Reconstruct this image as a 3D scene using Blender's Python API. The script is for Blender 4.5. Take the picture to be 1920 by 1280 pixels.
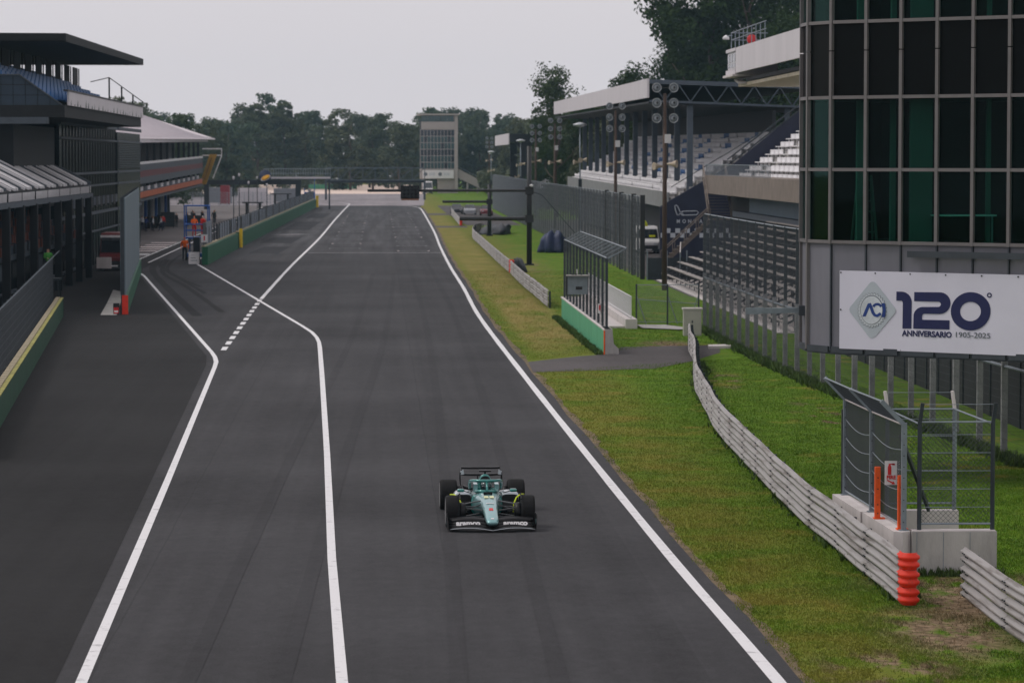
import bpy, bmesh, math, random
import numpy as np
from mathutils import Vector, Matrix

for _o in list(bpy.data.objects):
    bpy.data.objects.remove(_o, do_unlink=True)
scene = bpy.context.scene
COL = scene.collection
R = math.radians
PI = math.pi

# ---------------------------------------------------------------- camera
cam_data = bpy.data.cameras.new('camera')
cam_data.sensor_width = 36.0
cam_data.lens = 112.5
cam_data.clip_start = 0.5
cam_data.clip_end = 6000
cam_data.dof.use_dof = True
cam_data.dof.focus_distance = 74.0
cam_data.dof.aperture_fstop = 2.8
cam = bpy.data.objects.new('camera', cam_data)
COL.objects.link(cam)
cam.location = (0, 0, 8.25)
cam.rotation_euler = (R(90 - 3.272), 0, R(-2.386))
scene.camera = cam

# ---------------------------------------------------------------- sky, sun, exposure
SUN_DIR = Vector((-0.80, 0.22, 1.0)).normalized()      # towards the sun
world = bpy.data.worlds.new('World')
scene.world = world
world.use_nodes = True
wn, wl = world.node_tree.nodes, world.node_tree.links
bg = wn['Background']
sky = wn.new('ShaderNodeTexSky')
sky.sky_type = 'NISHITA'
sky.sun_disc = False
sky.sun_elevation = math.asin(SUN_DIR.z)
sky.sun_rotation = math.atan2(SUN_DIR.x, SUN_DIR.y)
sky.dust_density = 6.0
sky.air_density = 1.0
hs = wn.new('ShaderNodeHueSaturation')
hs.inputs['Saturation'].default_value = 0.25
wl.new(sky.outputs['Color'], hs.inputs['Color'])
mx = wn.new('ShaderNodeMix')
mx.data_type = 'RGBA'
mx.inputs[0].default_value = 0.88                      # the even cloud layer covers most of the sky
wl.new(hs.outputs['Color'], mx.inputs[6])
mx.inputs[7].default_value = (7.75, 7.4, 7.75, 1)
wl.new(mx.outputs[2], bg.inputs['Color'])
bg.inputs['Strength'].default_value = 0.1

sun_data = bpy.data.lights.new('sun', 'SUN')
sun_data.energy = 1.0
sun_data.angle = R(12)
sun_data.color = (1.0, 0.95, 0.88)
sun = bpy.data.objects.new('sun', sun_data)
COL.objects.link(sun)
sun.location = (-60, 30, 90)
sun.rotation_euler = SUN_DIR.to_track_quat('Z', 'Y').to_euler()

vs = scene.view_settings
vs.view_transform = 'Standard'
vs.look = 'None'
vs.exposure = 0.0
vs.gamma = 1.0
vs.use_curve_mapping = False
scene.cycles.use_denoising = True
scene.cycles.max_bounces = 6
scene.cycles.diffuse_bounces = 2
scene.cycles.glossy_bounces = 3
scene.cycles.transmission_bounces = 4
scene.cycles.transparent_max_bounces = 10
scene.cycles.volume_bounces = 0
scene.cycles.caustics_reflective = False
scene.cycles.caustics_refractive = False

# ---------------------------------------------------------------- materials
MATS = {}


def srgb(r, g, b):
    f = lambda v: (v / 255 / 12.92) if v / 255 <= 0.04045 else ((v / 255 + 0.055) / 1.055) ** 2.4
    return (f(r), f(g), f(b))


def mat(name, col, rough=0.7, var=0.18, scale=1.5, metal=0.0, bump=0.0, bscale=20.0, spec=0.5, coat=0.0,
        stretch=(1, 1, 1), col2=None, lo=0.35, hi=0.65, world_space=False):
    """plain procedural surface: noise between two tones, optional fine relief"""
    if name in MATS:
        return MATS[name]
    m = bpy.data.materials.new(name)
    m.use_nodes = True
    n, l = m.node_tree.nodes, m.node_tree.links
    b = n['Principled BSDF']
    b.inputs['Roughness'].default_value = rough
    b.inputs['Metallic'].default_value = metal
    b.inputs['Specular IOR Level'].default_value = spec
    if coat:
        b.inputs['Coat Weight'].default_value = coat
        b.inputs['Coat Roughness'].default_value = 0.08
    if world_space:
        src = n.new('ShaderNodeNewGeometry').outputs['Position']
    else:
        src = n.new('ShaderNodeTexCoord').outputs['Object']
    mp = n.new('ShaderNodeMapping')
    mp.inputs['Scale'].default_value = stretch
    l.new(src, mp.inputs['Vector'])
    nz = n.new('ShaderNodeTexNoise')
    nz.inputs['Scale'].default_value = scale
    nz.inputs['Detail'].default_value = 6
    nz.inputs['Roughness'].default_value = 0.65
    l.new(mp.outputs[0], nz.inputs['Vector'])
    mr = n.new('ShaderNodeMapRange')
    mr.inputs[1].default_value = lo
    mr.inputs[2].default_value = hi
    l.new(nz.outputs['Fac'], mr.inputs[0])
    mx = n.new('ShaderNodeMix')
    mx.data_type = 'RGBA'
    l.new(mr.outputs[0], mx.inputs[0])
    c2 = col2 if col2 else tuple(min(1, v * (1 + var)) for v in col)
    c1 = col if col2 else tuple(v * (1 - var) for v in col)
    mx.inputs[6].default_value = (*c1, 1)
    mx.inputs[7].default_value = (*c2, 1)
    l.new(mx.outputs[2], b.inputs['Base Color'])
    if bump:
        nb = n.new('ShaderNodeTexNoise')
        nb.inputs['Scale'].default_value = bscale
        nb.inputs['Detail'].default_value = 4
        l.new(mp.outputs[0], nb.inputs['Vector'])
        bp = n.new('ShaderNodeBump')
        bp.inputs['Strength'].default_value = bump
        bp.inputs['Distance'].default_value = 0.02
        l.new(nb.outputs['Fac'], bp.inputs['Height'])
        l.new(bp.outputs[0], b.inputs['Normal'])
    MATS[name] = m
    return m


def glass_mat(name, tint, ior=1.5, rough=0.02):
    if name in MATS:
        return MATS[name]
    m = bpy.data.materials.new(name)
    m.use_nodes = True
    n, l = m.node_tree.nodes, m.node_tree.links
    n.remove(n['Principled BSDF'])
    tr = n.new('ShaderNodeBsdfTransparent')
    tr.inputs['Color'].default_value = (*tint, 1)
    gl = n.new('ShaderNodeBsdfGlossy')
    gl.inputs['Roughness'].default_value = rough
    gl.inputs['Color'].default_value = (0.8, 0.9, 0.9, 1)
    fr = n.new('ShaderNodeFresnel')
    fr.inputs['IOR'].default_value = ior
    ms = n.new('ShaderNodeMixShader')
    l.new(fr.outputs[0], ms.inputs[0])
    l.new(tr.outputs[0], ms.inputs[1])
    l.new(gl.outputs[0], ms.inputs[2])
    l.new(ms.outputs[0], n['Material Output'].inputs['Surface'])
    MATS[name] = m
    return m


def leaf_mat(name, c1, c2, c3):
    """foliage: tone varies from tree to tree and from clump to clump, a little light comes through"""
    if name in MATS:
        return MATS[name]
    m = bpy.data.materials.new(name)
    m.use_nodes = True
    n, l = m.node_tree.nodes, m.node_tree.links
    b = n['Principled BSDF']
    b.inputs['Roughness'].default_value = 0.75
    b.inputs['Specular IOR Level'].default_value = 0.15
    tc = n.new('ShaderNodeTexCoord')
    oi = n.new('ShaderNodeObjectInfo')
    nz = n.new('ShaderNodeTexNoise')
    nz.inputs['Scale'].default_value = 0.45
    nz.inputs['Detail'].default_value = 5
    l.new(tc.outputs['Object'], nz.inputs['Vector'])
    mr = n.new('ShaderNodeMapRange')
    mr.inputs[1].default_value = 0.3
    mr.inputs[2].default_value = 0.7
    l.new(nz.outputs['Fac'], mr.inputs[0])
    a = n.new('ShaderNodeMix')
    a.data_type = 'RGBA'
    l.new(mr.outputs[0], a.inputs[0])
    a.inputs[6].default_value = (*c1, 1)
    a.inputs[7].default_value = (*c2, 1)
    k = n.new('ShaderNodeMix')
    k.data_type = 'RGBA'
    l.new(oi.outputs['Random'], k.inputs[0])
    l.new(a.outputs[2], k.inputs[6])
    k.inputs[7].default_value = (*c3, 1)
    k2 = n.new('ShaderNodeMath')
    k2.operation = 'MULTIPLY'
    k2.inputs[1].default_value = 0.7
    l.new(oi.outputs['Random'], k2.inputs[0])
    l.new(k2.outputs[0], k.inputs[0])
    l.new(k.outputs[2], b.inputs['Base Color'])
    tl = n.new('ShaderNodeBsdfTranslucent')
    l.new(k.outputs[2], tl.inputs['Color'])
    ms = n.new('ShaderNodeMixShader')
    ms.inputs[0].default_value = 0.25
    l.new(b.outputs[0], ms.inputs[1])
    l.new(tl.outputs[0], ms.inputs[2])
    l.new(ms.outputs[0], n['Material Output'].inputs['Surface'])
    MATS[name] = m
    return m


# ---------------------------------------------------------------- mesh helpers
class MB:
    """collects shapes, builds ONE mesh object"""

    def __init__(s):
        s.v, s.f = [], []

    def add(s, vs, fs):
        o = len(s.v)
        s.v += [tuple(p) for p in vs]
        s.f += [tuple(i + o for i in f) for f in fs]
        return s

    def box(s, x0, x1, y0, y1, z0, z1):
        return s.add([(x0, y0, z0), (x1, y0, z0), (x1, y1, z0), (x0, y1, z0),
                      (x0, y0, z1), (x1, y0, z1), (x1, y1, z1), (x0, y1, z1)],
                     [(0, 3, 2, 1), (4, 5, 6, 7), (0, 1, 5, 4), (1, 2, 6, 5), (2, 3, 7, 6), (3, 0, 4, 7)])

    def bar(s, p, q, w, h=None, up=(0, 0, 1)):
        """rectangular bar from p to q: w across, h along up"""
        h = w if h is None else h
        p, q = Vector(p), Vector(q)
        d = (q - p).normalized()
        u = Vector(up)
        if abs(d.dot(u)) > 0.99:
            u = Vector((0, 1, 0))
        a = d.cross(u).normalized() * (w / 2)
        b = a.cross(d).normalized() * (h / 2)
        c = []
        for e in (p, q):
            c += [e - a - b, e + a - b, e + a + b, e - a + b]
        return s.add(c, [(0, 1, 2, 3), (7, 6, 5, 4), (0, 4, 5, 1), (1, 5, 6, 2), (2, 6, 7, 3), (3, 7, 4, 0)])

    def tube(s, p, q, r, n=6, r2=None):
        p, q = Vector(p), Vector(q)
        r2 = r if r2 is None else r2
        d = (q - p).normalized()
        u = Vector((0, 0, 1)) if abs(d.z) < 0.95 else Vector((0, 1, 0))
        a = d.cross(u).normalized()
        b = a.cross(d).normalized()
        vs = []
        for e, rr in ((p, r), (q, r2)):
            for i in range(n):
                t = 2 * PI * i / n
                vs.append(e + a * math.cos(t) * rr + b * math.sin(t) * rr)
        fs = [(i, (i + 1) % n, n + (i + 1) % n, n + i) for i in range(n)]
        fs += [tuple(range(n))[::-1], tuple(range(n, 2 * n))]
        return s.add(vs, fs)

    def path(s, pts, r, n=6):
        """round tube along a polyline, rings shared at the bends"""
        pts = [Vector(p) for p in pts]
        rr = r if isinstance(r, (list, tuple)) else [r] * len(pts)
        rings = []
        pa = None
        for i, p in enumerate(pts):
            d = (pts[min(i + 1, len(pts) - 1)] - pts[max(i - 1, 0)]).normalized()
            if pa is None:
                u = Vector((0, 0, 1)) if abs(d.z) < 0.95 else Vector((0, 1, 0))
                a = d.cross(u).normalized()
            else:
                a = (pa - d * pa.dot(d)).normalized()
            pa = a
            b = a.cross(d).normalized()
            rings.append([p + a * math.cos(2 * PI * k / n) * rr[i] + b * math.sin(2 * PI * k / n) * rr[i] for k in range(n)])
        return s.loft(rings)

    def loft(s, rings, closed=True, caps=True):
        n = len(rings[0])
        vs = [p for r_ in rings for p in r_]
        fs = []
        for i in range(len(rings) - 1):
            for k in range(n if closed else n - 1):
                a, b = i * n + k, i * n + (k + 1) % n
                fs.append((a, b, b + n, a + n))
        if caps and closed:
            fs.append(tuple(range(n))[::-1])
            m = (len(rings) - 1) * n
            fs.append(tuple(range(m, m + n)))
        return s.add(vs, fs)

    def prism(s, poly, depth_vec):
        """planar polygon (3D points) pushed along depth_vec"""
        d = Vector(depth_vec)
        n = len(poly)
        a = [Vector(p) for p in poly]
        return s.add(a + [p + d for p in a],
                     [tuple(range(n))[::-1], tuple(range(n, 2 * n))] + [(i, (i + 1) % n, n + (i + 1) % n, n + i) for i in range(n)])

    def lathe(s, prof, c=(0, 0, 0), axis='z', n=16):
        """profile [(radius, height)] turned about an axis"""
        rings = []
        for r_, h in prof:
            ring = []
            for k in range(n):
                t = 2 * PI * k / n
                a, b = r_ * math.cos(t), r_ * math.sin(t)
                p = {'z': (a, b, h), 'x': (h, a, b), 'y': (b, h, a)}[axis]
                ring.append(Vector(p) + Vector(c))
            rings.append(ring)
        return s.loft(rings)

    def quad(s, a, b, c, d):
        return s.add([a, b, c, d], [(0, 1, 2, 3)])

    def mesh(s, name, m=None, smooth=False):
        me = bpy.data.meshes.new(name)
        me.from_pydata(s.v, [], s.f)
        me.update()
        if m:
            me.materials.append(m)
        if smooth:
            me.shade_smooth()
        return me

    def build(s, name, m, parent=None, smooth=False, fix=True):
        me = s.mesh(name, m, smooth)
        if fix:
            bm = bmesh.new()
            bm.from_mesh(me)
            bmesh.ops.recalc_face_normals(bm, faces=bm.faces)
            bm.to_mesh(me)
            bm.free()
        o = bpy.data.objects.new(name, me)
        COL.objects.link(o)
        if parent is not None:
            o.parent = parent
        return o


def tag(o, label=None, cat=None, group=None, kind=None):
    if label:
        o['label'] = label
    if cat:
        o['category'] = cat
    if group:
        o['group'] = group
    if kind:
        o['kind'] = kind
    return o


def thing(name, label, cat, loc=(0, 0, 0), rz=0.0, group=None):
    o = bpy.data.objects.new(name, None)
    o.empty_display_size = 0.3
    COL.objects.link(o)
    o.location = loc
    o.rotation_euler = (0, 0, rz)
    return tag(o, label, cat, group)


def kids(o):
    return [c for c in bpy.data.objects if c.parent == o]


def dup(root, loc, rz=None, label=None, group=None, scale=None, tree=None):
    """copy of a thing with copies of its parts and sub-parts (mesh data shared)"""
    tree = tree or {}
    r = root.copy()
    COL.objects.link(r)
    r.location = loc
    if rz is not None:
        r.rotation_euler = (0, 0, rz)
    if scale:
        r.scale = scale
    if label:
        r['label'] = label
    if group:
        r['group'] = group
    for ch in tree.get(root, None) or kids(root):
        c = ch.copy()
        COL.objects.link(c)
        c.parent = r
        for g in kids(ch):
            d = g.copy()
            COL.objects.link(d)
            d.parent = c
    return r


def inst(me, name, parent, loc=(0, 0, 0), rz=0.0, scale=None):
    """one more part that shares mesh data"""
    o = bpy.data.objects.new(name, me)
    COL.objects.link(o)
    o.parent = parent
    o.location = loc
    if rz:
        o.rotation_euler = (0, 0, rz)
    if scale:
        o.scale = scale
    return o


def np_mesh(name, V, F, m, parent=None, kind=None):
    """large mesh from arrays; F is (n,3) or (n,4)"""
    me = bpy.data.meshes.new(name)
    V = np.ascontiguousarray(V, dtype=np.float32)
    F = np.ascontiguousarray(F, dtype=np.int32)
    k = F.shape[1]
    me.vertices.add(len(V))
    me.vertices.foreach_set('co', V.ravel())
    me.loops.add(F.size)
    me.loops.foreach_set('vertex_index', F.ravel())
    me.polygons.add(len(F))
    me.polygons.foreach_set('loop_start', np.arange(0, F.size, k, dtype=np.int32))
    me.update(calc_edges=True)
    me.validate()
    me.materials.append(m)
    o = bpy.data.objects.new(name, me)
    COL.objects.link(o)
    if parent is not None:
        o.parent = parent
    if kind:
        o['kind'] = kind
    return o


def wires(name, P, Q, r, m, parent=None, kind='stuff'):
    """many thin three-sided wires P[i]->Q[i] in one mesh"""
    P, Q = np.asarray(P, float), np.asarray(Q, float)
    d = Q - P
    d /= np.linalg.norm(d, axis=1, keepdims=True) + 1e-9
    up = np.where(np.abs(d[:, 2:3]) < 0.9, np.array([[0, 0, 1.0]]), np.array([[0, 1.0, 0]]))
    a = np.cross(d, up)
    a /= np.linalg.norm(a, axis=1, keepdims=True)
    b = np.cross(a, d)
    n = len(P)
    V = np.zeros((n, 6, 3))
    for k in range(3):
        t = 2 * PI * k / 3
        off = (a * math.cos(t) + b * math.sin(t)) * r
        V[:, k] = P + off
        V[:, 3 + k] = Q + off
    base = (np.arange(n) * 6)[:, None]
    F = np.concatenate([base + np.array([[0, 1, 4, 3]]), base + np.array([[1, 2, 5, 4]]), base + np.array([[2, 0, 3, 5]])])
    return np_mesh(name, V.reshape(-1, 3), F, m, parent, kind)


def mesh_wires(p0, p1, z0, z1, sv, sh):
    """upright mesh between two plan points: lists of wire ends, spacing sv along, sh in height"""
    p0, p1 = np.array(p0, float), np.array(p1, float)
    L = np.linalg.norm(p1 - p0)
    P, Q = [], []
    if sv:
        for t in np.linspace(0, 1, max(2, int(L / sv) + 1)):
            c = p0 + (p1 - p0) * t
            P.append((*c, z0))
            Q.append((*c, z1))
    if sh:
        for z in np.arange(z0, z1 + 1e-6, sh):
            P.append((*p0, z))
            Q.append((*p1, z))
    return P, Q


def diamond_wires(p0, p1, z0, z1, s):
    """chain-link: two families of slanting wires clipped to the panel"""
    p0, p1 = Vector((*p0, 0)), Vector((*p1, 0))
    L = (p1 - p0).length
    H = z1 - z0
    P, Q = [], []
    for sgn in (1, -1):
        u = -H
        while u < L:
            a, b = u, u + H
            za, zb = 0, H
            if a < 0:
                za = -a
                a = 0
            if b > L:
                zb = H - (b - L)
                b = L
            if b > a:
                A = p0.lerp(p1, (a if sgn > 0 else L - a) / L)
                B = p0.lerp(p1, (b if sgn > 0 else L - b) / L)
                P.append((A.x, A.y, z0 + za))
                Q.append((B.x, B.y, z0 + zb))
            u += s
    return P, Q


def text_part(body, size, m, parent, name, loc, rot, sx=1.0, bold=0.0, depth=0.004):
    """flat lettering as a mesh: x along the writing, y up, before rot"""
    cu = bpy.data.curves.new(name, 'FONT')
    cu.body = body
    cu.size = size
    cu.extrude = depth
    cu.offset = bold
    cu.resolution_u = 3
    tmp = bpy.data.objects.new('lettering_source', cu)
    COL.objects.link(tmp)
    dg = bpy.context.evaluated_depsgraph_get()
    me = bpy.data.meshes.new_from_object(tmp.evaluated_get(dg))
    bpy.data.objects.remove(tmp, do_unlink=True)
    me.materials.clear()
    me.materials.append(m)
    o = bpy.data.objects.new(name, me)
    COL.objects.link(o)
    if parent is not None:
        o.parent = parent
    o.location = loc
    o.rotation_euler = rot
    o.scale = (sx, 1, 1)
    return o


rng = random.Random(11)
nrng = np.random.default_rng(5)

# ---------------------------------------------------------------- ground materials
def asphalt_mat(name, col, streak=0.12, seams=(), dust=False):
    m = bpy.data.materials.new(name)
    m.use_nodes = True
    n, l = m.node_tree.nodes, m.node_tree.links
    b = n['Principled BSDF']
    b.inputs['Roughness'].default_value = 0.82
    b.inputs['Specular IOR Level'].default_value = 0.10
    pos = n.new('ShaderNodeNewGeometry').outputs['Position']

    def noise(scale, stretch, detail=5):
        mp = n.new('ShaderNodeMapping')
        mp.inputs['Scale'].default_value = stretch
        l.new(pos, mp.inputs['Vector'])
        z = n.new('ShaderNodeTexNoise')
        z.inputs['Scale'].default_value = scale
        z.inputs['Detail'].default_value = detail
        z.inputs['Roughness'].default_value = 0.6
        l.new(mp.outputs[0], z.inputs['Vector'])
        return z.outputs['Fac']

    def math_(op, a, c=None):
        q = n.new('ShaderNodeMath')
        q.operation = op
        for i, v in enumerate((a, c)):
            if v is None:
                continue
            if isinstance(v, (int, float)):
                q.inputs[i].default_value = v
            else:
                l.new(v, q.inputs[i])
        return q.outputs[0]
    big = math_('MULTIPLY', math_('SUBTRACT', noise(0.16, (1, 0.35, 1)), 0.5), 1.0)
    strk = math_('MULTIPLY', math_('SUBTRACT', noise(1.0, (1.6, 0.012, 1), 4), 0.5), streak * 8)
    cross = math_('MULTIPLY', math_('SUBTRACT', noise(1.0, (0.04, 0.11, 1), 3), 0.5), 0.8)
    mott = math_('MULTIPLY', math_('SUBTRACT', noise(3.5, (1, 0.6, 1), 5), 0.5), 0.55)
    big = math_('ADD', big, mott)
    fine = math_('MULTIPLY', math_('SUBTRACT', noise(34.0, (1, 1, 1), 3), 0.5), 1.05)
    k = math_('ADD', math_('ADD', big, strk), math_('ADD', cross, math_('ADD', fine, 1.0)))
    sx = n.new('ShaderNodeSeparateXYZ')
    l.new(pos, sx.inputs[0])
    wob = math_('MULTIPLY', math_('SUBTRACT', noise(0.25, (1, 1, 1)), 0.5), 0.12)
    xx = math_('ADD', sx.outputs[0], wob)
    if dust:                                            # pale dust and old rubber between the grid boxes
        def ramp(v, a, c):
            q = n.new('ShaderNodeMapRange')
            l.new(v, q.inputs[0])
            q.inputs[1].default_value = a
            q.inputs[2].default_value = c
            return q.outputs[0]
        zone = math_('MULTIPLY', ramp(sx.outputs[1], 262, 310), ramp(sx.outputs[1], 560, 500))
        k = math_('ADD', k, math_('MULTIPLY', math_('MULTIPLY', zone, ramp(noise(1.0, (0.9, 0.02, 1), 5), 0.42, 0.72)), 0.95))
        pale = ramp(noise(1.0, (0.55, 0.03, 1), 4), 0.55, 0.75)
        k = math_('ADD', k, math_('MULTIPLY', pale, 0.22))
    fl = n.new('ShaderNodeMath')                        # paving lanes of slightly different age
    fl.operation = 'FLOOR'
    l.new(math_('DIVIDE', math_('ADD', sx.outputs[0], 2.55), 3.9), fl.inputs[0])
    wnz = n.new('ShaderNodeTexWhiteNoise')
    wnz.noise_dimensions = '1D'
    l.new(fl.outputs[0], wnz.inputs['W'])
    k = math_('ADD', k, math_('MULTIPLY', math_('SUBTRACT', wnz.outputs['Value'], 0.5), 0.16))
    for s in seams:                                     # paving joints along the straight
        d = math_('ABSOLUTE', math_('SUBTRACT', xx, s))
        line = math_('LESS_THAN', d, 0.018)
        k = math_('MULTIPLY', k, math_('SUBTRACT', 1.0, math_('MULTIPLY', line, 0.2)))
    vm = n.new('ShaderNodeVectorMath')
    vm.operation = 'SCALE'
    vm.inputs[0].default_value = col
    l.new(k, vm.inputs['Scale'])
    l.new(vm.outputs[0], b.inputs['Base Color'])
    bp = n.new('ShaderNodeBump')
    bp.inputs['Strength'].default_value = 0.35
    bp.inputs['Distance'].default_value = 0.01
    l.new(noise(60, (1, 1, 1), 3), bp.inputs['Height'])
    l.new(bp.outputs[0], b.inputs['Normal'])
    return m


def grass_mat(name, blade=False):
    """lawn: lush and dry patches, bare earth in a few places (all by place, in world metres)"""
    m = bpy.data.materials.new(name)
    m.use_nodes = True
    n, l = m.node_tree.nodes, m.node_tree.links
    b = n['Principled BSDF']
    b.inputs['Roughness'].default_value = 0.9
    b.inputs['Specular IOR Level'].default_value = 0.05
    pos = n.new('ShaderNodeNewGeometry').outputs['Position']

    def noise(scale, stretch=(1, 1, 1), detail=5, off=(0, 0, 0)):
        mp = n.new('ShaderNodeMapping')
        mp.inputs['Scale'].default_value = stretch
        mp.inputs['Location'].default_value = off
        l.new(pos, mp.inputs['Vector'])
        z = n.new('ShaderNodeTexNoise')
        z.inputs['Scale'].default_value = scale
        z.inputs['Detail'].default_value = detail
        z.inputs['Roughness'].default_value = 0.65
        l.new(mp.outputs[0], z.inputs['Vector'])
        return z.outputs['Fac']

    def rng_(v, a, c, d0=0.0, d1=1.0):
        q = n.new('ShaderNodeMapRange')
        q.interpolation_type = 'SMOOTHSTEP'
        l.new(v, q.inputs[0])
        for i, w in ((1, a), (2, c), (3, d0), (4, d1)):
            q.inputs[i].default_value = w
        return q.outputs[0]

    def mul(a, c):
        q = n.new('ShaderNodeMath')
        q.operation = 'MULTIPLY'
        l.new(a, q.inputs[0])
        if isinstance(c, (int, float)):
            q.inputs[1].default_value = c
        else:
            l.new(c, q.inputs[1])
        return q.outputs[0]

    def mix(f, a, c):
        q = n.new('ShaderNodeMix')
        q.data_type = 'RGBA'
        l.new(f, q.inputs[0])
        for i, w in ((6, a), (7, c)):
            if isinstance(w, tuple):
                q.inputs[i].default_value = (*w, 1)
            else:
                l.new(w, q.inputs[i])
        return q.outputs[2]
    sp = n.new('ShaderNodeSeparateXYZ')
    l.new(pos, sp.inputs[0])
    X, Y = sp.outputs[0], sp.outputs[1]
    lush = mix(rng_(noise(0.9), 0.36, 0.64), (0.036, 0.104, 0.005), (0.096, 0.212, 0.012))
    lush = mix(rng_(noise(9.0, detail=3), 0.35, 0.68), lush, (0.140, 0.205, 0.026))
    lush = mix(rng_(noise(0.35, off=(40, 3, 0)), 0.54, 0.70, 0, 0.75), lush, (0.280, 0.225, 0.050))
    # mown strip beside the track has dried out between the crossings
    band = mul(rng_(X, 6.2, 7.0), rng_(X, 8.6, 9.9, 1, 0))
    along = mul(rng_(Y, 127, 150), rng_(Y, 380, 560, 1, 0.35))
    dry = mul(mul(band, along), rng_(noise(0.5, (1, 0.3, 1)), 0.30, 0.60))
    lush = mix(mul(dry, 0.85), lush, (0.360, 0.265, 0.110))
    near = mul(rng_(Y, 118, 128, 1, 0.6), rng_(X, 7.6, 10.2, 1, 0))
    lush = mix(mul(near, rng_(noise(0.4, off=(7, 0, 0)), 0.32, 0.62, 0.15, 0.75)), lush, (0.215, 0.190, 0.040))
    far = mul(rng_(Y, 150, 240), rng_(X, 10.5, 14.5, 1, 0))
    lush = mix(mul(far, rng_(noise(0.3, off=(3, 9, 0)), 0.3, 0.6, 0.25, 0.8)), lush, (0.190, 0.175, 0.045))
    # trodden earth by the barrier gap and at the edges of the paving
    def spot(cx, cy, rx, ry, lo, hi):
        c = n.new('ShaderNodeVectorMath')
        c.operation = 'SUBTRACT'
        l.new(pos, c.inputs[0])
        c.inputs[1].default_value = (cx, cy, 0)
        d = n.new('ShaderNodeVectorMath')
        d.operation = 'DIVIDE'
        l.new(c.outputs[0], d.inputs[0])
        d.inputs[1].default_value = (rx, ry, 1)
        e = n.new('ShaderNodeVectorMath')
        e.operation = 'LENGTH'
        l.new(d.outputs[0], e.inputs[0])
        return mul(rng_(e.outputs['Value'], 0.25, 1.0, 1, 0), rng_(noise(1.6, (1, 0.4, 1)), lo, hi))
    earth = mix(rng_(noise(5.0), 0.35, 0.65), (0.105, 0.075, 0.045), (0.300, 0.215, 0.140))
    col = lush
    for s in ((9.9, 55.0, 1.6, 4.5, 0.36, 0.52), (10.8, 58.5, 1.3, 3.5, 0.34, 0.5), (8.3, 51.0, 1.7, 3.0, 0.46, 0.6),
              (12.9, 141.0, 1.9, 5.0, 0.36, 0.5), (12.8, 120.0, 1.2, 9.0, 0.5, 0.62), (11.7, 247.0, 1.8, 30.0, 0.5, 0.62),
              (14.5, 100.0, 1.5, 12.0, 0.52, 0.64), (11.5, 61.2, 3.0, 2.6, 0.40, 0.56)):
        col = mix(spot(*s), col, earth)
    l.new(col, b.inputs['Base Color'])
    if blade:
        tl = n.new('ShaderNodeBsdfTranslucent')
        l.new(col, tl.inputs['Color'])
        ms = n.new('ShaderNodeMixShader')
        ms.inputs[0].default_value = 0.3
        l.new(b.outputs[0], ms.inputs[1])
        l.new(tl.outputs[0], ms.inputs[2])
        l.new(ms.outputs[0], n['Material Output'].inputs['Surface'])
    else:
        bp = n.new('ShaderNodeBump')
        bp.inputs['Strength'].default_value = 0.8
        bp.inputs['Distance'].default_value = 0.05
        l.new(noise(14, detail=4), bp.inputs['Height'])
        l.new(bp.outputs[0], b.inputs['Normal'])
    return m


M_ASPH = asphalt_mat('track_asphalt', srgb(63, 62.5, 64.5), 0.06, dust=True, seams=(-4.6, 1.35))
M_APRON = asphalt_mat('pit_asphalt', srgb(40, 39.5, 40), 0.06, seams=(-9.2,))  # older dark tarmac; lens falloff at the frame edge is put into its colour
M_CONC_APRON = asphalt_mat('pit_concrete', srgb(106, 101, 100), 0.03)
M_RUNOFF = asphalt_mat('run_off_asphalt', srgb(140, 134, 137), 0.03)
M_PATCH = asphalt_mat('patch_asphalt', srgb(48, 48, 51), 0.03)
M_PATH = asphalt_mat('path_asphalt', srgb(84, 80, 80), 0.03)
M_LINE = mat('line_paint', (0.42, 0.41, 0.42), 0.6, scale=3.0, world_space=True, col2=(0.74, 0.73, 0.74), lo=0.30, hi=0.44)
M_WORN = mat('worn_paint', srgb(122, 120, 122), 0.7, var=0.25, scale=2, world_space=True)
M_STRIPE = mat('pinkish_paint', srgb(205, 190, 188), 0.7, var=0.2, scale=2, world_space=True)
M_GRAVEL = mat('gravel', srgb(222, 200, 186), 0.9, var=0.1, scale=0.4, world_space=True)
M_GRASS = grass_mat('lawn')
M_BLADE = grass_mat('grass_blades', True)
M_CONC = mat('concrete', srgb(166, 163, 160), 0.85, var=0.24, scale=1.2, bump=0.3, bscale=30, stretch=(1, 1, 0.35))
M_CONC_W = mat('pale_concrete', srgb(205, 198, 196), 0.85, var=0.10, scale=1.6, bump=0.2, bscale=30, stretch=(1, 1, 0.3))
M_CONC_B = mat('brown_concrete', srgb(126, 115, 107), 0.85, var=0.15, scale=1.0)
M_STEEL = mat('galvanised_steel', srgb(128, 138, 146), 0.45, var=0.15, scale=4, metal=0.35)
M_STEEL_D = mat('dark_steel', srgb(46, 54, 60), 0.5, var=0.2, scale=4, metal=0.2)
M_WIRE = mat('fence_wire', srgb(138, 144, 150), 0.55, var=0.1, metal=0.2)
M_WIRE_D = mat('dark_fence_wire', srgb(58, 64, 70), 0.6, var=0.1)
M_BLACK = mat('black_paint', (0.012, 0.013, 0.014), 0.5, var=0.2)
M_BLACKM = mat('matt_black', (0.010, 0.011, 0.012), 0.85, var=0.2)
M_WHITE = mat('white_paint', (0.72, 0.71, 0.72), 0.55, var=0.06, scale=2)
M_FASCIA = mat('roof_fascia', srgb(205, 200, 204), 0.6, var=0.05, scale=0.6, stretch=(1, 1, 0.15))
M_GREEN = mat('green_wall_paint', srgb(18, 92, 62), 0.6, var=0.16, scale=0.9, stretch=(1, 1, 0.4))
M_GREEN_L = mat('pale_green_wall_paint', srgb(86, 162, 124), 0.6, var=0.10, scale=0.9, stretch=(1, 1, 0.4))
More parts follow.
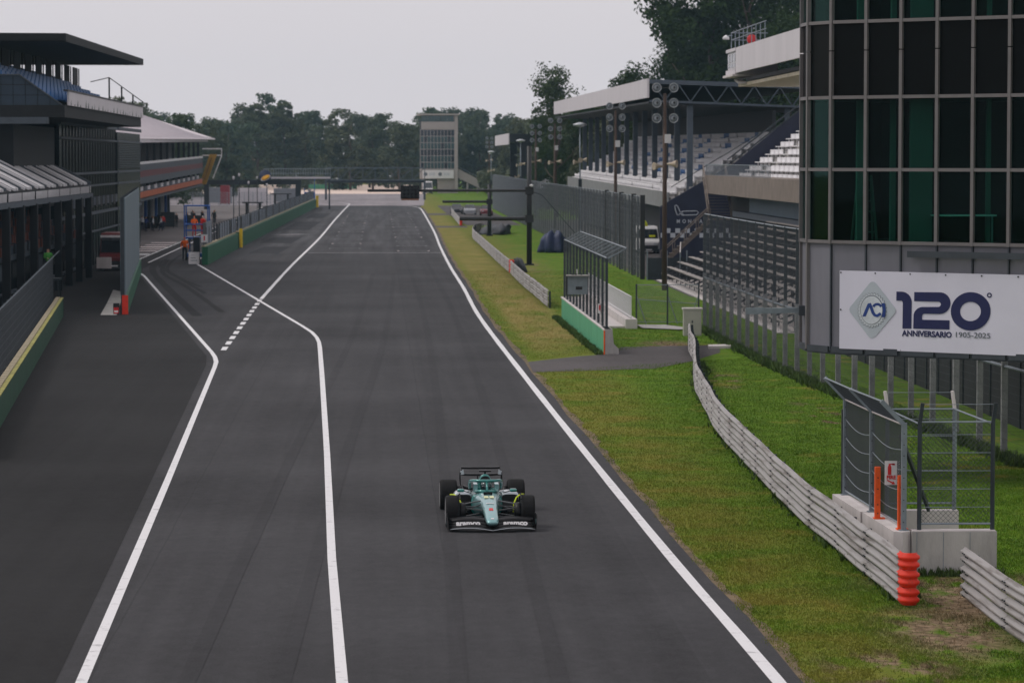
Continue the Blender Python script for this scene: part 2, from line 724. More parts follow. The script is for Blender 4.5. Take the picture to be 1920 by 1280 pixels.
M_ORANGE = mat('orange_paint', srgb(240, 92, 20), 0.55, var=0.14, scale=4)
M_REDOR = mat('red_orange_paint', srgb(176, 50, 24), 0.6, scale=7, col2=srgb(226, 46, 14), lo=0.3, hi=0.46)
M_YELLOW = mat('yellow_paint', srgb(235, 200, 30), 0.55, var=0.1)
M_RED = mat('red_paint', srgb(205, 28, 30), 0.4, var=0.1)
M_NAVY = mat('navy_print', (0.006, 0.010, 0.075), 0.5, var=0.1)
M_BLUE = mat('blue_paint', srgb(30, 88, 165), 0.5, var=0.12)
M_ARMCO = mat('armco_paint', srgb(112, 104, 98), 0.55, scale=1.5, bump=0.06, bscale=10, stretch=(3, 0.3, 5), col2=srgb(162, 158, 157), lo=0.34, hi=0.50)


# ---------------------------------------------------------------- the ground and the paving
def sheet(name, pts, z, m, kind='structure', parent=None):
    me = bpy.data.meshes.new(name)
    me.from_pydata([(x, y, z) for x, y in pts], [], [tuple(range(len(pts)))])
    me.materials.append(m)
    bm = bmesh.new()
    bm.from_mesh(me)
    bmesh.ops.triangulate(bm, faces=bm.faces)
    bmesh.ops.recalc_face_normals(bm, faces=bm.faces)
    if bm.faces and bm.faces[0].normal.z < 0:
        bmesh.ops.reverse_faces(bm, faces=bm.faces)
    bm.to_mesh(me)
    bm.free()
    o = bpy.data.objects.new(name, me)
    COL.objects.link(o)
    if kind:
        o['kind'] = kind
    if parent is not None:
        o.parent = parent
    return o


def smooth_line(pts, step=4.0):
    """Catmull-Rom through (x, y) points"""
    out = []
    P = [Vector(p) for p in pts]
    for i in range(len(P) - 1):
        p0, p1, p2, p3 = P[max(i - 1, 0)], P[i], P[i + 1], P[min(i + 2, len(P) - 1)]
        n = max(2, int((p2 - p1).length / step))
        for k in range(n):
            t = k / n
            out.append(0.5 * ((2 * p1) + (p2 - p0) * t + (2 * p0 - 5 * p1 + 4 * p2 - p3) * t * t + (3 * p1 - p0 - 3 * p2 + p3) * t ** 3))
    out.append(P[-1])
    return out


def paint(name, pts, w, m=None, z=0.020, smooth=True):
    L = smooth_line(pts) if smooth else [Vector(p) for p in pts]
    mb = MB()
    vs = []
    for i, p in enumerate(L):
        d = (L[min(i + 1, len(L) - 1)] - L[max(i - 1, 0)]).normalized()
        nrm = Vector((-d.y, d.x))
        wob = w * (1 + 0.05 * math.sin(i * 1.7))
        vs += [(*(p + nrm * wob / 2), z), (*(p - nrm * wob / 2), z)]
    mb.add(vs, [(2 * i, 2 * i + 1, 2 * i + 3, 2 * i + 2) for i in range(len(L) - 1)])
    o = mb.build(name, m or M_LINE)
    if o.data.polygons[0].normal.z < 0:
        o.data.flip_normals()
    o['kind'] = 'structure'
    return o


sheet('ground', [(-1200, -60), (1200, -60), (1200, 1250), (-1200, 1250)], 0.0, M_GRASS)
RIGHT_EDGE = [(6.75, 15), (6.28, 50.4), (5.97, 70.4), (5.50, 123), (5.24, 167), (5.40, 204), (5.45, 244), (5.75, 300), (6.30, 371), (6.9, 516), (6.5, 540)]
edge = smooth_line(RIGHT_EDGE, 6)
M_ = [(-60, 15)] + [(p.x + 0.42 + 0.05 * math.sin(i * 2.3), p.y) for i, p in enumerate(edge)] + [(7.6, 560), (-60, 560)]
sheet('track', M_, 0.012, M_ASPH)
sheet('pit_lane', [(-60, 14), (-5.6, 14), (-5.1, 50), (-6.9, 128), (-7.2, 134), (-16.9, 227), (-17.6, 240), (-18.1, 300), (-18.1, 559), (-60, 559)], 0.016, M_APRON)
sheet('pit_apron', [(-60, 262), (-19.75, 262), (-19.75, 556), (-60, 556)], 0.020, M_CONC_APRON)
sheet('run_off', [(-90, 560.2), (7.9, 560.2), (9.2, 640), (11, 745), (-90, 745)], 0.012, M_RUNOFF)
sheet('gravel_trap', [(-110, 745.3), (11.2, 745.3), (14, 1000), (-110, 1000)], 0.012, M_GRAVEL)
sheet('service_path', [(6.05, 129.5), (8.4, 133.2), (9.6, 134.4), (10.6, 139.6), (13.5, 140.4), (15.1, 141), (14.5, 135.4), (12.6, 129.3), (10.8, 125.2), (5.95, 123.2)], 0.010, M_PATH)
sheet('crossing_path', [(6.5, 466), (12.4, 466), (12.4, 481), (6.5, 481)], 0.010, M_PATH)
sheet('crossing_path', [(6.3, 382), (10.7, 382), (10.7, 391), (6.3, 391)], 0.010, M_PATH)
sheet('service_path', [(10.9, 395), (17.6, 395), (17.6, 560), (10.2, 560), (10.2, 470)], 0.008, M_PATH)
sheet('service_path', [(18.6, 190), (60, 190), (60, 430), (18.6, 430)], 0.010, M_PATH)
for a in ((-11.3, -8.2, 277, 300), (-11.6, -8.0, 311, 337), (-11.2, -7.5, 369, 416), (-10.2, -7.2, 442, 480)):
    sheet('tarmac_patch', [(a[0], a[2] + 2), (a[1] - 0.5, a[2]), (a[1], a[3]), (a[0] + 0.6, a[3] - 1)], 0.020, M_PATCH)
sheet('concrete_strip', [(-14.6, 168.5), (-13.75, 168.5), (-15.6, 197), (-16.6, 201), (-15.4, 182)], 0.05, M_CONC)

paint('edge_line', RIGHT_EDGE + [(5.3, 553), (2.5, 562), (-3, 568), (-9, 571)], 0.22)
paint('pit_exit_line', [(0.3, 18), (-0.60, 50.4), (-0.98, 65.7), (-1.46, 89.5), (-2.19, 122.8), (-2.56, 139), (-2.68, 143.5), (-2.86, 147.5), (-3.18, 152), (-3.75, 157.5), (-13.7, 246.5), (-14.3, 251.5), (-14.72, 256), (-14.85, 260), (-14.7, 265), (-14.2, 272)], 0.18, smooth=False)
paint('pit_boundary_line', [(-3.9, 18), (-4.7, 50.4), (-5.42, 82), (-6.50, 127), (-6.60, 130), (-6.80, 133), (-7.12, 136.5), (-16.4, 225), (-16.9, 229), (-17.8, 235.5)], 0.18, smooth=False)
paint('track_edge_line', [(-6.9, 188), (-6.7, 247), (-6.1, 334), (-5.84, 438), (-5.3, 560), (-5.2, 575), (-6.0, 590), (-9, 606), (-14, 615)], 0.22, z=0.0225)
for k in range(1, 13):
    y = 133.5 + k * 4.25
    x = -6.66 - 0.24 * k / 12
    paint('lane_dash', [(x, y), (x - 0.02, y + 2.5)], 0.24, z=0.0235, smooth=False)
paint('pit_lane_line', [(-18.2, 254), (-18.3, 323), (-18.4, 540)], 0.16, z=0.024)
paint('pit_lane_line', [(-19.55, 258), (-19.5, 356), (-19.5, 540)], 0.16, z=0.024)
for y, w_, m_ in ((276, 3.0, M_LINE), (286, 2.2, M_STRIPE), (292, 2.0, M_STRIPE), (299, 2.2, M_STRIPE), (306, 2.2, M_STRIPE), (314, 2.4, M_STRIPE)):
    paint('pit_stripe', [(-22.2, y), (-19.7, y)], w_, m_, z=0.026, smooth=False)
paint('start_line', [(-6.2, 280), (5.5, 280)], 0.9, M_WORN, smooth=False)
paint('painted_bar', [(-11.0, 346), (-8.0, 349)], 2.0, M_WORN, z=0.024, smooth=False)
for k in range(26):                                                       # starting grid: staggered boxes
    y = 286 + k * 8.2
    xc = -3.1 if k % 2 else 3.1
    paint('grid_mark', [(xc - 1.35, y), (xc + 1.35, y)], 0.30, M_WORN, smooth=False)
    for sx_ in (-1.35, 1.35):
        paint('grid_mark', [(xc + sx_, y - 1.3), (xc + sx_, y + 0.1)], 0.17, M_STRIPE if k % 3 == 0 else M_WORN, z=0.023, smooth=False)

# faint rubber laid down by the tyres
M_RUBBER = asphalt_mat('rubbered_asphalt', srgb(44, 43, 43.5), 0.02)
for pts, w_ in (([(-9.5, 168), (-13.4, 204), (-16.6, 236), (-18.0, 262)], 0.5), ([(-8.4, 172), (-12.2, 205), (-15.6, 232), (-17.2, 262)], 0.35),
                ([(-10.6, 196), (-13.8, 222), (-16.9, 248), (-17.6, 270)], 0.30), ([(-11.4, 206), (-14.9, 230), (-16.3, 250), (-16.9, 275)], 0.28)):
    paint('tyre_mark', pts, w_, M_RUBBER, z=0.0180 + 0.0007 * w_ * 10 % 0.004)


M_RUBBER2 = asphalt_mat('faint_rubber', srgb(59, 58.5, 60.5), 0.03)
for j, pts in enumerate(([(0.9, 30), (1.4, 60), (2.0, 110), (2.4, 180), (2.2, 260)], [(2.5, 30), (3.0, 60), (3.6, 110), (4.0, 180), (3.8, 260)],
                         [(-3.2, 40), (-2.4, 90), (-1.2, 150), (-0.4, 230)], [(-1.7, 40), (-0.9, 90), (0.3, 150), (1.1, 230)])):
    paint('tyre_mark', pts, 0.30, M_RUBBER2, z=0.0176 + 0.0004 * j)
# bare soil where the paving ends
M_SOIL = mat('edge_soil', srgb(72, 62, 48), 0.95, scale=1.2, world_space=True, col2=srgb(128, 108, 80), lo=0.35, hi=0.65, bump=0.5, bscale=20)
vs_ = []
LL = smooth_line(RIGHT_EDGE, 0.7)
for i, p in enumerate(LL):
    w_ = 0.10 + 0.16 * abs(math.sin(i * 0.37) * math.sin(i * 0.113 + 1)) + 0.10 * rng.random()
    vs_ += [(p.x + 0.30, p.y, 0.006), (p.x + 0.42 + w_, p.y, 0.006)]
so = MB().add(vs_, [(2 * i, 2 * i + 1, 2 * i + 3, 2 * i + 2) for i in range(len(LL) - 1)]).build('verge_soil', M_SOIL)
so['kind'] = 'structure'

# ---------------------------------------------------------------- lawn blades
def lawn(n, x0, x1, y0, y1, hmin, hmax, w, name, label):
    u = nrng.random(n)
    Y = 1.0 / (1 / y0 + u * (1 / y1 - 1 / y0))                 # denser close to the camera
    X = x0 + (x1 - x0) * nrng.random(n)
    ex = np.interp(Y, [p[1] for p in RIGHT_EDGE], [p[0] for p in RIGHT_EDGE]) + 0.45
    keep = X > ex - 0.06 + np.abs(nrng.normal(0, 0.12, n)) + 0.10 * np.sin(Y * 2.3) * np.sin(Y * 0.61)
    for cx, cy, rx, ry in ((9.9, 54.6, 1.2, 3.0), (10.8, 58.5, 1.0, 2.2), (8.3, 51, 0.6, 1.2)):
        d = np.hypot((X - cx) / rx, (Y - cy) / ry)
        d = d + 0.45 * np.sin(X * 3.1 + np.sin(Y * 1.3) * 2) * np.sin(Y * 1.7 + X * 0.8) + nrng.normal(0, 0.12, n)
        keep &= (d > 0.8) | (nrng.random(n) > 0.90)
    keep &= ~((Y > 122.5) & (Y < 141) & (Y < 141 - 0) & (X < 15) & (Y > 123.5 + (X - 6) * 0.9) & (Y < 130 + (X - 6) * 1.6) & (Y < 140.5))
    X, Y = X[keep], Y[keep]
    n = len(X)
    clump = 0.55 + 0.45 * np.sin(X * 2.1 + np.sin(Y * 0.7) * 2) * np.sin(Y * 0.55 + X)
    h = (hmin + (hmax - hmin) * nrng.random(n)) * (0.75 + 0.5 * clump)
    tuft = (np.sin(X * 5.3 + Y * 1.7) * np.sin(Y * 2.9 - X * 3.3) > 0.80) & (nrng.random(n) < 0.6)
    h = np.where(tuft, h * 2.1, h)
    a = nrng.random(n) * 2 * PI
    ww = w * (0.6 + 0.8 * nrng.random(n))
    dx, dy = np.cos(a) * ww / 2, np.sin(a) * ww / 2
    lx, ly = nrng.normal(0, 0.5, n) * h, nrng.normal(0, 0.5, n) * h
    V = np.zeros((n, 3, 3))
    V[:, 0] = np.stack([X - dx, Y - dy, np.zeros(n)], 1)
    V[:, 1] = np.stack([X + dx, Y + dy, np.zeros(n)], 1)
    V[:, 2] = np.stack([X + lx, Y + ly, h], 1)
    o = np_mesh(name, V.reshape(-1, 3), np.arange(n * 3).reshape(-1, 3), M_BLADE, kind='stuff')
    tag(o, label, 'grass', kind='stuff')
    return o


lawn(520000, 5.6, 17.5, 44, 235, 0.018, 0.055, 0.018, 'grass', 'mown grass verge beside the track with dry patches')

# ---------------------------------------------------------------- trees
M_BARK = mat('bark', srgb(78, 66, 56), 0.9, var=0.3, scale=3, bump=0.5, bscale=8)
L_FAR = leaf_mat('hazed_leaves_broad', (0.038, 0.072, 0.052), (0.095, 0.135, 0.072), (0.130, 0.120, 0.062))  # paler, bluer leaves: distance haze is put into their colour
L_POP = leaf_mat('hazed_leaves_tall', (0.048, 0.080, 0.055), (0.105, 0.140, 0.075), (0.105, 0.115, 0.060))  # same haze tint in the colour of the tall trees
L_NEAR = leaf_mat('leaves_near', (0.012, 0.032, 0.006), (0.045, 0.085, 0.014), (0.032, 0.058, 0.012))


def crown_mesh(name, m, H, W, base, nclump, nleaf, leaf, seed, kind='round', loose=0.0):
    r_ = np.random.default_rng(seed)
    C, S = [], []
    lobes = [(r_.uniform(-0.28, 0.28) * W, r_.uniform(-0.28, 0.28) * W, r_.uniform(0.12, 0.85), r_.uniform(0.5, 0.8)) for _ in range(6)]
    while len(C) < nclump:
        if kind == 'round':
            lx, ly, lz, ls = lobes[r_.integers(6)]
            p = r_.normal(size=3)
            p /= np.linalg.norm(p)
            p *= (r_.uniform(0.35, 1.0)) ** 0.5
            q = np.array([lx + p[0] * W * 0.34 * ls, ly + p[1] * W * 0.34 * ls, base + (H - base) * lz + p[2] * (H - base) * 0.30 * ls])
        else:
            t = r_.random() ** 0.9
            rad = W / 2 * (0.35 + 0.65 * math.sin(PI * min(1, (t * 0.9 + 0.12)))) * (1 + 0.25 * math.sin(t * 19 + seed))
            a = r_.random() * 2 * PI
            rr = rad * r_.uniform(0.4, 1.0)
            q = np.array([rr * math.cos(a), rr * math.sin(a), base + (H - base) * t])
        if q[2] > H or q[2] < base * 0.75:
            continue
        C.append(q)
        S.append(r_.uniform(0.55, 1.25) * W * 0.105)
    C, S = np.array(C), np.array(S)
    idx = r_.integers(0, nclump, nclump * nleaf)
    d = r_.normal(size=(len(idx), 3))
    d /= np.linalg.norm(d, axis=1, keepdims=True)
    rr = (r_.random(len(idx)) ** (0.33 if not loose else 0.5))[:, None]
    P = C[idx] + d * rr * S[idx][:, None] * np.array([[1.15, 1.15, 0.8]]) * (1 + loose)
    nrm = d * 0.6 + r_.normal(size=d.shape) * 0.6 + np.array([[0, 0, 0.35]])
    nrm /= np.linalg.norm(nrm, axis=1, keepdims=True)
    t1 = np.cross(nrm, r_.normal(size=d.shape))
    t1 /= np.linalg.norm(t1, axis=1, keepdims=True) + 1e-9
    t2 = np.cross(nrm, t1)
    s = leaf * r_.uniform(0.55, 1.3, len(idx))[:, None]
    V = np.stack([P - t1 * s, P - t2 * s * 0.55, P + t1 * s, P + t2 * s * 0.55], 1)
    F = np.arange(len(idx) * 4).reshape(-1, 4)
    o = np_mesh(name, V.reshape(-1, 3), F, m)
    me = o.data
    bpy.data.objects.remove(o)
    return me


def trunk_mesh(name, H, base, W, seed, r0=0.35):
    r_ = random.Random(seed)
    mb = MB()
    top = H * 0.86
    n = 7
    pts = [(math.sin(i * 1.3 + seed) * 0.12 * i, math.cos(i * 1.7 + seed) * 0.10 * i, top * i / n) for i in range(n + 1)]
    mb.path(pts, [r0 * (1 - 0.85 * i / n) for i in range(n + 1)], 7)
    for k in range(9):
        z = base * 0.8 + (top - base) * (k / 9.5)
        i = min(n - 1, int(z / top * n))
        p = Vector(pts[i]).lerp(Vector(pts[i + 1]), z / top * n - i)
        a = r_.random() * 2 * PI
        ln = W * r_.uniform(0.25, 0.42) * (1 - 0.5 * k / 9)
        e = p + Vector((math.cos(a) * ln, math.sin(a) * ln, ln * r_.uniform(0.5, 1.0)))
        mid = p.lerp(e, 0.5) + Vector((0, 0, -0.1 * ln))
        mb.path([p, mid, e], [r0 * 0.32, r0 * 0.2, 0.03], 5)
    return mb.mesh(name, M_BARK, True)


VAR = []
for i, (k, H, W, b, nc, nl, lf, m_) in enumerate((
        ('round', 20, 13, 1.2, 130, 52, 0.42, L_FAR), ('round', 20, 15, 1.0, 140, 52, 0.44, L_FAR), ('round', 20, 11, 1.5, 120, 52, 0.40, L_FAR),
        ('tall', 20, 7.5, 2.0, 120, 52, 0.36, L_POP), ('tall', 20, 9.0, 2.0, 130, 52, 0.38, L_POP), ('round', 20, 12, 1.5, 120, 54, 0.42, L_POP))):
    VAR.append((crown_mesh('crown', m_, H, W, b, nc, nl, lf, 20 + i, k), trunk_mesh('trunk', H, b, W, 20 + i)))
NEARVAR = []
for i, (k, H, W, b, nc, nl, lf) in enumerate((('round', 20, 12, 2.5, 230, 90, 0.19), ('round', 20, 13, 3.0, 230, 90, 0.20))):
    NEARVAR.append((crown_mesh('crown', L_NEAR, H, W, b, nc, nl, lf, 50 + i, k, 0.12), trunk_mesh('trunk', H, b, W, 50 + i)))
L_LOOSE = leaf_mat('leaves_loose', (0.030, 0.055, 0.022), (0.085, 0.120, 0.040), (0.060, 0.085, 0.030))
LOOSE = (crown_mesh('crown', L_LOOSE, 20, 8.5, 6.0, 75, 62, 0.20, 71, 'round', 0.35), trunk_mesh('trunk', 20, 6, 8, 71, 0.3))


def tree(name, var, x, y, h, label, group=None, wide=1.0):
    t = thing(name, label, 'tree', (x, y, 0), rng.random() * 6.28, group)
    s = h / 20.0
    t.scale = (s * wide, s * wide, s)
    inst(var[1], 'trunk', t)
    inst(var[0], 'crown', t)
    return t


def skyline(x, y):
    """height of the wood as the skyline runs, in metres"""
    px = 710 + x * 6000 / y
    pts = [(150, 96), (280, 92), (330, 98), (352, 96), (375, 80), (425, 82), (450, 106), (520, 118), (565, 108), (585, 84), (620, 92), (690, 90), (705, 78),
           (770, 70), (790, 98), (830, 102), (850, 90), (880, 104), (945, 100), (965, 88), (1000, 84), (1200, 90)]
    q = np.interp(px, [p[0] for p in pts], [p[1] for p in pts])
    return 8.25 + q * y / 6000


G_WOOD = 'trees of the wood behind the far end of the straight'
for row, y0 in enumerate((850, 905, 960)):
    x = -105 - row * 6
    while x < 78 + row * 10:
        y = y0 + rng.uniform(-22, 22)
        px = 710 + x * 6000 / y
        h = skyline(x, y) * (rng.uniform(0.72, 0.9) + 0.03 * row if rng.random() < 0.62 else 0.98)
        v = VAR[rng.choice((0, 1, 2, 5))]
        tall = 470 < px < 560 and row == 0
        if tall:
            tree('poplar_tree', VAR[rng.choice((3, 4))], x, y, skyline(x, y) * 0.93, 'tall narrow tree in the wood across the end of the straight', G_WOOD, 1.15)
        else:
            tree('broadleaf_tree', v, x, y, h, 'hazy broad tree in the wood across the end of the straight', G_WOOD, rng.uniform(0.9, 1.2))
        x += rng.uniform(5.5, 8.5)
G_LEFT = 'trees behind the white pit roof'
for x, y, h, v in ((-34, 492, 15.5, 1), (-39, 520, 17.0, 0), (-46, 560, 19.0, 2), (-42, 590, 18, 5), (-52, 640, 19.5, 1), (-45, 660, 16, 0), (-40, 690, 15.5, 2), (-33, 700, 16, 5), (-60, 600, 20, 0), (-55, 700, 19, 2), (-48, 480, 14, 0), (-58, 520, 16, 1)):
    tree('broadleaf_tree', VAR[v], x, y, h, 'dark tree behind the white roof of the pit garages', G_LEFT)
G_RIGHT = 'trees behind the spectator stands'
for k in range(46):
    y = 440 + (k % 23) * 17 + rng.uniform(-6, 6)
    x = 33 + (k // 23) * 11 + rng.uniform(-3, 3) + (y - 440) * 0.012
    px = 710 + x * 6000 / y
    top = np.interp(px, [860, 950, 1000, 1060, 1150, 1300], [96, 84, 84, 92, 112, 150])
    h = 8.25 + top * y / 6000 * (rng.uniform(0.82, 1.02))
    tree('broadleaf_tree', VAR[rng.choice((0, 1, 2))], x, y, min(h, 27), 'dark tree on the right beyond the long mesh fence', G_RIGHT)
tree('loose_tree', LOOSE, 24.8, 445, 22.5, 'tall open-crowned tree standing above the left end of the grandstand roof', None, 1.0)
for x, y, h, v, lab in ((39.5, 428, 28.5, 0, 'dark green tree above the grandstand roof, leftmost of the high clump'),
                        (43.5, 418, 36.0, 1, 'tallest dark green tree behind the grandstand roof'),
                        (48.5, 410, 37.0, 0, 'dark tree rising behind the white cabin of the stand roof'),
                        (55.5, 425, 33.0, 1, 'dark tree beside the top of the glass tower')):
    tree('near_tree', NEARVAR[v], x, y, h, lab, 'high trees behind the grandstand', 1.0)
for x, y, h, v in ((36.5, 436, 20, 0), (47, 440, 26, 1), (52, 400, 26, 0), (60, 410, 30, 0), (42, 455, 24, 0), (58, 450, 28, 1)):
    tree('near_tree', NEARVAR[v], x, y, h, 'shaded tree low behind the grandstand roof', 'shaded trees behind the grandstand', 1.1)
for x, y, h in ((29, 470, 16), (31.5, 500, 17), (27.5, 520, 15)):
    tree('near_tree', NEARVAR[0], x, y, h, 'bushy tree below the tall open-crowned tree', 'bushy trees past the grandstand end', 1.1)


# undergrowth that closes the foot of the wood
def thicket(name, label, segs, n, leaf, m):
    C = []
    for x0, y0, x1, y1, h in segs:
        k = int(math.hypot(x1 - x0, y1 - y0) / 2.2)
        for i in range(k):
            u = i / max(1, k - 1)
            for _ in range(3):
                C.append((x0 + (x1 - x0) * u + rng.gauss(0, 1.2), y0 + (y1 - y0) * u + rng.gauss(0, 2.5), rng.uniform(0.1, 0.8) * h, rng.uniform(0.9, 1.6)))
    C = np.array(C)
    idx = nrng.integers(0, len(C), n)
    d = nrng.normal(size=(n, 3))
    d /= np.linalg.norm(d, axis=1, keepdims=True)
    P = C[idx, :3] + d * C[idx, 3:4] * (nrng.random(n) ** 0.4)[:, None]
    P[:, 2] = np.abs(P[:, 2])
    t1 = nrng.normal(size=(n, 3))
    t1 /= np.linalg.norm(t1, axis=1, keepdims=True)
    t2 = np.cross(t1, d)
    s = leaf * nrng.uniform(0.5, 1.3, n)[:, None]
    V = np.stack([P - t1 * s, P - t2 * s * 0.6, P + t1 * s, P + t2 * s * 0.6], 1)
    o = np_mesh(name, V.reshape(-1, 3), np.arange(n * 4).reshape(-1, 4), m, kind='stuff')
    return tag(o, label, 'bushes', kind='stuff')


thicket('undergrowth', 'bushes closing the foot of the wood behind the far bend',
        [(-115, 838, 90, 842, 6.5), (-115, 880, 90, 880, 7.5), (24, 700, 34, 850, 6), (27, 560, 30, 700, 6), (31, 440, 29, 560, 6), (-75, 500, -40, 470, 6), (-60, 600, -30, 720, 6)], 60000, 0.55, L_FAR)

# ================================================================ RIGHT SIDE
# ---------------------------------------------------------------- steel guard rails
WPROF = [(0.0, 0.0), (0.025, 0.0), (0.065, 0.075), (0.105, 0.080), (0.140, 0.022), (0.170, 0.022), (0.205, 0.080), (0.245, 0.075), (0.285, 0.0), (0.308, 0.0)]
_front = WPROF
_back = [(z, o - 0.008) for z, o in reversed(WPROF)]
WRING = _front + _back


def cut_path(pts, step):
    L = smooth_line(pts, 0.8)
    s = [0.0]
    for a, b in zip(L, L[1:]):
        s.append(s[-1] + (b - a).length)
    n = max(1, round(s[-1] / step))
    xs, ys = [p.x for p in L], [p.y for p in L]
    return s[-1], n, lambda d: Vector((float(np.interp(d, s, xs)), float(np.interp(d, s, ys))))


def sweep_w(mb, pos, d0, d1, zb, nstep, bend=0.0, grow=0.0):
    rings = []
    for k in range(nstep + 1):
        d = d0 + (d1 - d0) * k / nstep
        p = pos(d)
        t = (pos(d + 0.3) - pos(d - 0.3)).normalized()
        nrm = Vector((-t.y, t.x))
        dz = bend * math.sin(d * 0.9)
        rings.append([Vector((*(p + nrm * (o + grow)), zb + dz + z)) for z, o in WRING])
    mb.loft(rings)


def guard_rail(name, label, pts, cap=None, cap_start=False, sec=4.0, group=None, post_step=2.0, low=0.04):
    t = thing(name, label, 'barrier', (pts[0][0], pts[0][1], 0), 0, group)
    off = Vector((pts[0][0], pts[0][1]))
    pts = [(x - off.x, y - off.y) for x, y in pts]
    L, n, pos = cut_path(pts, sec)
    for beam in range(3):
        zb = low + beam * 0.325
        for k in range(n):
            mb = MB()
            a, b = L * k / n, L * (k + 1) / n - 0.015
            sweep_w(mb, pos, a, b, zb, 4, 0.012, 0.007 * (k % 2))
            mb.build('rail', M_ARMCO, t, True)
            mb = MB()                                    # lapped joint with its bolts
            e = max(0.3, min(b, L - 0.4))
            p, d = pos(e), (pos(e + 0.3) - pos(e - 0.3)).normalized()
            nr = Vector((-d.y, d.x))
            for zz in (0.085, 0.155, 0.225):
                for dd in (-0.10, 0.06):
                    c = p + d * dd + nr * (0.088 if zz != 0.155 else 0.03)
                    mb.box(c.x - 0.016, c.x + 0.016, c.y - 0.02, c.y + 0.02, zb + zz - 0.012, zb + zz + 0.012)
            if L * 0 + abs(off.y) < 120:
                mb.build('bolt', M_STEEL_D, t)
    pm = MB().box(-0.05, 0.05, -0.04, 0.04, 0, 0.92).box(-0.02, 0.085, -0.03, 0.03, 0.2, 0.3).mesh('post', M_STEEL_D)
    d = 0.5
    while d < L:
        p = pos(d)
        tt = (pos(d + 0.3) - pos(d - 0.3)).normalized()
        nr = Vector((-tt.y, tt.x))
        q = p - nr * 0.10
        inst(pm, 'post', t, (q.x, q.y, 0))
        d += post_step
    if cap:                                              # rounded end pieces bent back round the post
        e0 = 0.0 if cap_start else L
        p = pos(e0)
        t0 = (pos(min(L, e0 + 0.3)) - pos(max(0, e0 - 0.3))).normalized()
        out = -t0 if cap_start else t0
        nrm = Vector((-t0.y, t0.x))
        for beam in range(3):
            zb = low + beam * 0.325
            mb = MB()
            rings = []
            for k in range(13):
                a = PI * max(0, k - 3) / 9
                r_ = 0.13
                back = -0.30 * (1 - min(k, 3) / 3)
                c = p + out * (0.10 + back) - nrm * r_ if k < 3 else p + out * 0.10 - nrm * r_
                dr = nrm * math.cos(a) + out * math.sin(a)
                rings.append([Vector((*(c + dr * (r_ + o * 0.75 + 0.006)), zb + z * 1.04)) for z, o in WRING])
            mb.loft(rings)
            mb.build('end_cap', cap, t, True)
    return t


guard_rail('guard_rail', 'long white steel guard rail with orange end cap beside the near grass verge',
           [(9.63, 58.4), (9.62, 65), (9.61, 73), (9.85, 84), (10.14, 94.6), (10.58, 102), (11.2, 112), (11.9, 119.8), (12.7, 128), (13.2, 135), (13.75, 141)], M_REDOR, True)
guard_rail('guard_rail', 'scuffed grey guard rail at the bottom right corner below the concrete wall',
           [(11.0, 42), (11.02, 50), (10.92, 55), (10.95, 59.2)])
guard_rail('guard_rail', 'white guard rail between the dry verge and the start light mast',
           [(9.35, 176), (9.35, 190), (9.30, 205), (9.38, 222), (9.42, 228)], sec=4.0, post_step=4)
guard_rail('guard_rail', 'white guard rail with an orange end further along the dry verge',
           [(9.40, 229.5), (9.45, 260), (9.6, 300), (9.75, 330), (10.6, 352), (11.6, 358)], M_REDOR, True, sec=8.0, post_step=8)
guard_rail('guard_rail', 'short far guard rail with an orange end by the crossing path',
           [(9.95, 392), (10.2, 420), (10.6, 465)], M_REDOR, True, sec=9.0, post_step=9)


def tree_mesh_panel(parent, segs, z0, z1, sv, sh, r, m=None, name='mesh'):
    P, Q = [], []
    for a, b in segs:
        p, q = mesh_wires(a, b, z0, z1, sv, sh)
        P += p
        Q += q
    return wires(name, P, Q, r, m or M_WIRE, parent)


# ---------------------------------------------------------------- fenced enclosure beside the track (near right)
t = thing('fence_enclosure', 'steel mesh enclosure standing on low concrete walls near the bottom right', 'fence', (10.1, 62.6, 0))
T = lambda x, y, z=0: (x - 10.1, y - 62.6, z)


def blk(parent, name, m, x0, x1, y0, y1, z0, z1, ox=10.1, oy=62.6):
    return MB().box(x0 - ox, x1 - ox, y0 - oy, y1 - oy, z0, z1).build(name, m, parent)


w1 = MB().prism([T(10.05, 66.22), T(10.40, 66.25), T(10.31, 69.8), T(9.97, 69.8)], (0, 0, 0.88)).build('concrete_wall', M_CONC_W, t)
w2 = MB().prism([T(10.18, 62.72), T(10.34, 62.60), T(10.52, 62.72), T(10.42, 66.16), T(10.08, 66.16)], (0, 0, 0.88)).build('concrete_wall', M_CONC_W, t)
blk(t, 'concrete_wall', M_CONC, 10.53, 12.22, 62.60, 62.95, 0, 0.88)  # front wall in darker concrete: its shade is put into the colour
blk(t, 'concrete_wall', M_CONC_W, 11.05, 12.15, 66.40, 66.72, 0, 0.88)
blk(t, 'wall_coping', M_CONC_W, 10.54, 12.20, 62.62, 62.94, 0.883, 0.90)
mb = MB()                                                 # shutter joints in the concrete face
for x in (10.62, 11.15, 11.68):
    mb.box(x - 10.1, x + 0.012 - 10.1, -0.004, 0.002, 0.02, 0.87)
mb.build('form_joint', M_STEEL, t)
post_pts = [(10.22, 69.6), (10.28, 66.2), (10.40, 62.85)]
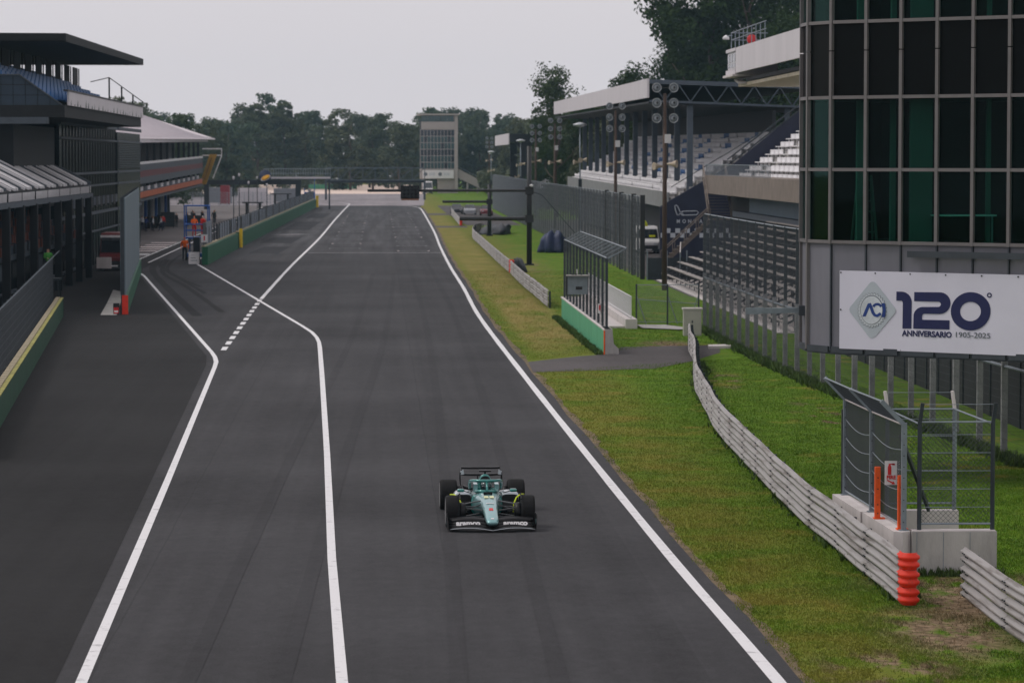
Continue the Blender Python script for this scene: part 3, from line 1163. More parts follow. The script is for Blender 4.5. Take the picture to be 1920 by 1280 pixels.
for x, y in post_pts:
    mb = MB().box(x - 10.1 - 0.05, x - 10.1 + 0.05, y - 62.6 - 0.05, y - 62.6 + 0.05, 0.88, 3.02)
    mb.box(x - 10.1 - 0.09, x - 10.1 + 0.09, y - 62.6 - 0.09, y - 62.6 + 0.09, 0.88, 0.90)
    p = mb.build('post', M_STEEL, t)
    MB().bar(T(x, y, 2.98), T(x - 0.46, y, 3.46), 0.06, 0.09).build('outrigger', M_STEEL, t)
    mb = MB()
    for k in range(9):
        z = 1.05 + k * 0.22
        mb.tube(T(x - 0.01, y - 0.062, z), T(x - 0.01, y - 0.045, z), 0.012, 6)
    mb.build('bolt_hole', M_BLACK, p)
for (a, b) in ((post_pts[0], post_pts[1]), (post_pts[1], post_pts[2])):
    MB().tube(T(a[0], a[1], 2.98), T(b[0], b[1], 2.98), 0.025).build('top_rail', M_CONC_W, t)
    MB().tube(T(a[0] - 0.45, a[1], 3.45), T(b[0] - 0.45, b[1], 3.45), 0.02).build('hood_rail', M_STEEL, t)
    MB().tube(T(a[0], a[1], 0.98), T(b[0], b[1], 0.98), 0.02).build('bottom_rail', M_STEEL, t)
    for z in (1.35, 1.75, 2.15, 2.55):                    # slack cables
        pts = []
        for k in range(9):
            u = k / 8
            pts.append(T(a[0] + (b[0] - a[0]) * u, a[1] + (b[1] - a[1]) * u, z - 0.12 * math.sin(PI * u) - 0.06 * u))
        MB().path(pts, 0.009, 5).build('cable', M_STEEL, t)
P, Q = [], []
for (a, b) in ((post_pts[0], post_pts[1]), (post_pts[1], post_pts[2])):
    p, q = diamond_wires((a[0] - 10.1, a[1] - 62.6), (b[0] - 10.1, b[1] - 62.6), 0.98, 2.98, 0.065)
    P += p
    Q += q
    n_ = 40
    for k in range(n_ + 1):                               # hood mesh
        u = k / n_
        x, y = a[0] + (b[0] - a[0]) * u, a[1] + (b[1] - a[1]) * u
        P.append(T(x, y, 2.98))
        Q.append(T(x - 0.45, y, 3.45))
    for k in range(7):
        u = k / 6
        P.append(T(a[0] - 0.45 * u, a[1], 2.98 + 0.47 * u))
        Q.append(T(b[0] - 0.45 * u, b[1], 2.98 + 0.47 * u))
wires('chain_link', P, Q, 0.0048, M_WIRE_D, t)
# front and back cross fences with raked tops
for y, xs, top in ((62.78, (10.70, 12.16), 3.06), (66.56, (10.66, 12.08), 3.02)):
    for x in xs:
        mb = MB()
        mb.tube(T(x, y, 0.88), T(x, y, top), 0.045, 8)
        mb.build('post', M_STEEL_D if y < 64 else M_STEEL, t)
        MB().bar(T(x, y, top - 0.02), T(x + (0.05 if y < 64 else -0.06), y - 0.02, top + 0.36), 0.07, 0.05).build('raked_arm', M_CONC_W if y > 64 else M_STEEL_D, t)
    for z in (top - 0.02, 1.02):
        MB().tube(T(xs[0], y, z), T(xs[1], y, z), 0.022).build('rail', M_STEEL, t)
    mb = MB()
    for k in range(5):
        z = 1.35 + k * 0.36
        mb.tube(T(xs[0], y, z), T(xs[1], y, z), 0.008, 5)
    mb.tube(T(xs[0], y, top + 0.33), T(xs[1], y, top + 0.33), 0.007, 5)
    mb.build('strand_wire', M_STEEL, t)
P, Q = diamond_wires((0.60, 0.18), (2.06, 0.18), 1.02, 3.0, 0.10)
wires('chain_link', P, Q, 0.0042, M_WIRE_D, t)
P, Q = diamond_wires((0.56, 3.96), (1.98, 3.96), 1.02, 3.0, 0.10)
wires('chain_link', P, Q, 0.0042, M_WIRE_D, t)
for x0, y0, x1, y1 in ((10.70, 62.78, 10.66, 66.56), (12.16, 62.78, 12.08, 66.56)):
    MB().tube(T(x0, y0, 3.0), T(x1, y1, 3.0), 0.02).build('rail', M_STEEL, t)
MB().bar(T(10.62, 64.6, 2.6), T(11.5, 66.3, 0.9), 0.06, 0.08).build('brace', M_STEEL_D, t)
blk(t, 'post', M_BLACK, 10.16, 10.22, 69.72, 69.82, 0.88, 2.75)
for x, y, h in ((10.20, 64.92, 1.07), (10.36, 63.00, 1.08)):   # orange gate posts
    o = MB().box(x - 10.1 - 0.055, x - 10.1 + 0.055, y - 62.6 - 0.05, y - 62.6 + 0.05, 0.88, 0.88 + h).box(
        x - 10.1 - 0.075, x - 10.1 + 0.15, y - 62.6 - 0.09, y - 62.6 + 0.12, 0.882, 0.905).build('gate_post', M_ORANGE, t)
    tag(o, 'orange gate post')
    mb = MB()
    for z in (0.12, 0.3, 0.62, 0.85):
        mb.tube(T(x, y - 0.060, 0.88 + z), T(x, y - 0.045, 0.88 + z), 0.014, 6)
    mb.build('bolt_hole', M_BLACK, o)
MB().box(0.135, 0.165, 2.42, 2.62, 0.90, 1.9).build('gate_leaf_edge', M_ORANGE, t)
# fire sign
fs = thing('fire_sign', 'small white sign with red extinguisher and the word FIRE on the enclosure mesh', 'sign', (10.28, 63.55, 1.72))
MB().box(-0.15, 0.15, -0.008, 0.008, 0, 0.48).build('plate', M_WHITE, fs)
mb = MB()
mb.lathe([(0.0, 0.20), (0.036, 0.202), (0.036, 0.36), (0.02, 0.40), (0.012, 0.42), (0.0, 0.42)], (-0.055, -0.010, 0), 'z', 10)
mb.box(-0.075, 0.04, -0.016, -0.009, 0.405, 0.425).box(0.0, 0.05, -0.016, -0.009, 0.395, 0.430)
ex = mb.build('extinguisher_print', M_RED, fs)
ex.scale = (1, 0.3, 1)
ex.location = (0, -0.008, 0)
text_part('FIRE', 0.105, M_RED, fs, 'lettering', (-0.115, -0.011, 0.115), (R(90), 0, 0), 0.98, 0.004)
mb = MB().prism([(-0.11, -0.010, 0.085), (-0.10, -0.010, 0.105), (0.01, -0.010, 0.055), (0.02, -0.010, 0.075), (0.06, -0.010, 0.015), (-0.02, -0.010, 0.012), (-0.005, -0.010, 0.03)], (0, -0.003, 0))
mb.build('arrow_print', M_RED, fs)

# ---------------------------------------------------------------- long catch fence with concrete posts
FX = [(84.3, 17.4), (92, 17.1), (103, 16.5), (114, 16.0), (126, 15.72), (143, 15.66), (155.5, 15.7)]
fx = lambda y: float(np.interp(y, [p[0] for p in FX], [p[1] for p in FX]))
t = thing('catch_fence', 'tall wire catch fence on a row of concrete posts along the green bank', 'fence', (0, 84.3, 0))
M_POSTC = mat('post_concrete', srgb(150, 150, 152), 0.85, var=0.28, scale=3, stretch=(1, 1, 0.5))
lower = MB().box(-0.085, 0.085, -0.085, 0.085, 0, 2.75).mesh('post', M_POSTC)
upper = MB().box(-0.06, 0.06, -0.06, 0.06, 2.75, 5.6).mesh('post_extension', M_STEEL_D)
ys = list(np.arange(84.6, 155.6, 3.0))
for y in ys:
    p = inst(lower, 'post', t, (fx(y), y - 84.3, 0), rng.uniform(-0.05, 0.05))
    inst(upper, 'post_extension', p)
for z, r_ in ((2.52, 0.05), (5.58, 0.03)):
    MB().path([(fx(y), y - 84.3, z) for y in ys], r_, 6).build('rail', M_STEEL, t)
P, Q = [], []
for a, b in zip(ys, ys[1:]):
    p, q = mesh_wires((fx(a) - 0.09, a - 84.3), (fx(b) - 0.09, b - 84.3), 0.1, 5.55, 0.11, 0.22)
    P += p
    Q += q
wires('mesh', P, Q, 0.0042, M_WIRE_D, t)


h_ = thing('dark_hoarding', 'black corrugated hoarding behind the catch fence under the tower', 'hoarding', (19.6, 92, 0))
M_HOARD = mat('hoarding_black', (0.010, 0.012, 0.015), 0.8, var=0.4, scale=2)
for k in range(24):
    MB().prism([(0, k * 2.4, 0.0), (0, k * 2.4 + 2.36, 0.0), (0, k * 2.4 + 2.36, 2.7), (0, k * 2.4, 2.7)], (0.06, 0, 0)).build('panel', M_HOARD, h_)
    MB().box(-0.05, -0.003, k * 2.4 - 0.04, k * 2.4 + 0.04, 0, 2.75).build('post', M_STEEL_D, h_)

# weeds along the foot of the fence
def weeds(name, label, pts, n, h, spread, m):
    V, F = [], []
    k = 0
    for i in range(n):
        a = rng.random() * (len(pts) - 1)
        j = int(a)
        x = pts[j][0] + (pts[j + 1][0] - pts[j][0]) * (a - j) + rng.gauss(0, spread)
        y = pts[j][1] + (pts[j + 1][1] - pts[j][1]) * (a - j) + rng.gauss(0, spread)
        hh = h * rng.uniform(0.3, 1.0)
        for _ in range(3):
            an = rng.random() * 6.28
            w_ = rng.uniform(0.02, 0.05)
            lx, ly = rng.gauss(0, 0.35) * hh, rng.gauss(0, 0.35) * hh
            V += [(x - w_ * math.cos(an), y - w_ * math.sin(an), 0), (x + w_ * math.cos(an), y + w_ * math.sin(an), 0), (x + lx, y + ly, hh)]
            F.append((k, k + 1, k + 2))
            k += 3
    o = np_mesh(name, V, F, m, kind='stuff')
    return tag(o, label, 'weeds', kind='stuff')


M_WEED = mat('weed_leaves', (0.055, 0.100, 0.016), 0.8, var=0.5, scale=2)
weeds('weeds', 'dark weeds growing along the foot of the catch fence', [(fx(y) - 0.15, y) for y in ys], 4500, 0.34, 0.14, M_WEED)
weeds('weeds', 'tufts of weeds along the foot of the near concrete wall', [(10.6, 62.5), (12.3, 62.5)], 120, 0.22, 0.05, M_WEED)
weeds('weeds', 'long grass under the near guard rail', [(9.85, 59), (9.8, 73), (10.05, 84), (10.35, 95), (11.4, 112), (12.9, 128)], 5000, 0.22, 0.12, M_WEED)
weeds('weeds', 'long grass along the foot of the pale green wall', [(9.25, 134), (9.15, 166)], 1800, 0.2, 0.08, M_WEED)


# ---------------------------------------------------------------- pale green wall with mesh fence (middle right)
t = thing('green_wall', 'pale green concrete wall with hooded mesh fence and orange edge in the middle distance', 'wall', (9.5, 134.5, 0))
n_ = 8
for k in range(n_):
    y0, y1 = 31.2 * k / n_ + 0.01, 31.2 * (k + 1) / n_ - 0.01
    MB().prism([(-0.02, y0, 0), (0.22, y0, 0), (0.18, y0, 1.0), (-0.02, y0, 1.0)], (0, y1 - y0, 0)).build('wall_panel', M_GREEN_L, t)
    MB().box(-0.03, 0.30, y0, y1, 1.003, 1.06).build('coping', M_CONC_W, t)
MB().box(-0.03, 0.03, -0.06, -0.003, 0, 1.0).build('edge_strip', M_ORANGE, t)
MB().prism([(0.04, -0.05, 0), (0.62, -0.05, 0), (0.60, -0.05, 0.25), (0.40, -0.05, 0.45), (0.34, -0.05, 1.06), (0.04, -0.05, 1.06)], (0, 2.4, 0)).build('jersey_block', M_CONC, t)
ys7 = np.linspace(0.25, 31, 13)
pm = MB().box(-0.05, 0.05, -0.05, 0.05, 1.06, 4.05).mesh('post', M_STEEL_D)
for y in ys7:
    p = inst(pm, 'post', t, (0.12, y, 0))
    MB().bar((0.12, y, 4.02), (0.95, y + 0.1, 4.45), 0.05, 0.06).build('outrigger', M_STEEL, t)
for x, z in ((0.12, 4.05), (0.95, 4.47)):
    MB().tube((x, 0.2, z), (x, 31, z), 0.03).build('top_rail', M_STEEL, t)
P, Q = mesh_wires((0.08, 0.25), (0.08, 31), 1.06, 4.05, 0.22, 0.3)
for y in np.arange(0.25, 31, 0.6):
    P.append((0.12, y, 4.05))
    Q.append((0.95, y, 4.47))
for u in np.linspace(0, 1, 5):
    P.append((0.12 + 0.83 * u, 0.25, 4.05 + 0.42 * u))
    Q.append((0.12 + 0.83 * u, 31, 4.05 + 0.42 * u))
wires('mesh', P, Q, 0.0050, M_WIRE_D, t)
b = thing('control_box', 'grey box with small dark display hung on the mesh above the pale green wall', 'box', (9.45, 146.5, 2.02))
MB().box(-0.78, 0.14, 0, 0.35, 0, 0.84).build('housing', M_STEEL, b)
MB().box(-0.84, 0.18, -0.22, 0.42, 0.843, 0.89).build('hood', M_CONC, b)
MB().box(-0.42, -0.12, -0.012, -0.003, 0.22, 0.36).build('display', M_BLACK, b)
MB().box(-0.86, -0.82, -0.05, 0.30, -0.02, 0.84).build('side_flap', M_BLACK, b)
MB().tube((-0.35, 0.15, 0.89), (-0.35, 0.15, 1.15), 0.02).build('aerial', M_WHITE, b)
for x in (-0.6, -0.45, -0.2):
    MB().box(x, x + 0.09, 0.02, 0.12, 0.893, 0.95).build('cable_gland', M_BLACK, b)
MB().bar((0.15, 0.1, 0.84), (0.45, -1.2, 0.45), 0.05, 0.05).build('bracket', M_CONC, b)
s = thing('fire_sign', 'small red and white sign on the mesh beside the grey control box', 'sign', (9.5, 138.2, 1.55))
MB().box(-0.02, 0.24, -0.012, 0.0, 0, 0.42).build('plate', M_WHITE, s)
MB().box(0.03, 0.10, -0.016, -0.013, 0.14, 0.36).build('extinguisher_print', M_RED, s)
MB().box(0.12, 0.20, -0.016, -0.013, 0.05, 0.12).build('arrow_print', M_RED, s)

# pale railing on a concrete kerb behind the green wall
t = thing('railing', 'white railing on a pale concrete kerb behind the green wall', 'railing', (12.25, 154.7, 0))
MB().box(-0.28, 0.28, 0, 34, 0, 0.46).build('kerb', M_CONC_W, t)
MB().box(-1.5, -0.29, 0.6, 34, 0, 0.10).build('slab', M_CONC_W, t)
for z in (0.56, 1.55):
    MB().tube((0, 0.1, z), (0, 34, z), 0.025).build('rail', M_WHITE, t)
bal = MB().box(-0.012, 0.012, -0.02, 0.02, 0.46, 1.55).mesh('baluster', M_WHITE)
for k in range(86):
    inst(bal, 'baluster', t, (0, 0.15 + k * 0.39, 0))
# chain-link gate
t = thing('chain_link_fence', 'low chain-link fence with slanting braces in front of the tall timber lamp pole', 'fence', (12.75, 158, 0))
for x in (0, 1.55, 3.1):
    MB().tube((x, 0, 0), (x, 0, 2.05), 0.04, 8).build('post', M_STEEL_D, t)
    MB().tube((x, 0, 1.5), (x + 0.5 if x < 2 else x - 0.5, 0.1, 0.05), 0.025, 6).build('brace', M_STEEL, t)
for z in (0.15, 1.3, 2.0):
    MB().tube((0, 0, z), (3.1, 0, z - (0.25 if z == 1.3 else 0)), 0.02, 6).build('rail', M_STEEL, t)
P, Q = diamond_wires((0, 0.03), (3.1, 0.03), 0.15, 2.0, 0.10)
wires('chain_link', P, Q, 0.0035, M_WIRE, t)
sheet('concrete_slab', [(12.7, 157.6), (14.1, 157.4), (15.3, 153.6), (14.4, 153.0), (12.75, 154.5)], 0.06, M_CONC)
t = thing('utility_cabinet', 'grey metal utility cabinet standing at the far end of the near guard rail', 'cabinet', (14.2, 148.4, 0))
MB().box(0, 0.82, 0, 0.55, 0.0, 1.22).build('body', mat('cabinet_grey', srgb(176, 172, 164), 0.6, var=0.06), t)
MB().box(-0.05, 0.87, -0.05, 0.60, 1.222, 1.30).build('lid', M_CONC_W, t)
MB().box(0.36, 0.42, -0.03, -0.002, 0.60, 0.72).build('handle', M_STEEL_D, t)
MB().box(0.03, 0.79, -0.012, -0.003, 0.06, 1.17).build('door', mat('cabinet_grey', (0, 0, 0)), t)
t = MB().prism([(14.3, 138.2, 0.0), (15.5, 138.5, 0.0), (15.4, 139.6, 0.0), (14.4, 139.4, 0.0)], (0, 0, 0.12)).build('stone_slab', M_CONC_W)
tag(t, 'pale flat stone slab lying on the bank behind the guard rail end', 'slab')


# ---------------------------------------------------------------- long far mesh fence
t = thing('mesh_fence', 'long dense grey mesh fence running away beside the start light masts', 'fence', (18, 218, 0))
pl = [(0.0, 0.0), (0.2, 60), (0.0, 140), (0.3, 230), (0.8, 310)]
px_ = lambda y: float(np.interp(y, [p[1] for p in pl], [p[0] for p in pl]))
pm = MB().box(-0.07, 0.07, -0.07, 0.07, 0, 5.65).mesh('post', M_STEEL_D)
pm2 = MB().box(-0.16, 0.16, -0.16, 0.16, 0, 5.75).mesh('post', M_BLACK)
for k in range(78):
    y = k * 4.0
    inst(pm2 if k in (0, 2, 5, 9) else pm, 'post', t, (px_(y), y, 0))
P, Q = [], []
for k in range(77):
    p, q = mesh_wires((px_(k * 4.0) - 0.1, k * 4.0), (px_(k * 4.0 + 4) - 0.1, k * 4.0 + 4), 0.1, 5.6, 0.32, 0.45)
    P += p
    Q += q
wires('mesh', P, Q, 0.0055, M_WIRE, t)
MB().path([(px_(y), y, 5.62) for y in range(0, 309, 20)], 0.035, 5).build('top_rail', M_STEEL, t)

# second, nearer line of posts and mesh that closes the gap (cross fence at the opening)
t = thing('cross_fence', 'short dark mesh screen beside the white van, across the fence opening', 'fence', (18.2, 217, 0))
MB().box(0, 5.5, 0, 0.08, 0, 1.5).build('panel', M_STEEL_D, t)
for k in range(5):
    MB().box(k * 1.35, k * 1.35 + 0.08, -0.1, -0.003, 0, 2.0).build('post', M_STEEL, t)

# ---------------------------------------------------------------- start light mast and its twin
def mast(name, label, x, y, H, arms, w=0.42):
    t = thing(name, label, 'mast', (x, y, 0))
    MB().tube((0, 0, 0), (0, 0, H), w / 2, 12, w / 2 * 0.85).build('pole', M_BLACK, t, True)
    MB().box(-0.35, 0.35, -0.35, 0.35, 0, 0.12).build('base_plate', M_BLACK, t)
    for z, x0, r_ in arms:
        MB().tube((x0, -0.12, z), (0, -0.12, z), r_, 8).build('arm', M_BLACK, t)
        MB().box(-0.32, 0.32, -0.34, 0.3, z - 0.3, z + 0.28).build('clamp', M_BLACK, t)
    return t


m1 = mast('start_light_mast', 'black mast with a long arm holding the start lights over the track', 11.65, 247.5, 9.2, ((5.77, -12.5, 0.11), (3.6, -5.4, 0.16)))
box_ = MB().box(-9.95, -8.5, -0.45, -0.02, 5.15, 6.15).build('light_box', M_BLACKM, m1)
for k in range(5):
    for j in range(3):
        MB().lathe([(0.10, -0.50), (0.12, -0.455)], (-9.80 + k * 0.29, 0, 5.35 + j * 0.29), 'y', 10).build('lamp', M_BLACK, box_)
MB().box(-9.9, -8.55, -0.42, -0.05, 5.02, 5.145).build('wood_sill', mat('wood_edge', srgb(140, 96, 66), 0.8), box_)
MB().tube((1.0, 0, 5.4), (5.2, 0.2, 0.6), 0.03).build('stay', M_STEEL_D, m1)
MB().tube((0, 0, 5.77), (1.0, 0, 5.4), 0.03).build('stay', M_STEEL_D, m1)
MB().lathe([(0.0, -0.12), (0.13, -0.05), (0.15, 0.05), (0.0, 0.12)], (0.15, -0.35, 6.15), 'z', 10).build('beacon', M_WHITE, m1, True)
mast('signal_mast', 'shorter black mast with one low arm behind the start light mast', 11.8, 341, 5.5, ((3.65, -5.0, 0.14),), 0.45)

# ---------------------------------------------------------------- floodlight poles
M_WOOD = mat('timber_pole', srgb(82, 66, 57), 0.85, var=0.25, scale=3, stretch=(1, 1, 0.2))
M_HORN = mat('horn_beige', srgb(178, 164, 144), 0.6, var=0.1)
M_LENS = mat('lamp_glass', srgb(120, 128, 134), 0.12, var=0.1, spec=0.9)
M_LAMP = mat('lamp_shell', srgb(178, 182, 186), 0.35, var=0.1, metal=0.5)


def lamp_pole():
    t = thing('floodlight_pole', 'x', 'floodlight', (0, 0, 0))
    MB().tube((0, 0, 0), (0, 0, 12.3), 0.17, 10, 0.11).build('pole', M_WOOD, t, True)
    for j in range(3):
        z = 10.75 + j * 0.95
        MB().bar((-0.6, 0, z), (0.6, 0, z), 0.07, 0.07).build('bracket', M_BLACK, t)
        for sx in (-1, 1):
            c = (sx * 0.53, -0.10, z)
            l_ = MB().lathe([(0.06, 0.32), (0.18, 0.22), (0.285, -0.05), (0.30, -0.16), (0.27, -0.16), (0.25, -0.10), (0.0, -0.09)], c, 'y', 18).build('lamp', M_LAMP, t, True)
            MB().lathe([(0.0, -0.125), (0.245, -0.118), (0.245, -0.108), (0.0, -0.1)], c, 'y', 18).build('lens', M_LENS, l_, True)
            MB().lathe([(0.0, -0.20), (0.07, -0.19), (0.07, -0.128), (0.0, -0.128)], (c[0] + 0.03, c[1], c[2] + 0.02), 'y', 10).build('bulb_cap', M_BLACK, l_)
    MB().box(-0.02, 0.36, -0.28, -0.12, 9.2, 9.75).build('switch_box', M_WHITE, t)
    for sx in (-1, 1):
        h = MB().lathe([(0.05, 0.0), (0.10, 0.28), (0.24, 0.62), (0.26, 0.66), (0.20, 0.64)], (0, 0, 0), 'x', 12).build('horn', M_HORN, t, True)
        h.location = (0.12 * sx, -0.15, 7.75 + (0.15 if sx > 0 else 0))
        h.rotation_euler = (0, 0, R(-25) if sx > 0 else R(205))
    return t


lp = lamp_pole()
lp.location = (17.9, 200, 0)
lp['label'] = 'nearest timber floodlight pole with six round lamps, in front of the grandstand corner'
lp['group'] = 'timber floodlight poles'
for x, y, lab in ((20.0, 270, 'timber floodlight pole in front of the grandstand seats, second nearest'),
                  (20.6, 374, 'timber floodlight pole by the left end of the grandstand roof'),
                  (21.7, 442, 'timber floodlight pole just right of the dark roof on a pillar'),
                  (24.2, 700, 'tiny hazy floodlight pole far off beside the dark roof')):
    dup(lp, (x, y, 0), 0, lab)
for x, y, sc, lab in ((-40.6, 880, 1.0, 'far left floodlight pole beyond the pit gantry'), (-34.6, 885, 1.0, 'far floodlight pole just left of the yellow disc sign')):
    dup(lp, (x, y, 0), 0, lab)


def street_lamp(x, y, H, label):
    t = thing('street_lamp', label, 'street lamp', (x, y, 0), 0, 'street lamps along the fence')
    MB().tube((0, 0, 0), (0, 0, H), 0.10, 8, 0.06).build('pole', M_STEEL, t, True)
    MB().lathe([(0.05, -0.30), (0.18, -0.22), (0.75, -0.02), (0.70, 0.10), (0.2, 0.26), (0.0, 0.28)], (0, 0, H), 'z', 14).build('lamp_head', M_LAMP, t, True)
    for sx, dz in ((-1, -0.15), (1, 0.1), (0, 0.05)):
        h = MB().lathe([(0.05, 0.0), (0.10, 0.25), (0.24, 0.55), (0.26, 0.6), (0.20, 0.58)], (0, 0, 0), 'x', 10).build('horn', M_HORN, t, True)
        h.location = (0.1 * sx, -0.1, H - 3.7 + dz)
        h.rotation_euler = (0, 0, {-1: R(190), 1: R(-10), 0: R(-90)}[sx])
    MB().box(-0.18, 0.18, -0.16, 0.1, H - 6.5, H - 5.6).build('cabinet', M_STEEL_D, t)
    return t


street_lamp(20.9, 332, 11.7, 'street lamp with beige horns in front of the grandstand left columns')
street_lamp(22.4, 505, 11.0, 'street lamp with beige horns just left of the start light mast top')
street_lamp(22.5, 640, 9.5, 'small far street lamp left of the dark roof on a pillar')
street_lamp(24.5, 560, 8.8, 'small far street lamp under the dark roof on a pillar')

# ---------------------------------------------------------------- blue tarpaulin
def crumple(name, label, cat, loc, w, d, h, m, seed, fold=7):
    r_ = random.Random(seed)
    mb = MB()
    nu, nv = 36, 9
    rings = []
    for j in range(nv):
        v = j / (nv - 1)
        ring = []
        for i in range(nu):
            a = 2 * PI * i / nu
            rad = (1 - 0.40 * v ** 1.5 - 0.35 * v ** 6) * (1 + 0.16 * math.sin(fold * a + seed) * (1 - 0.6 * v) + 0.10 * math.sin(3 * a + 2 * seed + 5 * v))
            z = h * math.sin(v * PI / 2) * (0.78 + 0.22 * math.sin(2 * a + seed) * math.cos(a * 3 + seed)) + 0.01
            ring.append(Vector((w / 2 * rad * math.cos(a) + 0.25 * w * v * math.sin(seed), d / 2 * rad * math.sin(a), z)))
        rings.append(ring)
    mb.loft(rings)
    o = mb.build(name, m, None, True)
    o.location = loc
    return tag(o, label, cat)


M_TARP = mat('tarpaulin_blue', srgb(38, 50, 84), 0.55, var=0.25, scale=3, bump=0.6, bscale=3)
crumple('tarpaulin', 'crumpled dark blue tarpaulin on the grass behind the mast', 'tarpaulin', (15.3, 281, 0), 2.6, 3.0, 2.0, M_TARP, 3)
M_TARPK = mat('tarpaulin_black', srgb(34, 38, 44), 0.6, var=0.25, bump=0.5, bscale=3)
crumple('tarpaulin', 'small black tarpaulin heaped behind the orange rail end', 'tarpaulin', (10.3, 233, 0), 1.0, 3.0, 1.1, M_TARPK, 5, 5)
crumple('tarpaulin', 'long low black tarpaulin at the far rail bend', 'tarpaulin', (12.6, 352, 0), 3.4, 14.0, 1.2, M_TARPK, 8, 5)

# ================================================================ GLASS TOWER (near right)
TV = [(11.20, 84.3), (11.23, 83.2), (11.69, 82.25), (12.48, 81.55), (13.27, 80.90), (14.08, 80.25), (14.87, 79.60), (15.66, 78.95), (16.45, 78.30), (17.24, 77.65), (18.03, 77.0)]
TZ = [3.32, 6.10, 7.96, 9.81, 11.74, 13.62, 15.5]
M_MULL = mat('aluminium_mullion', srgb(116, 112, 112), 0.45, var=0.08, scale=2, metal=0.25)
M_PANEL = mat('tower_panel', srgb(112, 112, 120), 0.6, var=0.10, scale=0.9, stretch=(1, 1, 0.3))
M_GLASS = glass_mat('tower_glass', (0.50, 0.80, 0.73), 1.13)
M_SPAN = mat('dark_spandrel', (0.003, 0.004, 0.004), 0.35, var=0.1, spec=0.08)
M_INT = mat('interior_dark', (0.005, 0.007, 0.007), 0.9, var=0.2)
M_INT2 = mat('interior_column', (0.12, 0.14, 0.135), 0.8, var=0.05)
M_FRAME = mat('tower_frame', srgb(66, 72, 78), 0.5, var=0.15, metal=0.3)
tw = thing('glass_tower', 'dark glass tower with pale mullions at the right edge, carrying a white banner', 'tower', (11.2, 84.3, 0))
O2 = Vector((11.2, 84.3))
tv = [Vector(p) - O2 for p in TV]
IN = Vector((0.635, 0.772))
for i in range(len(tv) - 1):
    a, b = tv[i], tv[i + 1]
    d = (b - a).normalized()
    nr = Vector((d.y, -d.x))                    # outward (towards the track)
    if nr.dot(IN) > 0:
        nr = -nr
    for j in range(len(TZ) - 1):
        z0, z1 = TZ[j], TZ[j + 1]
        p0, p1 = a + d * 0.03, b - d * 0.03
        mm = M_PANEL if j == 0 else (M_SPAN if j == 3 else M_GLASS)
        nm = 'base_panel' if j == 0 else ('spandrel_pane' if j == 3 else 'pane')
        th = 0.03
        MB().prism([Vector((*p0, z0 + 0.03)), Vector((*p1, z0 + 0.03)), Vector((*p1, z1 - 0.03)), Vector((*p0, z1 - 0.03))], (*(-nr * th), 0)).build(nm, mm, tw)
    for j, z in enumerate(TZ):                  # transoms, set a little behind the uprights
        q0, q1 = a + nr * 0.035, b + nr * 0.035
        MB().bar(Vector((*(q0 + d * 0.045), z)), Vector((*(q1 - d * 0.045), z)), 0.09, 0.085 if j else 0.16).build('transom', M_MULL if j > 1 or j == 1 else M_FRAME, tw)
for i, a in enumerate(tv):
    dn = (tv[min(i + 1, len(tv) - 1)] - tv[max(i - 1, 0)]).normalized()
    nr = Vector((dn.y, -dn.x))
    if nr.dot(IN) > 0:
        nr = -nr
    c = a + nr * 0.03
    for z0, z1, m_ in ((6.05, 10.99, M_MULL), (11.02, 15.5, M_MULL)):
        MB().bar(Vector((*c, z0)), Vector((*c, z1)), 0.085, 0.12, up=(nr.x, nr.y, 0)).build('mullion', m_, tw)
    MB().bar(Vector((*(a + nr * 0.02), 3.28)), Vector((*(a + nr * 0.02), 6.045)), 0.085 if i < 2 else 0.035, 0.11 if i < 2 else 0.05, up=(nr.x, nr.y, 0)).build('mullion', M_MULL if i < 2 else M_FRAME, tw)
DEP = IN * 4.0
outline = [tv[0]] + tv[1:] + [tv[-1] + DEP, tv[0] + DEP]
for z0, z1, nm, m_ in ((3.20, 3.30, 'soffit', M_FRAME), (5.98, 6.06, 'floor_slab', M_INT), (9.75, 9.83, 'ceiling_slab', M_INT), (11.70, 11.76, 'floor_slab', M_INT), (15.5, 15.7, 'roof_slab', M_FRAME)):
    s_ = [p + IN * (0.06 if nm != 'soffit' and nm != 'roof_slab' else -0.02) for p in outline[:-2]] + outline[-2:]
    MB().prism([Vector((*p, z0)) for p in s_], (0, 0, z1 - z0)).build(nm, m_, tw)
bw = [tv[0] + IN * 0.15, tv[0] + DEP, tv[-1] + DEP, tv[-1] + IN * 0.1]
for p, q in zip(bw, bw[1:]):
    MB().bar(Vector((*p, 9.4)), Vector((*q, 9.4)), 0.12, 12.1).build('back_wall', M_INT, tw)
MB().box(6.5, 8.2, -3.4, -2.0, 0, 3.2).build('support_core', M_CONC, tw)
for u, dep, w_ in ((2.05, 1.3, 0.22), (2.95, 1.4, 0.16), (4.1, 0.8, 0.7), (5.55, 1.6, 0.12), (6.9, 1.6, 0.10), (8.4, 1.5, 0.10), (9.6, 1.7, 0.10)):
    i = min(len(tv) - 2, int(u))
    p = tv[i].lerp(tv[i + 1], u - int(u)) + IN * dep
    for z0, z1 in ((6.06, 9.75), (11.76, 15.5)):
        MB().box(p.x - w_ / 2 * 0.8, p.x + w_ / 2 * 0.8, p.y - 0.12, p.y + 0.12, z0, z1).build('column', M_INT2, tw)
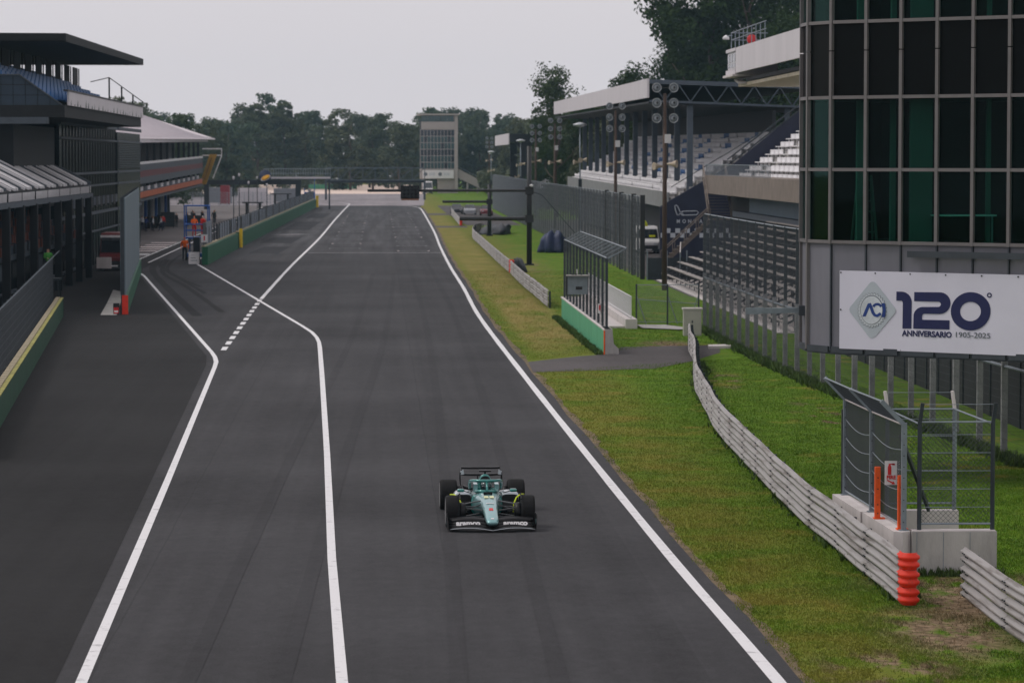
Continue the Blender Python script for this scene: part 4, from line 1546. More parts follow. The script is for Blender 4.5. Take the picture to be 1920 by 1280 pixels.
# bracket arm on the corner of the tower
br = thing('bracket_arm', 'grey steel bracket arm sticking out of the left corner of the glass tower', 'bracket', (11.16, 83.9, 4.26))
MB().bar((0.02, 0, 0), (-1.45, -0.1, -0.02), 0.10, 0.14).build('arm', M_STEEL, br)
MB().bar((-1.05, -0.16, 0.0), (-1.52, -0.18, -0.02), 0.05, 0.17).build('end_plate', M_STEEL, br)
MB().box(-0.10, 0.06, -0.1, 0.1, -0.14, 0.12).build('wall_plate', M_FRAME, br)
# cross rail over the base panels
a_, b_ = Vector((13.4, 80.58)), Vector((18.0, 76.82))
MB().bar((a_.x - O2.x, a_.y - O2.y, 5.83), (b_.x - O2.x, b_.y - O2.y, 5.83), 0.10, 0.16).build('cable_tray', M_FRAME, tw)
# step ladder and table inside, seen through the glass
ld = thing('step_ladder', 'pale step ladder standing inside the glass tower', 'ladder', (12.75, 83.3, 6.06))
for sx in (-0.28, 0.28):
    MB().bar((sx, 0, 0), (sx * 0.6, 0.35, 1.75), 0.06, 0.04).build('rail', M_INT2, ld)
    MB().bar((sx, 0.75, 0), (sx * 0.6, 0.40, 1.75), 0.05, 0.03).build('rail', M_INT2, ld)
for k in range(6):
    z = 0.25 + k * 0.27
    MB().box(-0.26 + 0.018 * k, 0.26 - 0.018 * k, 0.05 * k, 0.05 * k + 0.09, z, z + 0.03).build('step', M_INT2, ld)
tb = thing('table', 'glinting table inside the glass tower behind the middle panes', 'table', (14.9, 81.1, 6.06))
MB().box(-0.8, 0.8, -0.3, 0.3, 0.72, 0.76).build('table_top', M_WHITE, tb)
for sx in (-0.7, 0.7):
    for sy in (-0.22, 0.22):
        MB().box(sx - 0.02, sx + 0.02, sy - 0.02, sy + 0.02, 0, 0.718).build('leg', M_STEEL, tb)

# ---------------------------------------------------------------- the anniversary banner
BA, BB = Vector((11.86, 81.95)), Vector((17.3, 77.5))
BD = (BB - BA).normalized()
BL = (BB - BA).length
BN = Vector((BD.y, -BD.x))
if BN.dot(IN) > 0:
    BN = -BN
bz0, bz1 = 3.36, 5.37
bn = thing('banner', 'white anniversary banner with grey diamond emblem and big navy 120 on the tower', 'banner', (BA.x, BA.y, bz0))
bn.rotation_euler = (0, 0, math.atan2(BD.y, BD.x))
H_ = bz1 - bz0
M_BANNER = mat('banner_vinyl', srgb(214, 212, 226), 0.55, var=0.03, scale=0.7, bump=0.05, bscale=2)
nb_ = 40
rings = [[Vector((BL * k / nb_, 0.004 * math.sin(k * 0.9), 0)), Vector((BL * k / nb_, 0.004 * math.sin(k * 0.9), H_)), Vector((BL * k / nb_, 0.03, H_)), Vector((BL * k / nb_, 0.03, 0))] for k in range(nb_ + 1)]
MB().loft(rings).build('vinyl_sheet', M_BANNER, bn)


def bu(px, py):
    """measured place on the banner -> metres along and up"""
    k = (px - 710) / 6000
    t = (k * 81.95 - 11.86) / (5.44 + 4.45 * k)
    y = 81.95 - 4.45 * t
    return t * BL, 8.25 - (py - 297) * y / 6000 - bz0


def flat(name, poly, m, parent, dy=-0.010, holes=None, th=0.004):
    """flat print: outline in (u, v), optional hole"""
    cu = bpy.data.curves.new(name, 'CURVE')
    cu.dimensions = '2D'
    cu.fill_mode = 'BOTH'
    cu.extrude = th / 2
    for ring in [poly] + (holes or []):
        sp = cu.splines.new('POLY')
        sp.points.add(len(ring) - 1)
        for i, p in enumerate(ring):
            sp.points[i].co = (p[0], p[1], 0, 1)
        sp.use_cyclic_u = True
    tmp = bpy.data.objects.new('print_source', cu)
    COL.objects.link(tmp)
    me = bpy.data.meshes.new_from_object(tmp.evaluated_get(bpy.context.evaluated_depsgraph_get()))
    bpy.data.objects.remove(tmp, do_unlink=True)
    me.materials.clear()
    me.materials.append(m)
    o = bpy.data.objects.new(name, me)
    COL.objects.link(o)
    o.parent = parent
    o.location = (0, dy, 0)
    o.rotation_euler = (R(90), 0, 0)
    return o


def arc(cx, cy, rx, ry, a0, a1, n=10):
    return [(cx + rx * math.cos(R(a0 + (a1 - a0) * i / n)), cy + ry * math.sin(R(a0 + (a1 - a0) * i / n))) for i in range(n + 1)]


# digits drawn in the photo's zoomed measures (x 0..1920 over px 1590..1890, y over 510..660)
Z = lambda x, y: bu(1590 + x / 6.4, 510 + y / 6.4)


def zpoly(pts):
    return [Z(*p) for p in pts]


def zarc(cx, cy, rx, ry, a0, a1, n=10):
    return [(cx + rx * math.cos(R(a0 + (a1 - a0) * i / n)), cy - ry * math.sin(R(a0 + (a1 - a0) * i / n))) for i in range(n + 1)]


one = [(618, 352), (618, 242), (675, 242)] + zarc(675, 372, 130, 130, 90, 0, 12)[1:] + [(803, 690), (694, 688), (697, 385)] + zarc(672, 377, 25, 25, 0, 90, 4)[1:] + [(640, 352)]
flat('numeral', zpoly(one), M_NAVY, bn)
two = [(835, 248), (1150, 252)] + zarc(1146, 383, 131, 131, 90, -90, 18)[1:] + [(960, 510)] + zarc(962, 540, 30, 30, 90, 180, 5)[1:] + [(932, 582), (1266, 590), (1266, 702), (826, 690), (828, 545)] + zarc(940, 540, 112, 112, 180, 90, 10)[1:] + [(1130, 428)] + zarc(1128, 396, 32, 32, -90, 90, 8)[1:] + [(835, 358)]
flat('numeral', zpoly(two), M_NAVY, bn)
zero_o = zarc(1523, 482, 242, 232, 0, 360, 40)[:-1]
zero_i = zarc(1521, 484, 127, 117, 0, 360, 32)[:-1]
flat('numeral', zpoly(zero_o), M_NAVY, bn, holes=[zpoly(zero_i)])
flat('degree_ring', zpoly(zarc(1749, 287, 30, 30, 0, 360, 16)[:-1]), M_NAVY, bn, holes=[zpoly(zarc(1749, 287, 17, 17, 0, 360, 12)[:-1])])
M_EMB = mat('emblem_grey', srgb(178, 186, 194), 0.5, var=0.06, scale=1.5)
M_EMB2 = mat('emblem_light', srgb(196, 202, 208), 0.5, var=0.05, scale=1.5)
M_EMB3 = mat('emblem_dark', srgb(96, 104, 112), 0.5, var=0.05)
dia = [(60, 425), (292, 140)] + zarc(328, 168, 46, 46, 140, 40, 6) + [(368, 140), (602, 440)] + [(612, 470), (602, 500)] + [(365, 785)] + zarc(322, 762, 44, 42, -35, -145, 6) + [(280, 780), (58, 490), (48, 455)]
flat('emblem_diamond', zpoly(dia), M_EMB, bn)
gear = []
for i in range(120):
    a = 2 * PI * i / 120
    r_ = 182 if (i // 2) % 2 else 166
    gear.append((325 + r_ * 0.98 * math.cos(a), 466 - r_ * 1.18 * math.sin(a)))
flat('emblem_gear', zpoly(gear), M_EMB3, bn, -0.0145)
flat('emblem_gear_face', zpoly([(325 + (x - 325) * 0.965, 466 + (y - 466) * 0.968) for x, y in gear]), M_EMB2, bn, -0.019)
flat('emblem_ring', zpoly(zarc(322, 462, 138, 178, 45, 395, 40)), M_EMB3, bn, -0.0235, holes=None)
flat('emblem_disc', zpoly(zarc(322, 465, 131, 170, 0, 360, 40)[:-1]), mat('emblem_disc', srgb(204, 210, 216), 0.5), bn, -0.028)
M_EMBB = mat('emblem_blue', (0.012, 0.045, 0.22), 0.4, var=0.2, scale=2)


def zstroke(pts, w):
    L = [Vector(p) for p in pts]
    l_, r_ = [], []
    for i, p in enumerate(L):
        d = (L[min(i + 1, len(L) - 1)] - L[max(i - 1, 0)]).normalized()
        n_ = Vector((-d.y, d.x)) * w / 2
        l_.append(tuple(p + n_))
        r_.append(tuple(p - n_))
    return l_ + r_[::-1]


flat('emblem_letter', zpoly([(212, 540), (274, 392), (290, 380), (304, 382), (312, 396), (252, 540)]), M_EMBB, bn, -0.033)
flat('emblem_letter', zpoly(zstroke([(298, 384), (318, 430), (342, 498), (362, 524), (392, 534), (436, 506)], 34)), M_EMBB, bn, -0.0375)
flat('emblem_letter', zpoly(zstroke(zarc(392, 455, 55, 62, 30, 150, 10), 30)), M_EMBB, bn, -0.033)
flat('emblem_letter', zpoly([(444, 382), (484, 382), (497, 470), (486, 550), (444, 550), (460, 470)]), M_EMBB, bn, -0.033)
u0, v0 = Z(692, 775)
u1, _ = Z(1298, 775)
o = text_part('ANNIVERSARIO', 0.20, M_NAVY, bn, 'lettering', (u0, -0.010, v0), (R(90), 0, 0), 1.0, 0.006)
o.scale = ((u1 - u0) / o.dimensions.x, 1, 1)
u0, v0 = Z(1325, 792)
u1, _ = Z(1742, 792)
o = text_part('1905-2025', 0.19, M_EMB3, bn, 'lettering', (u0, -0.010, v0), (R(90), 0, 0), 1.0, 0.0)
o.scale = ((u1 - u0) / o.dimensions.x, 1, 1)
gm = MB().tube((0, -0.010, 0), (0, 0.0, 0), 0.022, 8).mesh('eyelet', M_BLACK)
for k in range(8):
    inst(gm, 'eyelet', bn, (0.04 + k * 1.02, 0, H_ - 0.05))
inst(gm, 'eyelet', bn, (0.04, 0, H_ * 0.5))

# ================================================================ MAIN GRANDSTAND
GS_TILT = R(0.22)
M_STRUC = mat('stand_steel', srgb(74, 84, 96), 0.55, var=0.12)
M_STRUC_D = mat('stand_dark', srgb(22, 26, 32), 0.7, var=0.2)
M_SEATW = mat('seat_white', srgb(232, 230, 232), 0.5, var=0.08, scale=1.0)
M_SEATB = mat('seat_blue', srgb(44, 104, 165), 0.5, var=0.12)
M_NAVYW = mat('mural_navy', (0.010, 0.014, 0.040), 0.6, var=0.15)
gs = thing('grandstand', 'large covered grandstand with white and blue seats and a pale roof fascia', 'grandstand', (22, 262, 0))
gs.rotation_euler = (GS_TILT, 0, 0)
G = lambda x, y, z: (x - 22, y - 262, z)
LEN = 140.0
MB().box(0, 0.16, 0, LEN, 13.2, 14.76).build('roof_fascia', M_FASCIA, gs)
rf = MB().prism([G(22.17, 262, 14.35), G(36, 262, 13.9), G(36, 262, 14.25), G(22.17, 262, 14.70)], (0, LEN, 0)).build('roof', M_STRUC, gs)
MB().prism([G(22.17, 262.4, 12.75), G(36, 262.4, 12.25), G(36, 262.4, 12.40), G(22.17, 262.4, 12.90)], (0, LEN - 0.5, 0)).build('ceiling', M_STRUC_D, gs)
MB().bar(G(22.2, 262.1, 14.55), G(35, 262.1, 14.05), 0.12, 0.16).build('truss_chord', M_STRUC, gs)
MB().bar(G(22.2, 262.1, 12.95), G(35, 262.1, 12.45), 0.12, 0.16).build('truss_chord', M_STRUC, gs)
for k in range(12):
    xa, xb = 22.4 + k * 1.05, 22.4 + (k + 1) * 1.05
    za, zb = (14.5, 13.0) if k % 2 == 0 else (13.0, 14.5)
    MB().bar(G(xa, 262.1, za - 0.04 * (xa - 22)), G(xb, 262.1, zb - 0.04 * (xb - 22)), 0.08, 0.08).build('truss_diagonal', M_STRUC, gs)
colm = MB().box(-0.24, 0.24, -0.24, 0.24, 0, 12.7).mesh('column', M_STRUC)
for k in range(13):
    inst(colm, 'column', gs, G(25.6, 263 + k * 11.2, 0))
    inst(colm, 'column', gs, G(33.6, 263 + k * 11.2, 0), 0, (0.9, 0.9, 0.98))
NR = 11
steps = []
for i in range(NR):
    x, z = 24.0 + i * 0.76, 5.0 + i * 0.46
    steps.append((x, z))
prof = [G(23.9, 262.5, 4.3)]
for x, z in steps:
    prof += [G(x, 262.5, z), G(x + 0.76, 262.5, z)]
prof += [G(32.4, 262.5, 9.2)]
MB().prism(prof, (0, LEN - 1, 0)).build('terrace', M_CONC, gs)
MB().box(1.72, 1.88, 0.5, LEN - 0.5, 4.15, 5.45).build('parapet', mat('parapet_grey', srgb(132, 134, 134), 0.85, var=0.12), gs)
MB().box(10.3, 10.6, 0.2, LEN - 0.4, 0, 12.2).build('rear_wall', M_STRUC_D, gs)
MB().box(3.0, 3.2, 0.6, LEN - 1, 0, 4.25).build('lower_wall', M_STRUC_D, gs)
seat = MB().box(-0.20, 0.22, -0.22, 0.22, 0.30, 0.44).box(0.12, 0.24, -0.22, 0.22, 0.44, 0.82).box(-0.04, 0.04, -0.04, 0.04, 0, 0.30)
sw, sb = seat.mesh('seat', M_SEATW), seat.mesh('seat', M_SEATB)
SV = np.array(seat.v)
SF = np.array(seat.f)
rest = {0: [], 1: []}
count = 0
for i, (x, z) in enumerate(steps):
    for k in range(246):
        y = 263.2 + k * 0.56
        if (k % 41) in (0, 1):
            continue
        blue = 1 if (i >= 3 and 12 < k < 170 and math.sin(i * 1.3 + k * 0.13) + 0.5 * math.sin(k * 0.31 - i) > 0.95) else 0
        if k < 28:
            inst(sb if blue else sw, 'seat', gs, G(x + 0.42, y, z))
        else:
            rest[blue].append(G(x + 0.42, y, z))
for bl, m_ in ((0, M_SEATW), (1, M_SEATB)):
    A = np.array(rest[bl])
    V = (A[:, None, :] + SV[None]).reshape(-1, 3)
    F = (np.arange(len(A))[:, None, None] * len(SV) + SF[None]).reshape(-1, 4)
    np_mesh('far_seats', V, F, m_, gs, 'stuff')
# end wall with the circuit mural
mur = [G(23.1, 262.2, 0), G(33.0, 262.2, 0), G(33.0, 262.2, 9.6), G(32.2, 262.2, 9.6)] + [G(24.0, 262.2, 4.85), G(23.1, 262.2, 4.3)]
wall_m = MB().prism(mur, (0, 0.25, 0)).build('end_wall', M_NAVYW, gs)
M_PRINT = mat('mural_white', srgb(190, 196, 204), 0.6, var=0.05)
for k, ch in enumerate('MONZA'):
    text_part(ch, 0.42, M_PRINT, wall_m, 'lettering', (G(24.45 + k * 0.47, 0, 0)[0], 0.185, 2.95), (R(90), 0, 0), 0.9, 0.008)
trk = [(24.3, 4.35), (24.42, 4.42), (24.55, 4.30), (24.75, 3.85), (25.0, 3.92), (26.1, 3.94), (26.25, 3.80), (26.1, 3.62), (24.9, 3.58), (24.75, 3.75), (24.62, 3.60), (24.5, 3.62), (24.36, 4.0), (24.3, 4.35)]
MB().path([(x - 22, 0.185, z) for x, z in trk], 0.035, 5).build('track_outline', M_PRINT, wall_m)
MB().path([(x - 22, 0.185, z) for x, z in ((25.0, 3.92), (24.85, 3.75), (25.05, 3.62))], 0.03, 5).build('track_outline', M_PRINT, wall_m)
mb = MB()
for i in range(24):
    for j in range(2):
        if (i + j) % 2 == 0:
            mb.box(1.15 + i * 0.40, 1.15 + i * 0.40 + 0.40, 0.180, 0.198, 1.75 + j * 0.38, 1.75 + j * 0.38 + 0.38)
mb.build('checker_band', M_PRINT, wall_m)
for x0 in (24.0, 28.0):
    MB().bar(G(x0, 262.1, 5.9 + (x0 - 24) * 0.6), G(x0 + 4.2, 262.1, 8.45 + (x0 - 24) * 0.6), 0.06, 0.06).build('end_rail', M_STEEL_D, gs)

# ---------------------------------------------------------------- nearer stand with white seats
g2 = thing('white_stand', 'nearer stand of plain white seats with a yellow-edged aisle', 'grandstand', (25, 200, 0))
S = lambda x, y, z: (x - 25, y - 200, z)
prof = [S(27.4, 168, 5.6)]
st2 = []
for i in range(13):
    x, z = 27.4 + i * 0.80, 6.35 + i * 0.60
    st2.append((x, z))
    prof += [S(x, 168, z), S(x + 0.8, 168, z)]
prof += [S(37.8, 168, 5.6)]
MB().prism(prof, (0, 81, 0)).build('terrace', M_CONC, g2)
bench = MB().box(-0.22, 0.22, 0, 2.42, 0.36, 0.44).box(0.18, 0.24, 0, 2.42, 0.44, 0.78).box(-0.05, 0.05, 0.3, 0.36, 0, 0.36).box(-0.05, 0.05, 2.0, 2.06, 0, 0.36).mesh('seat_row', M_SEATW)
for i, (x, z) in enumerate(st2):
    for k in range(18):
        y = 200.5 + k * 2.66
        if 236.5 < y < 238.4:
            continue
        inst(bench, 'seat_row', g2, S(x + 0.45, y, z))
    MB().box(*(S(x, 0, 0)[0], S(x + 0.25, 0, 0)[0]), 37.0, 38.6, z + 0.003, z + 0.10).build('aisle_edge', M_YELLOW, g2)
MB().prism([S(27.2, 249.3, 5.0), S(38, 249.3, 5.0), S(38, 249.3, 15.6), S(37, 249.3, 15.4), S(27.2, 249.3, 7.4)], (0, 0.3, 0)).build('side_wall', M_NAVYW, g2)
for dz in (0.0, 0.45):
    MB().bar(S(27.2, 249.2, 7.7 + dz), S(38, 249.2, 15.9 + dz), 0.10, 0.10).build('side_rail', M_STEEL_D, g2)
MB().box(*(0.35, 2.35), -20, 48.6, 5.55, 6.95).build('front_deck', M_CONC_B, g2)
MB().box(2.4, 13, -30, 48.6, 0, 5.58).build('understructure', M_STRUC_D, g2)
for k in range(60):
    MB().box(0.38, 0.42, 7 + k * 0.69, 7.05 + k * 0.69, 6.953, 7.75).build('baluster', M_STEEL, g2) if k % 1 == 0 else None
MB().tube((0.4, 6.5, 7.77), (0.4, 48.4, 7.77), 0.03).build('handrail', M_STEEL, g2)
corr = MB()
for k in range(60):
    y = 0.5 + k * 0.5
    corr.prism([(1.9, y, 4.35), (1.9, y + 0.5, 4.35), (1.9 - 0.14, y + 0.36, 4.35), (1.9 - 0.14, y + 0.14, 4.35)], (0, 0, 1.30))
corr.build('corrugated_balustrade', mat('balustrade_blue', srgb(106, 122, 138), 0.5, var=0.1), g2)
MB().box(1.6, 2.1, 0.5, 30.5, 5.66, 5.76).build('balustrade_rail', M_CONC_W, g2)
MB().box(1.6, 2.38, -20, 40, 3.9, 4.30).build('lower_ledge', M_STRUC, g2)
# cantilever roof above it, with the control cabin
MB().box(-3.0, -2.86, -45, -3, 13.5, 15.05).build('roof_fascia', M_FASCIA, g2)
MB().box(-2.85, 12, -45, -3, 14.7, 14.95).build('roof', M_STRUC, g2)
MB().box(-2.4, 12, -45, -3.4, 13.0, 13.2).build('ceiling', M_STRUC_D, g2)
MB().box(-2.3, 2.0, -44, 1.8, 12.75, 12.95).build('roof_beam', mat('cream_paint', srgb(200, 186, 160), 0.6), g2)
for k in range(5):
    MB().box(11.2, 11.6, -42 + k * 10, -41.6 + k * 10, 0, 14.7).build('column', M_STRUC, g2)
cb = MB().box(-3.05, -0.4, -2.99, 2.2, 13.45, 13.75).box(-3.05, -0.4, -2.99, 2.2, 14.85, 15.05).box(-2.9, -0.4, -2.99, 2.1, 13.75, 14.85).build('cabin', M_FASCIA, g2)
for y0 in (-2.6, -1.1, 0.5):
    wn_ = MB().box(-2.96, -2.91, y0, y0 + 1.25, 13.8, 14.8).build('window', M_WHITE, cb)
    MB().box(-2.985, -2.962, y0 + 0.12, y0 + 1.13, 14.22, 14.72).build('pane', mat('cabin_glass', srgb(60, 70, 78), 0.1, spec=0.9), wn_)
    MB().box(-2.985, -2.962, y0 + 0.12, y0 + 1.13, 13.88, 14.15).build('pane', mat('cabin_glass', (0, 0, 0)), wn_)
MB().box(-3.2, -0.3, -3.0, 2.5, 13.30, 13.44).build('cabin_sill', M_CONC_W, g2)
MB().bar((-2.6, -3, 12.9), (-2.2, 2.6, 13.2), 0.5, 0.12).build('awning', M_CONC_W, g2)
for z in (15.7, 16.15):
    MB().tube((-2.7, -16, z), (-2.7, 2.2, z), 0.03).build('roof_rail', M_STEEL, g2)
    MB().tube((-2.7, 2.2, z), (-0.4, 2.2, z), 0.03).build('roof_rail', M_STEEL, g2)
for k in range(9):
    MB().tube((-2.7, 2.2 - k * 2.2, 15.05), (-2.7, 2.2 - k * 2.2, 16.15), 0.03).build('rail_post', M_STEEL, g2)
lf = thing('lifebuoy', 'red round disc on the roof railing above the white cabin', 'disc', (22.35, 191.5, 15.25))
MB().lathe([(0.0, -0.08), (0.27, -0.08), (0.30, 0.0), (0.27, 0.08), (0.0, 0.08)], (0, 0, 0.1), 'y', 18).build('disc', M_RED, lf, True)
MB().box(-0.04, 0.04, -0.04, 0.04, -0.28, 0).build('stem', M_STEEL, lf)
wl_ = thing('wall_lamp', 'small white floodlight on the corner of the cabin roof', 'lamp', (22.0, 202.6, 15.9))
MB().tube((0.35, -0.4, 0.1), (0, 0, 0.05), 0.03).build('bracket', M_STEEL, wl_)
MB().lathe([(0.05, 0.12), (0.2, 0.0), (0.22, -0.16), (0.0, -0.12)], (0, 0, 0), 'z', 12).build('lamp_head', M_WHITE, wl_, True)

# metal stairs down from the deck
stt = thing('metal_staircase', 'brown metal staircase with pale handrails below the white seats', 'staircase', (25.4, 239, 0))
M_TREAD = mat('stair_brown', srgb(92, 82, 74), 0.8, var=0.2)
for k in range(14):
    z = 6.8 - k * 0.22
    y = 9.0 - k * 0.32
    MB().box(-0.2, 1.5, y - 0.32, y, z - 0.05, z).build('tread', M_TREAD, stt)
for sx in (-0.22, 1.52):
    MB().bar((sx, 9.0, 6.75), (sx, 4.5, 3.70), 0.05, 0.25).build('stringer', M_CONC_B, stt)
    MB().tube((sx, 9.0, 7.75), (sx, 4.5, 4.75), 0.045).build('handrail', M_CONC_B, stt)
    for k in range(4):
        MB().tube((sx, 9.0 - k * 1.5, 6.75 - k * 1.02), (sx, 9.0 - k * 1.5, 7.75 - k * 1.0), 0.035).build('rail_post', M_CONC_B, stt)
MB().box(-0.3, 1.6, 2.6, 4.5, 3.55, 3.68).build('landing', M_CONC_B, stt)
for k in range(12):
    z = 3.5 - k * 0.27
    MB().box(-0.3 - (k + 1) * 0.3, -0.3 - k * 0.3, 2.7, 4.3, z - 0.05, z).build('tread', M_TREAD, stt)
for y in (2.65, 4.4):
    MB().bar((-0.3, y, 3.5), (-3.9, y, 0.2), 0.05, 0.22).build('stringer', M_CONC_B, stt)
    MB().tube((-0.3, y, 4.5), (-3.9, y, 1.2), 0.045).build('handrail', M_CONC_B, stt)
    for k in range(5):
        MB().tube((-0.3 - k * 0.9, y, 3.5 - k * 0.82), (-0.3 - k * 0.9, y, 4.5 - k * 0.82), 0.035).build('rail_post', M_CONC_B, stt)
for x in (-0.2, 1.5):
    MB().box(x - 0.06, x + 0.06, 3.4, 3.52, 0, 3.55).build('leg', M_CONC_B, stt)

# low open bleacher behind the catch fence
bl = thing('bleacher', 'low open bleacher of pale plank rows behind the catch fence', 'bleacher', (19, 150, 0))
plank = MB().box(-0.16, 0.16, 0, 5.8, 0, 0.05).mesh('bench_plank', mat('plank_grey', srgb(150, 144, 141), 0.8, var=0.3, scale=1.4))
M_BLD = mat('bleacher_frame', srgb(70, 74, 80), 0.6, var=0.2)
for i in range(10):
    x, z = 0.6 + i * 0.75, 0.9 + i * 0.34
    for k in range(11):
        inst(plank, 'bench_plank', bl, (x, 0.1 + k * 6.0, z + rng.uniform(-0.01, 0.01)))
        inst(plank, 'foot_plank', bl, (x - 0.38, 0.1 + k * 6.0, z - 0.42), 0, (0.7, 1, 1))
for k in range(23):
    mb = MB()
    mb.bar((0.1, k * 3.0 + 0.05, 0.42), (7.6, k * 3.0 + 0.05, 3.85), 0.06, 0.10)
    for i in range(0, 10, 2):
        x, z = 0.6 + i * 0.75, 0.9 + i * 0.34
        mb.box(x - 0.03, x + 0.03, k * 3.0 + 0.02, k * 3.0 + 0.08, 0, z)
    mb.build('frame', M_BLD, bl)
MB().box(-0.2, 8.0, 0, 66, 0.01, 0.06).build('base_slab', M_CONC_W, bl)
rl = thing('balustrade', 'grey blue barred balustrade in front of the mural wall', 'railing', (20.2, 214, 0))
for z in (0.45, 1.95):
    MB().bar((0, 0, z), (2.5, 26, z), 0.06, 0.06).build('rail', M_CONC_W if z > 1 else M_STEEL, rl)
bm_ = MB().box(-0.03, 0.03, -0.03, 0.03, 0, 1.92).mesh('bar', M_STEEL)
for k in range(48):
    inst(bm_, 'bar', rl, (2.5 * k / 47, 26 * k / 47, 0))

# ================================================================ LEFT SIDE
# ---------------------------------------------------------------- near left barrier: green wall, yellow cap, leaning mesh
A0, A1 = Vector((-11.0, 88.0)), Vector((-16.6, 168.0))
t = thing('green_barrier', 'dark green barrier wall with yellow top and tall mesh at the left edge', 'wall', (A0.x, A0.y, 0))
dA = (A1 - A0).normalized()
LA = (A1 - A0).length
t.rotation_euler = (0, 0, math.atan2(dA.y, dA.x))
n_ = 20
M_GREEN_D = mat('dark_green_wall_paint', srgb(14, 70, 46), 0.6, var=0.2, scale=0.8)
M_CAPY = mat('faded_yellow_paint', srgb(146, 142, 66), 0.7, var=0.3, scale=1.5)
M_CAPC = mat('worn_block', srgb(170, 158, 132), 0.85, var=0.2)
for k in range(n_):
    a, b = LA * k / n_ + 0.01, LA * (k + 1) / n_ - 0.01
    MB().box(a, b, -0.12, 0.12, 0, 0.97).build('wall_panel', M_GREEN_D, t)
    MB().box(a, b, -0.13, 0.02, 0.973, 1.0).build('cap_stripe', M_CAPY, t)
cb_ = MB().box(0, 0.62, 0.03, 0.24, 0.80, 1.04).mesh('cap_block', M_CAPC)
for k in range(int(LA / 0.85)):
    inst(cb_, 'cap_block', t, (k * 0.85 + 0.1, 0, 0))
pm = MB().box(-0.05, 0.05, 0.42, 0.52, 0, 3.1).mesh('post', M_STEEL_D)
for k in range(28):
    p = inst(pm, 'post', t, (k * LA / 27.2, 0, 0))
    MB().bar((0, 0.47, 3.05), (0, 0.05, 3.45), 0.05, 0.05).build('outrigger', M_STEEL, p)
P, Q = mesh_wires((0, 0.40), (LA, 0.40), 0.9, 3.1, 0.26, 0.30)
for k in range(int(LA / 0.6)):
    P.append((k * 0.6, 0.42, 3.1))
    Q.append((k * 0.6 + 0.5, 0.05, 3.45))
for u in (0.0, 0.5, 1.0):
    P.append((0, 0.42 - 0.37 * u, 3.1 + 0.35 * u))
    Q.append((LA, 0.42 - 0.37 * u, 3.1 + 0.35 * u))
wires('mesh', P, Q, 0.0065, M_WIRE_D, t)

# ---------------------------------------------------------------- tall grey screen with green foot
B0, B1 = Vector((-13.42, 170)), Vector((-17.2, 231))
t = thing('screen_wall', 'tall grey mesh screen on a green foot with a red end post beside the pit exit', 'wall', (B0.x, B0.y, 0))
dB = (B1 - B0).normalized()
LB = (B1 - B0).length
t.rotation_euler = (0, 0, math.atan2(dB.y, dB.x))
M_SCREEN = mat('screen_grey', srgb(104, 120, 128), 0.7, var=0.12, scale=0.6, stretch=(1, 1, 0.3))
for k in range(16):
    a, b = LB * k / 16 + 0.015, LB * (k + 1) / 16 - 0.015
    MB().box(a, b, -0.14, 0.14, 0, 1.0).build('foot_panel', M_GREEN, t)
    MB().box(a, b, -0.02, 0.02, 1.02, 6.15).build('screen_panel', M_SCREEN, t)
pm = MB().box(-0.06, 0.06, 0.03, 0.22, 0, 6.2).mesh('post', M_STEEL_D)
for k in range(17):
    inst(pm, 'post', t, (LB * k / 16, 0, 0))
MB().box(-0.16, -0.003, -0.16, 0.16, 0, 1.02).build('end_post', M_REDOR, t)
MB().box(-0.02, 0.0, -0.03, 0.24, 1.03, 6.15).build('end_frame', M_SCREEN, t)
ext = thing('fire_extinguisher', 'small red and white extinguisher box at the foot of the tall screen', 'box', (-13.85, 169.6, 0))
MB().box(-0.16, 0.16, -0.14, 0.14, 0, 0.62).build('case', M_BLACK, ext)
MB().box(-0.13, 0.13, -0.150, -0.142, 0.08, 0.40).build('label_plate', M_RED, ext)
MB().box(-0.10, 0.10, -0.156, -0.151, 0.14, 0.24).build('white_mark', M_WHITE, ext)

# ---------------------------------------------------------------- near pit building
pb = thing('pit_building', 'dark multi-storey pit building with awnings, glass front and black roofed stand', 'building', (-20, 150, 0))
B = lambda x, y, z: (x + 20, y - 150, z)


def pbox(name, m, x0, x1, y0, y1, z0, z1, parent=None):
    return MB().box(x0 + 20, x1 + 20, y0 - 150, y1 - 150, z0, z1).build(name, m, parent or pb)


M_PB_D = mat('pit_dark', srgb(15, 18, 21), 0.8, var=0.2)
M_PB_G = mat('pit_grey', srgb(70, 78, 86), 0.7, var=0.15)
M_PB_BLUE = mat('pit_panel_blue', srgb(30, 48, 64), 0.6, var=0.12)
M_PB_GLASS = mat('pit_glass', srgb(12, 18, 20), 0.22, var=0.3, scale=0.3, spec=0.12)
M_AWN = mat('awning_white', srgb(196, 194, 196), 0.6, var=0.08)
M_ORSEAT = mat('shaded_seat_orange', srgb(120, 54, 24), 0.6, var=0.15)  # darkened orange: the awning's shade is put into the colour
colm = MB().box(-0.22, 0.22, -0.22, 0.22, 0, 5.62).mesh('column', M_PB_D)
ycol = [222 - 7 * k for k in range(11)]
for y in ycol:
    inst(colm, 'column', pb, B(-20, y, 0))
pbox('eave_beam', M_PB_G, -20.25, -19.85, 150, 224, 5.55, 5.85)
mb = MB()
for k in range(230):                                         # slanting white fretwork under the eave
    y = 152 + k * 0.31
    if int((y - 152) / 7 * 10) % 10 == 0:
        continue
    mb.bar(B(-19.95, y, 5.88), B(-19.95, y + 0.12, 6.32), 0.05, 0.07)
fw = mb.build('fretwork', M_AWN, pb)
fw['kind'] = 'stuff'
MB().prism([B(-20.1, 150, 6.30), B(-27.2, 150, 9.90), B(-27.2, 150, 10.05), B(-20.1, 150, 6.42)], (0, 73, 0)).build('awning_deck', M_PB_D, pb)
